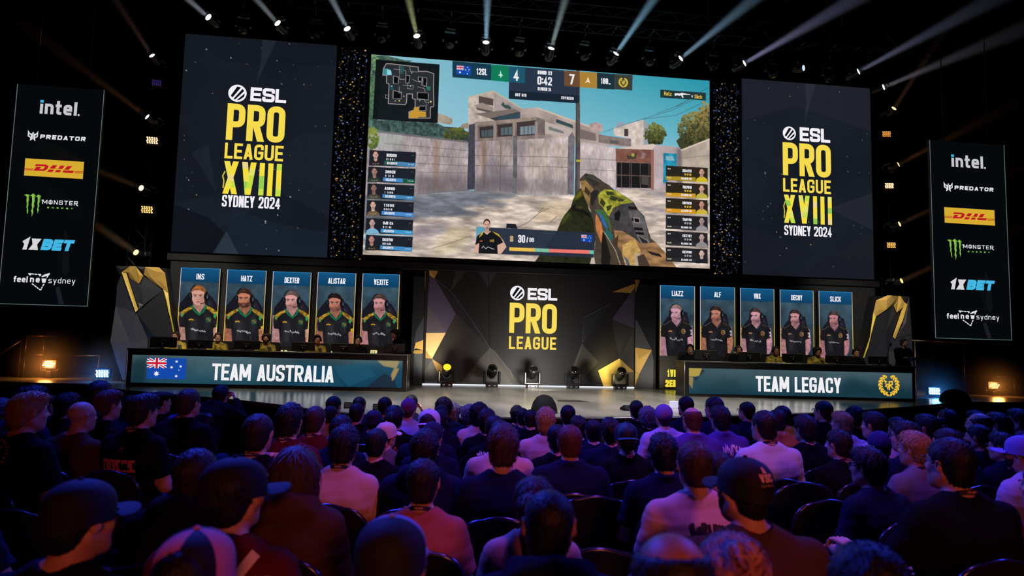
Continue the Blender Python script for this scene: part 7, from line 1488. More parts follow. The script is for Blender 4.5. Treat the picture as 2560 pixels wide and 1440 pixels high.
# lamps and blinders on the towers
TW = [((380, 139), (270, -30), (220, 215, 225), (1, .45, .40), .35, 2.0, 'left tower, topmost with reddish beam'), ((368, 292), (150, 130), (230, 225, 220), (1, .40, .16), .35, 1.5, 'left tower, second from the top'), ((353, 470), (240, 425), (255, 222, 170), (1, .42, .15), .28, 2.2, 'left tower, third from the top'), ((340, 631), (235, 560), (255, 205, 130), (1, .42, .12), .45, 2.6, 'left tower, lowest with brown beam'),
      ((2235, 271), (2320, 140), (255, 205, 150), (1, .40, .25), .35, 2.0, 'right tower, topmost'), ((2246, 411), (2440, 310), (255, 205, 130), (1, .36, .14), .40, 2.4, 'right tower, second from the top'), ((2249, 560), (2400, 490), (255, 200, 130), (1, .40, .16), .32, 2.4, 'right tower, third from the top'), ((2254, 702), (2390, 640), (255, 190, 100), (1, .40, .14), .32, 2.6, 'right tower, lowest')]
for l, e, c, bc, pw, gl, lab in TW:
    P = at(*l, 16.1); Q = at(*e, 15.2); dv = Vector(Q - P).normalized(); s = -1 if l[0] < 1000 else 1
    moving_head(P, dv + Vector((0, -.5, 0)), (-s * .3, 1, 0), 'small lit lamp on the ' + lab, 'lit lamps on the side towers', c, .68, gl, (TXL if s < 0 else TXR, 16.6, P[2]))
    beam(P, Vector(P) + dv * 3.4, bc, 420 * pw, 3.0, 'dim orange haze beam from the lamp on the ' + lab, .075)
def cell_lamp(loc, d, w, h, nx, ny, col, glow, label, group, stand=0.0, m2=None, hook=None):
    """LED panel: black housing with a grid of round cells"""
    d = Vector(d).normalized(); o = empty('led_panel_lamp', loc, 0, label, 'stage lamp', group); up = Vector((0, 0, 1)); sd = d.cross(up).normalized(); u2 = sd.cross(d); R = Matrix((sd, -d, u2)).transposed()
    MB().box(d * -.06, (w + .06, .10, h + .06), .015, R).build('housing', FB, o); mb = MB()
    for i in range(nx):
        for j in range(ny):
            if ny > 2 and j in (0, ny - 1) and nx == 6 and i in (0, 5) and m2: continue
            x = (i + .5 + (.25 if j % 2 else -.25 if m2 else 0)) / nx - .5; z = (j + .5) / ny - .5; mb.lathe([(.36 * w / nx, 0), (.36 * w / nx, .012), (.2 * w / nx, .022), (0, .026)], sd * x * w + u2 * z * h - d * .008, d, 10)
    mb.build('led_cells', emit('cells_%d_%d_%d_%g' % (*col, glow), col, glow), o); mb = MB()
    for s in (-1, 1): mb.tube([sd * s * (w / 2 + .05) - d * .06, sd * s * (w / 2 + .05) - d * .06 - up * (h / 2 + .06), sd * s * .05 - d * .06 - up * (h / 2 + .06)], .012, 6)
    if hook is not None: mb.tube([-d * .1, Vector(hook) - Vector(loc)], .018, 8)
    if stand: mb.box(Vector((0, 0, -h / 2 - .07 - stand / 2)) - d * .06, (.12, .12, stand), .01)
    mb.build('bracket', FB, o); return o
for l, c, g, lab, w in (((392, 207), (60, 40, 110), .7, 'left tower, dim violet and highest', .20), ((381, 351), (255, 190, 140), 2.6, 'left tower, white-orange in the middle', .24), ((368, 524), (255, 190, 110), 1.8, 'left tower, orange and lowest', .24), ((2217, 335), (226, 150, 60), 1.2, 'right tower, amber and highest', .22), ((2224, 464), (255, 200, 150), 2.4, 'right tower, white-orange in the middle', .22), ((2229, 613), (240, 176, 90), 1.5, 'right tower, amber and lowest', .22)):
    P = at(*l, 16.2); cell_lamp(P, Vector((EYE[0] - P[0], EYE[1] - P[1], -3)) if False else (-.2 if l[0] > 1000 else .2, -1, -.1), w, w * .66, 5, 4, c, g, 'LED panel lamp on the ' + lab, 'LED panel lamps on the towers', hook=(TXR if l[0] > 1000 else TXL, 16.58, P[2]))
for (u, v), Y, col, lc, g, pw, lab, m2 in (((122, 911), 16.9, (255, 214, 165), AMBER, 3.6, 50, 'orange LED panel lamp on the deck beside the stacked cases', True), ((256, 934), 16.0, (225, 242, 255), (.02, .30, 1.0), 4.2, 20, 'blue-white LED panel lamp on the deck left of the left desk', False), ((2337, 978), 15.0, (225, 242, 255), (.02, .30, 1.0), 4.2, 26, 'blue-white LED panel lamp on the deck right of the right desk', False), ((2486, 964), 16.2, (255, 200, 130), AMBER, 3.0, 30, 'orange LED panel lamp on the deck at the far right', True)):
    P = at(u, v, Y); cell_lamp(P, (.15 if u < 1000 else -.25, -1, -.05), .25, .16, 6 if m2 else 5, 4, col, g, lab, 'LED panel lamps on the deck', max(P[2] - .15 - ZS, .01), m2); point('deck_lamp_light', (P[0], P[1] - .12, P[2]), lc, pw, .12)
    hb = MB().ball((0, 0, 0), 1.1, 20, 12).build('haze_glow', haze_ball(), None, (P[0], P[1] + .05, P[2])); tag(hb, 'soft ball of lit haze around the ' + lab.replace(' on the deck', ''), 'haze', 'haze around the deck lamps', 'stuff')
# moving heads standing on the deck before the backdrop
for i, (u, v, lit) in enumerate(((1117, 931, (255, 200, 40)), (1230, 937, None), (1331, 942, None), (1433, 947, None), (1551, 948, None))):
    P = at(u, v, 16.45); P[2] = ZS + .36; moving_head(P - np.array((0, .12, -.1)), (.0, -.75, .55), (0, 0, -1), 'black moving head lamp on the deck before the backdrop, ' + ('leftmost, lens lit yellow', 'second from the left', 'middle one', 'fourth from the left', 'rightmost, before the gold pentagon')[i], 'moving heads on the deck', lit, .95, 1.6)
P = at(1551, 930, 16.5); spot('yellow_uplight', (P[0] - .25, 16.1, ZS + .25), (P[0] - .1, 16.94, ZS + .6), (1, .85, .38), 55, 80, .9, .1)
P = at(1112, 880, 16.5); spot('warm_uplight', (P[0] - .1, 15.9, ZS + .15), (P[0] - .35, 16.94, ZS + 1.0), (1, .86, .6), 110, 75, .9, .15)
spot('warm_uplight', (6.0, 15.7, ZS + .1), (5.85, 16.92, ZS + .8), (1, .86, .6), 60, 80, .9, .15)  # extra unseen uplight, added to brighten the right wing's gold
spot('floor_uplight', (2.8, 15.3, ZS + .1), (2.8, 16.94, ZS + .5), (1, .93, .82), 330, 130, 1.0, .3)
# stacked cases, rails and stage wedges
EDGEM = mat('case_edge', (120, 100, 84), .3, .8); CASE = mat('case_black', (16, 15, 15), .5)
for k, (c, lab) in enumerate((([(66, 839), (111, 839), (108, 884), (64, 884)], 'upper black equipment case with orange-lit edges at far left'), ([(62, 886), (107, 886), (106, 944), (58, 944)], 'lower black equipment case with orange-lit edges at far left'))):
    pl = Plane((0, 17.2, 0)); rc = rect_px(pl, c); zlo = ZS if k else None; H1 = pl.loc(85, 886)[1]; z0, z1 = (ZS, H1 - .005) if k else (H1, rc[3]); w = rc[1] - rc[0]; o = empty('equipment_case', ((rc[0] + rc[1]) / 2, 17.5, z0), 0, lab, 'case', 'stacked equipment cases'); h = z1 - z0
    MB().box((0, 0, h / 2), (w - .01, .6, h - .01), .008).build('shell', CASE, o); mb = MB()
    for x in (-1, 1):
        for zz in (0, 1): mb.tube([(x * w / 2, -.3, zz * h * .98 + .005), (x * w / 2, .3, zz * h * .98 + .005)], .012, 5)
        mb.tube([(x * w / 2, -.3, .005), (x * w / 2, -.3, h * .985)], .012, 5)
    for zz in (0, 1): mb.tube([(-w / 2, -.3, zz * h * .98 + .005), (w / 2, -.3, zz * h * .98 + .005)], .014, 5)
    mb.build('edge_profile', EDGEM, o)
RAIL = mat('rail_metal', (110, 96, 84), .35, .8)
def rail(label, pts, Y, posts):
    P = [at(u, v, Y) for u, v in pts]; o = empty('handrail', (P[0][0], Y, ZS), 0, label, 'rail'); inv = o.matrix_basis.inverted()
    for n, mb in (('top_rail', MB().tube(P, .02, 8)),): ob = mb.build(n, RAIL); child_at(ob, o)
    for t in posts:
        q = P[0] + (P[-1] - P[0]) * t; child_at(MB().tube([(q[0], q[1], ZS), tuple(q)], .018, 8).build('post', RAIL), o)
rail('thin sloping handrail at the far left edge of the stage', [(-8, 890), (57, 848)], 17.3, (.1, .95)); rail('low horizontal rail glowing orange left of the left column', [(137, 889), (254, 890)], 17.6, (.05, .95)); rail('low dark rail behind the right banner', [(2275, 851), (2420, 857)], 17.0, (.08, .92)); rail('short rail at the far right behind the orange lamp', [(2492, 941), (2540, 944)], 16.6, (.1, .9))
def wedge(u, v, w, label, kind):
    p = atz(u, v, ZS); o = empty('floor_monitor', (p[0], p[1], ZS), 0, label, 'floor monitor', 'dark floor monitors at the stage front')
    if kind == 'dome':
        r = w / 2; MB().lathe([(r, 0), (r * .98, .06), (r * .85, .15), (r * .6, .225), (r * .3, .26), (0, .27)], (0, 0, 0), (0, 0, 1), 28).build('shell', mat('dome_black', (5, 5, 7), .8, 0, .1), o); MB().lathe([(r * 1.02, 0), (r * 1.02, .03), (r * .99, .035)], (0, 0, 0), (0, 0, 1), 28).build('foot_ring', FB, o)
    else:
        MB().prism([(-w / 2, -.1, 0), (-w / 2, .16, 0), (-w / 2, .16, .03), (-w / 2, -.06, .09)], (w, 0, 0)).build('shell', mat('dome_black', (5, 5, 7), .8, 0, .1), o); MB().box((0, -.085, .045), (w * .9, .02, .05), .006, Matrix.Rotation(-.25, 3, 'X')).build('grille', FB, o)
wedge(1360, 1032, .40, 'black dome-shaped floor monitor at the middle of the stage edge', 'dome'); wedge(2388, 1003, .62, 'large black dome-shaped floor monitor at the right end of the stage edge', 'dome')
for u, v, w, lab in ((942, 1024, .11, 'small dark wedge between two front row heads left of centre'), (1152, 1030, .12, 'small dark wedge on the stage edge right of the white cap'), (1566, 1026, .12, 'small dark wedge on the stage edge before the gold pentagon'), (870, 1020, .11, 'small dark wedge behind the leftmost front row heads')): wedge(u, v, w, lab, 'wedge')
p = atz(1690, 1022, ZS); tag(MB().box((p[0], p[1] + .1, ZS + .06), (.16, .02, .12), .003).build('setlist_card', mat('card_paper', (176, 178, 206), .7)), 'pale card standing on the stage edge before the right desk', 'card')
p = atz(1425, 1003, ZS); tag(MB().prism([(p[0] - .26, p[1] - .16, ZS), (p[0] + .34, p[1] - .16, ZS), (p[0] + .22, p[1] + .2, ZS), (p[0] - .2, p[1] + .2, ZS)], (0, 0, .006)).build('floor_hatch', mat('hatch_dark', (16, 16, 17), .6)), 'dark floor hatch plate in the deck right of centre', 'hatch')

# ------------------------------------------------------------------ the audience
FOCUS = (2.6, 14.0); SEATED = []
def seat_person(u, v, w, label, **k):
    """place a seated person so that the head is at photo point (u, v) with width w: depth and body size follow from the seat on the sloping floor"""
    d = ray(u, v); W0 = .178; HC = 1.235; k.pop('sc', None); lo, hi = k.pop('rng', (.88, 1.10)); best = None; turn = k.pop('turn', 0)
    for sc in np.linspace(lo, hi, 89):
        t = (HC * sc - 1.66) / (d[2] + .03 * d[1])
        if t <= 0: continue
        p = EYE + d * t; rz = -math.atan2(FOCUS[0] - p[0], FOCUS[1] - p[1]) * .6; c, s = math.cos(rz), math.sin(rz); cost = 9 * math.log(W0 * sc * FPX / t / w) ** 2 + 2.0 * (sc - 1) ** 2
        for q in SEATED:        # keep a seat's width and a row's depth between neighbours
            x, y = q[0] - p[0], q[1] - p[1]; x, y = x * c + y * s, -x * s + y * c; g = (x / .50) ** 2 + (y / .80) ** 2
            if g < 1: cost += .6 * (1 - math.sqrt(g))
        if best is None or cost < best[0]: best = (cost, sc, p, rz)
    _, sc, p, rz = best; sc = float(sc); SEATED.append((p[0], p[1])); rz += math.radians(turn)
    k['yaw'] = round(k.get('yaw', 0) * .72, 1); k.setdefault('h', .008 if p[1] < 2.8 else .011 if p[1] < 4.2 else .015); pr = k.pop('print', None); grp = k.pop('group', None)
    loc = (p[0], p[1], fz(p[1])); o, sh = person(loc, rz, label, sc, **k)
    if k.get('arms') == 'wide':
        J = joints('sit', 'wide', k['build']); w, e = jp(J, 'wr', -1), jp(J, 'el', -1); dd = (w - e) / np.linalg.norm(w - e); mb = MB().lathe([(.034, -.012), (.036, 0), (.034, .012)], w - dd * .03, dd, 16); mb.ball(tuple(w - dd * .03 + np.array((0, -.01, .034))), .018, 10, 6, (1, 1, .5)); mb.build('wristwatch', mat('watch_black', (30, 30, 38), .3, .4), o)
    if 'with pale crest' in label:
        c = [q for q in o.children if q.name.startswith('cap')][0]; mb = MB()
        for q in [[(x * 1.0, z) for x, z in p_] for p_ in words('VSC', .055, .028, wr=.7, t=.22)] + [[(x, z - .026) for x, z in p_] for p_ in scrawl(.055, .010, 9, 3)] + [[(x, z + .026) for x, z in p_] for p_ in words('A', .02, .02, wr=.9, t=.3)]:
            V = []
            for x, z in q: zz = .062 + z; r_ = math.sqrt(max(.05, 1 - ((zz - .032) / .092) ** 2)); V.append((x, -.014 - (.114 * math.sqrt(max(.1, r_ ** 2 - (x / .094) ** 2))) - .004, zz))
            mb.poly(V)
        mb.build('crest', mat('crest_pale', (240, 180, 150), .7), c, fix=False)
    if pr: back_print(o, sh, pr[0], pr[1], pr[2], pr[3])
    chair(loc, rz, 'padded black chair of the ' + label if len(label.split()) <= 11 else 'padded chair of the ' + ' '.join(label.split()[:12])); return o
def words(txt, w, h, **k): return text_polys(txt, -w / 2, w / 2, -h / 2, h / 2, **k)
def blocky(n, w, h, seed):
    r = np.random.default_rng(seed); out = []; x = -w / 2; s = w / n
    for i in range(n):
        for (a, b, c, d) in ([(0, 0, .28, 1), (.62, 0, .9, 1), (.28, .75, .62, 1), (.28, .0, .62, .2)] if r.random() < .5 else [(0, .78, .9, 1), (0, 0, .9, .25), (.3, .25, .6, .78), (0, .4, .3, .78)]): out.append([(x + a * s, -h / 2 + b * h), (x + c * s, -h / 2 + b * h), (x + c * s, -h / 2 + d * h), (x + a * s, -h / 2 + d * h)])
        x += s
    return out
def emblem(r0, seed):
    r = np.random.default_rng(seed); out = []
    for i in range(26):
        a = i / 26 * 6.283; l = r.uniform(.10, .22) * r0; out += _ribbon([((r0 - l) * math.cos(a), (r0 - l) * math.sin(a)), (r0 * math.cos(a), r0 * math.sin(a))], r.uniform(.05, .12) * r0, False, False)
    for i in range(22): x, y = r.uniform(-.6, .6) * r0, r.uniform(-.6, .6) * r0; out += _ribbon([(x, y), (x + r.uniform(-.2, .2) * r0, y + r.uniform(-.2, .2) * r0), (x + r.uniform(-.3, .3) * r0, y + r.uniform(-.1, .1) * r0)], .06 * r0, False, False)
    return out
def scrawl(w, h, n, seed):
    r = np.random.default_rng(seed); out = []
    for i in range(n):
        x = -w / 2 + w * i / n; pts = [(x + w / n * t * 1.1, r.uniform(-h / 2, h / 2)) for t in (0, .3, .6, 1)]; out += _ribbon(pts, .10 * h, False, False)
    return out
PW, PR, PC = mat('print_pale', (250, 225, 222), .7), mat('print_red', (235, 120, 110), .7), mat('print_dark', (40, 24, 20), .7)
PINKCAP, WHITECAP, BLUECAP, BLACKCAP = ((214, 120, 140), (22, 18, 26)), ((205, 196, 210), (205, 196, 210)), ((150, 160, 215), (30, 28, 38)), ((16, 16, 22), (16, 16, 22))
A = [
 # ---- nearest heads
 (192, 1292, 138, 'person in plain black baseball cap, nearest head at lower left', dict(yaw=-32, hat='cap', hatc=BLACKCAP, hair='short', hc='black', tc='navy', build=1.08)),
 (489, 1186, 98, 'person in black hoodie sitting just beyond the nearest plain black cap', dict(yaw=-12, hair='short', hc='dark', top='hood', tc='black', build=1.1)),
 (586, 1232, 128, 'person in maroon top with pale back lettering and wide lanyard', dict(yaw=-14, hair='short', hc='black', tc='maroon', build=1.05, lanyard=True, hat='cap', hatc=BLACKCAP, brim=-38, print=(words('RENN', .16, .035, wr=.9, t=.24) + [[(x + .22, z) for x, z in q] for q in words('ECDIS', .17, .04, wr=.9, t=.24)] + _ribbon([(-.02, .08), (.11, -.12)], .035, False, False) + _ribbon([(.24, .08), (.11, -.12), (.12, -.2)], .035, False, False), -.11, .99, PW))),
 (743, 1180, 98, 'person in brown hoodie beside the pale-lettered maroon top', dict(hair='long', hc='brown', top='hood', tc='brown', build=.98)),
 (478, 1452, 178, 'person in pink and black panelled cap at the bottom edge', dict(hair='short', hc='black', hat='cap_panels', hatc=PINKCAP, brim=180, tc='navy')),
 (978, 1405, 165, 'person in two-tone blue and black cap at bottom left of centre', dict(hair='short', hc='black', hat='cap_two', hatc=BLUECAP, brim=0, pitch=.1, tc='black', build=1.08)),
 (1058, 1202, 84, 'person in rose t-shirt with thin lanyard, seen squarely from behind', dict(hair='short', hc='dark', tc='rose', lanyard=True)),
 (1330, 1252, 92, 'person in pinkish top leaning beside the navy hood, bottom centre', dict(hair='tail', hc='dark', tc='pink', build=.92, yaw=-20)),
 (1372, 1308, 146, 'person in navy hoodie facing the stage at the bottom centre', dict(hair='buzz', hc='black', top='hood', tc='navy', build=1.02, skin='tan')),
 (1676, 1462, 214, 'bare-headed person in black cut off by the bottom edge', dict(hair='ring', hc='dark', tc='black', skin='tan')),
 (1868, 1222, 116, 'person in dark cap with pale crest and brown t-shirt', dict(yaw=28, hat='cap', hatc=BLACKCAP, hair='short', hc='black', beard=True, tc='brown', build=1.2)),
 (1826, 1448, 182, 'person in maroon top at the bottom edge before the pale-crested cap', dict(hair='bun', hc='pink', tc='maroon', build=.95)),
 (2165, 1478, 190, 'person in black at the bottom edge under the empty right chair', dict(hair='short', hc='black', tc='black')),
 (2378, 1156, 94, 'broad person in black t-shirt wearing wristwatch and glasses, near right', dict(yaw=24, hair='short', hc='black', tc='black', build=1.12, lanyard=True, arms='wide', glasses=True)),
 (2172, 1166, 76, 'person in navy t-shirt and glasses left of the wristwatch wearer', dict(yaw=26, hair='messy', hc='black', tc='navy', turn=12, glasses=True)),
 (2612, 1216, 92, 'person in maroon mostly outside the right edge', dict(yaw=20, hair='short', hc='black', tc='maroon')),
 (-70, 1176, 92, 'person in navy with one denim knee showing at the left edge', dict(hair='short', hc='dark', tc='navy', turn=-16, arms='knee')),
 (1748, 1306, 64, 'small person in crumpled red beanie before the dark-motif t-shirt', dict(hair=None, hat='beanie', hatc=((150, 36, 62),) * 2, tc='maroon', build=.85, rng=(.72, .80))),
 (1735, 1160, 92, 'person in pale t-shirt with dark back motif, near right of centre', dict(hair='short', hc='brown', tc='pink', build=1.12, print=(scrawl(.24, .18, 14, 4) + emblem(.06, 3), .04, .90, PC))),
 (1657, 1132, 70, 'person in navy polo left of the pale t-shirt with dark motif', dict(hair='messy', hc='black', top='polo', tc='navy', build=1.05)),
 (1795, 1172, 62, 'person in violet shirt with folded arms behind the crested cap', dict(hair='short', hc='dark', tc='purple', yaw=10, arms='fold')),
 (1258, 1116, 76, 'person in wide plain navy t-shirt at the centre of the audience', dict(hair='messy', hc='brown', tc='navy', build=1.06)),
 (1252, 1088, 54, 'person in pale pink t-shirt mostly hidden by the wide navy t-shirt', dict(hair='short', hc='dark', tc='pink', build=1.1)),
 (1062, 1124, 72, 'person in navy hoodie beyond the rose t-shirt with lanyard', dict(hair='messy', hc='black', top='hood', tc='navy', build=1.04)),
 (861, 1113, 72, 'person in pale pink t-shirt with black lanyard left of centre', dict(hair='messy', hc='black', tc='pink', lanyard=True)),
 (941, 1107, 57, 'person in black t-shirt right of the pale pink one with lanyard', dict(hair='short', hc='black', tc='black', yaw=-8)),
 (647, 1082, 72, 'person in black jersey with small pale back lettering at the aisle', dict(hair='short', hc='dark', tc='black', lanyard=True, print=([[(x + .1, z) for x, z in q] for q in blocky(4, .12, .04, 3)], 0, 1.0, PW))),
 (1424, 1103, 62, 'person in wide dark navy polo right of the wide navy t-shirt', dict(hair='short', hc='red', top='polo', tc='navy', build=1.16)),  # reddish hair colour stands in for red light falling on it
 (1394, 1094, 56, 'person in black tucked left of the wide dark navy polo', dict(hair='short', hc='black', tc='black', yaw=10)),
 # ---- left block
 (68, 1028, 72, 'person in black t-shirt with round back emblem at far left', dict(yaw=-34, hair='side', hc='blond', tc='black', build=1.05, print=(emblem(.10, 1), -.04, .98, PR))),
 (203, 1038, 64, 'bare-headed person in grey-brown t-shirt and glasses, left block', dict(yaw=-22, hair='bald', tc='brown', glasses=True, build=1.03)),
 (268, 1011, 56, 'person in black t-shirt between grey-brown t-shirt and block-lettered jersey', dict(yaw=-24, hair='side', hc='red', tc='black')),
 (355, 1026, 56, 'person in black jersey with big pale block lettering', dict(yaw=-22, hair='side', hc='dark', tc='black', lanyard=True, glasses=True, print=(blocky(5, .25, .085, 2) + [[(x, z - .08) for x, z in q] for q in scrawl(.24, .016, 14, 2)] + [[(x * .2, z * .2 + .11) for x, z in q] for q in emblem(.08, 6)], 0, .87, PR))),
 (472, 1006, 52, 'person in black polo and lanyard beside the photographer', dict(yaw=-10, hair='short', hc='brown', top='polo', tc='black', build=1.12, lanyard=True)),
 (478, 1003, 40, 'person in violet shirt hidden behind the black polo and lanyard', dict(hair='short', hc='dark', top='polo', tc='purple', build=1.12)),
 (75, 1004, 58, 'person in navy and glasses behind the round back emblem', dict(yaw=-36, hair='messy', hc='black', tc='navy', glasses=True)),
 (168, 1013, 48, 'person in black jersey with scribbled back print, left block', dict(yaw=-14, hair='messy', hc='black', tc='black', print=(scrawl(.2, .09, 9, 8), .0, .88, PW))),
 (250, 985, 54, 'person in navy right below the blue-white deck lamp', dict(yaw=-12, hair='short', hc='dark', tc='navy')),
 (401, 1004, 42, 'person in dark flat cap before the flag end of the desk', dict(yaw=-20, hat='flat', hair='short', hc='black', tc='black')),
 (4, 1022, 34, 'person in navy cut by the left edge, front rows', dict(yaw=-20, hair='curly', hc='grey', tc='navy')),
 (122, 1010, 36, 'person in black half hidden behind the scribbled back print', dict(yaw=-20, hair='short', hc='black', tc='black')),
 (330, 1012, 38, 'person in navy hidden behind the block-lettered jersey', dict(yaw=-18, hair='short', hc='dark', tc='navy')),
 # ---- middle left
 (725, 1052, 64, 'person in maroon t-shirt with outlined back print, right of the aisle', dict(hair='messy', hc='black', tc='maroon', lanyard=True, build=1.05, print=(blocky(4, .16, .09, 5), -.07, .985, PW))),
 (789, 1049, 54, 'person in plain maroon t-shirt with lanyard right of the outlined print', dict(yaw=-4, hair='short', hc='brown', tc='maroon', lanyard=True)),
 (834, 1014, 41, 'leftmost front row person in navy below the left desk', dict(yaw=-10, hair='short', hc='black', tc='navy')),
 (827, 1037, 30, 'person in orange peeking between two heads below the left desk', dict(hair='short', hc='black', tc='orange', yaw=-8)),
 (899, 1013, 38, 'front row person in navy, second from left below the left desk', dict(hair='short', hc='black', tc='navy')),
 (893, 1032, 43, 'person in black directly behind the second front row head', dict(hair='short', hc='black', tc='black')),
 (963, 1015, 38, 'front row person in black left of the raised hand', dict(hair='short', hc='black', tc='black')),
 (935, 1051, 45, 'person in dark blue cap below the end of the left desk', dict(hair='short', hc='black', hat='cap', hatc=((24, 26, 52), (24, 26, 52)), brim=0, tc='black')),
 (987, 1042, 46, 'person in black t-shirt with orange back script', dict(hair='tail', hc='black', tc='black', print=(scrawl(.16, .07, 7, 9), .06, .93, mat('print_orange', (230, 120, 60), .7)))),
 (1022, 1022, 39, 'person in purple beanie and lilac t-shirt before the raised hand', dict(hair='short', hc='brown', hat='beanie', hatc=((120, 70, 120),) * 2, tc='lavender', build=1.06)),
 (1029, 1008, 34, 'front row person raising one hand', dict(hair='short', hc='black', tc='navy', arms='up')),
 (1072, 1059, 52, 'person in white baseball cap worn backwards', dict(hair='short', hc='dark', hat='cap', hatc=WHITECAP, brim=180, tc='navy')),
 (1110, 1019, 34, 'person in navy nearest the stage edge right of the white cap', dict(hair='curly', hc='dark', tc='navy')),
 (1103, 1036, 34, 'person in navy second from the stage edge beside the white cap', dict(hair='messy', hc='black', tc='navy')),
 (1100, 1050, 36, 'broad person in navy touching the white cap on its right', dict(hair='messy', hc='black', tc='navy', build=1.05)),
 (1132, 1032, 27, 'person in navy turned left, last of those beside the white cap', dict(hair='curly', hc='grey', tc='navy', yaw=-20)),
 (853, 1076, 50, 'person in navy hidden behind the pale pink t-shirt with lanyard', dict(hair='messy', hc='black', tc='navy')),
 (962, 1087, 47, 'person in cream cap behind the black t-shirt left of centre', dict(hair='short', hc='dark', hat='cap', hatc=((225, 190, 170), (225, 190, 170)), brim=0, yaw=-30, tc='grey')),
 (1079, 1091, 44, 'person in dark blue beanie behind the navy hoodie', dict(hair='short', hc='black', hat='beanie', hatc=((24, 28, 60),) * 2, tc='navy', yaw=-14)),
 # ---- middle
 (1198, 1036, 38, 'person in pinkish t-shirt before the second deck lamp', dict(hair='curly', hc='dark', tc='pink')),
 (1174, 1037, 27, 'person in navy turned right beside the pinkish t-shirt', dict(hair='curly', hc='grey', tc='navy', yaw=10)),
 (1218, 1052, 45, 'person in plain black t-shirt behind the wide navy t-shirt', dict(hair='messy', hc='dark', tc='black', yaw=6)),
 (1237, 1070, 54, 'person in black with pale scribble left of the wide navy t-shirt', dict(hair='short', hc='black', tc='black', yaw=6, print=(scrawl(.10, .08, 5, 21), -.10, 1.0, PW))),
 (1292, 1036, 31, 'front row person in navy, two heads left of the black dome', dict(hair='messy', hc='black', tc='navy')),
 (1308, 1042, 25, 'person in navy squeezed just left of the black dome', dict(hair='short', hc='black', tc='navy', yaw=14)),
 (1327, 1046, 33, 'person in black directly before the black dome', dict(hair='short', hc='dark', tc='black')),
 (1364, 1052, 54, 'person in bright pale pink t-shirt below the black dome', dict(hair='messy', hc='blond', tc='pink', build=1.06)),
 (1420, 1037, 40, 'front row person in black right of the black dome', dict(hair='short', hc='black', tc='black', yaw=8)),
 (1446, 1068, 44, 'person in navy showing behind the wide dark navy polo', dict(hair='messy', hc='dark', tc='navy', yaw=6)),
 (1483, 1076, 36, 'person in navy left of the patchwork cap', dict(hair='short', hc='black', tc='navy', yaw=6)),
 (1526, 1077, 50, 'broad person in navy behind the patchwork cap', dict(hair='messy', hc='dark', tc='navy', build=1.08, yaw=8)),
 (1565, 1094, 54, 'person in patchwork cap worn backwards and red-lettered jersey', dict(hair='short', hc='black', hat='cap_panels', hatc=((30, 90, 90), (26, 24, 40)), brim=180, tc='black', print=(words('VICTOR AZONE', .34, .055, wr=.7, t=.24) + [[(x * .25, z * .5 + .24) for x, z in q] for q in words('RESY', .2, .05, wr=.8, t=.25)], 0, .87, PR))),
 (1590, 1023, 34, 'front row person in black with lanyard before the gold pentagon', dict(hair='short', hc='black', tc='black', lanyard=True)),
 (1618, 1043, 30, 'person in black between front row lanyard and mauve beanie', dict(hair='curly', hc='grey', tc='black')),
 (1658, 1040, 41, 'person in mauve beanie and lilac t-shirt right of centre', dict(hair='short', hc='brown', hat='beanie', hatc=((130, 100, 160),) * 2, tc='lavender', build=1.08)),
 (1715, 1015, 37, 'front row person in navy beside the pale card', dict(hair='short', hc='black', tc='navy', yaw=12)),
 (1730, 1047, 48, 'person in plain violet polo behind the pale card', dict(hair='ring', hc='red', top='polo', tc='purple', build=1.05, yaw=6)),
 (1787, 1019, 42, 'front row person in navy turned left below the right desk', dict(hair='short', hc='black', tc='navy', yaw=22)),
 (1801, 1046, 47, 'person in violet polo with sketchy skyline print', dict(hair='messy', hc='dark', top='polo', tc='purple', build=1.08, yaw=10, print=(scrawl(.26, .11, 12, 14), 0, .95, PW))),
 # ---- right block
 (1868, 1027, 37, 'front row person in navy and glasses below the right desk', dict(hair='short', hc='black', tc='navy', yaw=28, glasses=True)),
 (1872, 1044, 33, 'person in black and patterned backwards cap behind the front row glasses', dict(hair='short', hc='black', hat='cap', hatc=((70, 40, 80), (40, 30, 60)), brim=180, tc='black', yaw=10)),
 (1912, 1063, 57, 'person in glowing white t-shirt and lanyard right of centre', dict(hair='short', hc='dark', tc='white', build=1.08, yaw=20, lanyard=True)),
 (1942, 1050, 35, 'person in orange shirt right behind the glowing white t-shirt', dict(hair='short', hc='dark', tc='orange', yaw=10)),
 (1955, 1039, 38, 'person in ochre t-shirt near the stage below the right desk', dict(hair='short', hc='dark', tc='gold', yaw=10)),
 (2014, 1071, 53, 'person in plain black t-shirt right of the glowing white t-shirt', dict(hair='messy', hc='dark', tc='black', build=1.05, yaw=14)),
 (2059, 1027, 38, 'front row person in black with glasses and lanyard, right block', dict(hair='short', hc='black', tc='black', yaw=24, glasses=True, lanyard=True)),
 (2106, 1057, 48, 'person in mauve t-shirt turned left, right block', dict(hair='slick', hc='blond', tc='lavender', yaw=28)),
 (2134, 1043, 38, 'person in black turned right behind the mauve t-shirt', dict(hair='curly', hc='black', tc='black', yaw=-10)),
 (2188, 1062, 52, 'person in lavender shirt turned left below the wreath emblem', dict(hair='side', hc='black', tc='lavender', yaw=34)),
 (2100, 1110, 57, 'person in black t-shirt and lanyard left of the violet beanie', dict(hair='side', hc='dark', tc='black', yaw=26, lanyard=True, build=1.05)),
 (2200, 1112, 50, 'person in black and violet beanie, right block', dict(hair='short', hc='black', hat='beanie', hatc=((50, 40, 100),) * 2, tc='black', yaw=22)),
 (2243, 1069, 43, 'person in black and glasses behind the thick glasses', dict(hair='short', hc='black', tc='black', yaw=36, glasses=True)),
 (2268, 1090, 57, 'person in navy and thick glasses turned left, right block', dict(hair='side', hc='dark', tc='navy', yaw=40, glasses=True)),
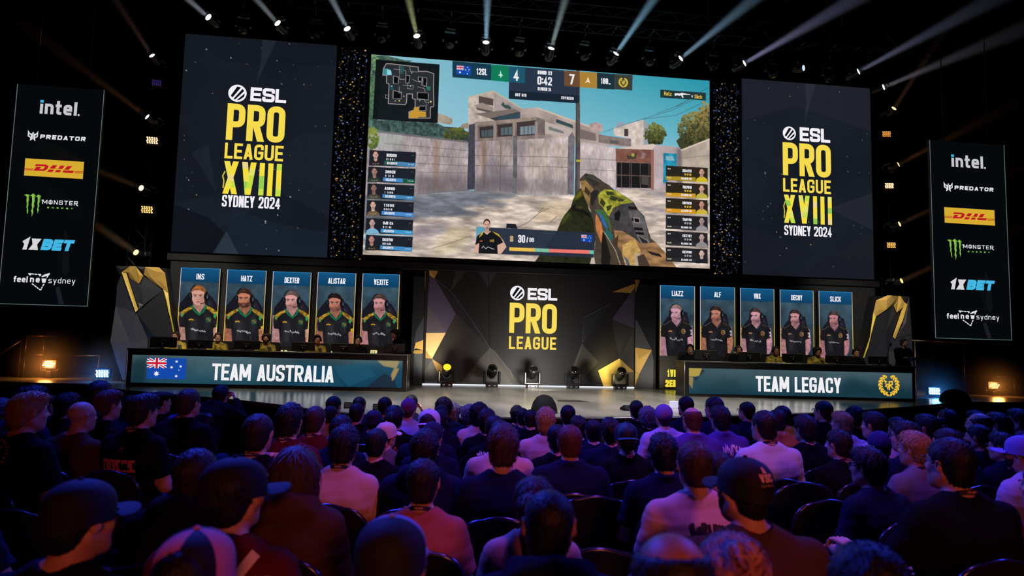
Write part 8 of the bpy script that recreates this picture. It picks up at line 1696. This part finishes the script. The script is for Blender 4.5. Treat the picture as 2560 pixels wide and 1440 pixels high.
 (2320, 1068, 50, 'person in maroon turned left below the right blue lamp', dict(hair='side', hc='black', tc='maroon', yaw=36, beard=True)),
 (2368, 1048, 45, 'person with headphones below the large black dome', dict(hair='short', hc='black', tc='maroon', yaw=20, headset=True)),
 (2290, 1120, 63, 'person in grey shirt and lanyard left of the wristwatch wearer', dict(hair='side', hc='blond', tc='grey', yaw=32, lanyard=True)),
 (2368, 1106, 60, 'person in navy showing behind the wristwatch wearer', dict(hair='short', hc='dark', tc='navy', yaw=30)),
 (2446, 1092, 55, 'person in navy with lanyard turned left behind the navy jacket', dict(hair='short', hc='black', tc='navy', yaw=34, beard=True, lanyard=True)),
 (2442, 1052, 44, 'person in black and glasses right of the large black dome', dict(hair='messy', hc='dark', tc='black', yaw=38, glasses=True)),
 (2449, 1060, 48, 'bare-headed person in black nearest the right orange lamp', dict(hair='ring', hc='red', tc='black', yaw=38, sc=.97)),
 (2496, 1060, 48, 'person in maroon turned left near the right edge', dict(hair='side', hc='brown', tc='maroon', yaw=38)),
 (2548, 1050, 46, 'person in purple and glasses cut by the right edge', dict(hair='side', hc='black', tc='purple', yaw=42, beard=True, glasses=True)),
 (2508, 1116, 60, 'person in navy jacket, glasses and lanyard at far right', dict(hair='side', hc='black', top='jacket', tc='navy', yaw=34, glasses=True, lanyard=True)),
 (2560, 1132, 64, 'person in blue-brimmed cap and lavender t-shirt at the right edge', dict(hair='short', hc='dark', hat='cap', hatc=((120, 110, 190), (120, 90, 90)), brim=0, tc='lavender', yaw=38, beard=True)),
]
for u, v, w, lab, k in sorted(A, key=lambda q: -q[2]): seat_person(u, v, w, lab, **k)
# crouching photographer before the stage
p = at(522, 985, 7.9); o, sh = person((p[0], p[1], fz(p[1])), -.35, 'photographer in dark jacket and backpack bent forward before the stage', .86, pose='lean', arms='up', hair='messy', hc='black', top='hood', tc='black', legs='black', build=1.05)
MB().box((0, -.14, 1.10), (.30, .18, .42), .06, Matrix.Rotation(-.45, 3, 'X')).build('backpack', mat('backpack_black', (18, 18, 22), .35, 0, .6, bump=.4, bscale=40), o)
# empty seats in view
for u, v, lab in ((80, 1178, 'empty padded chair at the left edge behind the round emblem'), (70, 1288, 'empty padded chair before the nearest black cap at lower left'), (1500, 1250, 'empty padded chair right of the navy hoodie, bottom centre'), (1512, 1385, 'empty padded chair at the bottom edge beside the navy hoodie'), (2010, 1215, 'empty padded chair right behind the glowing white t-shirt'), (2075, 1260, 'empty padded chair in front of the crested cap')):
    d = ray(u, v); t = (.86 - 1.66) / (d[2] + .03 * d[1]); p = EYE + d * t; chair((p[0], p[1] + .28, fz(p[1])), -math.atan2(FOCUS[0] - p[0], FOCUS[1] - p[1]) * .6, lab, 'empty audience chairs')
print('PEOPLE', NPERSON)
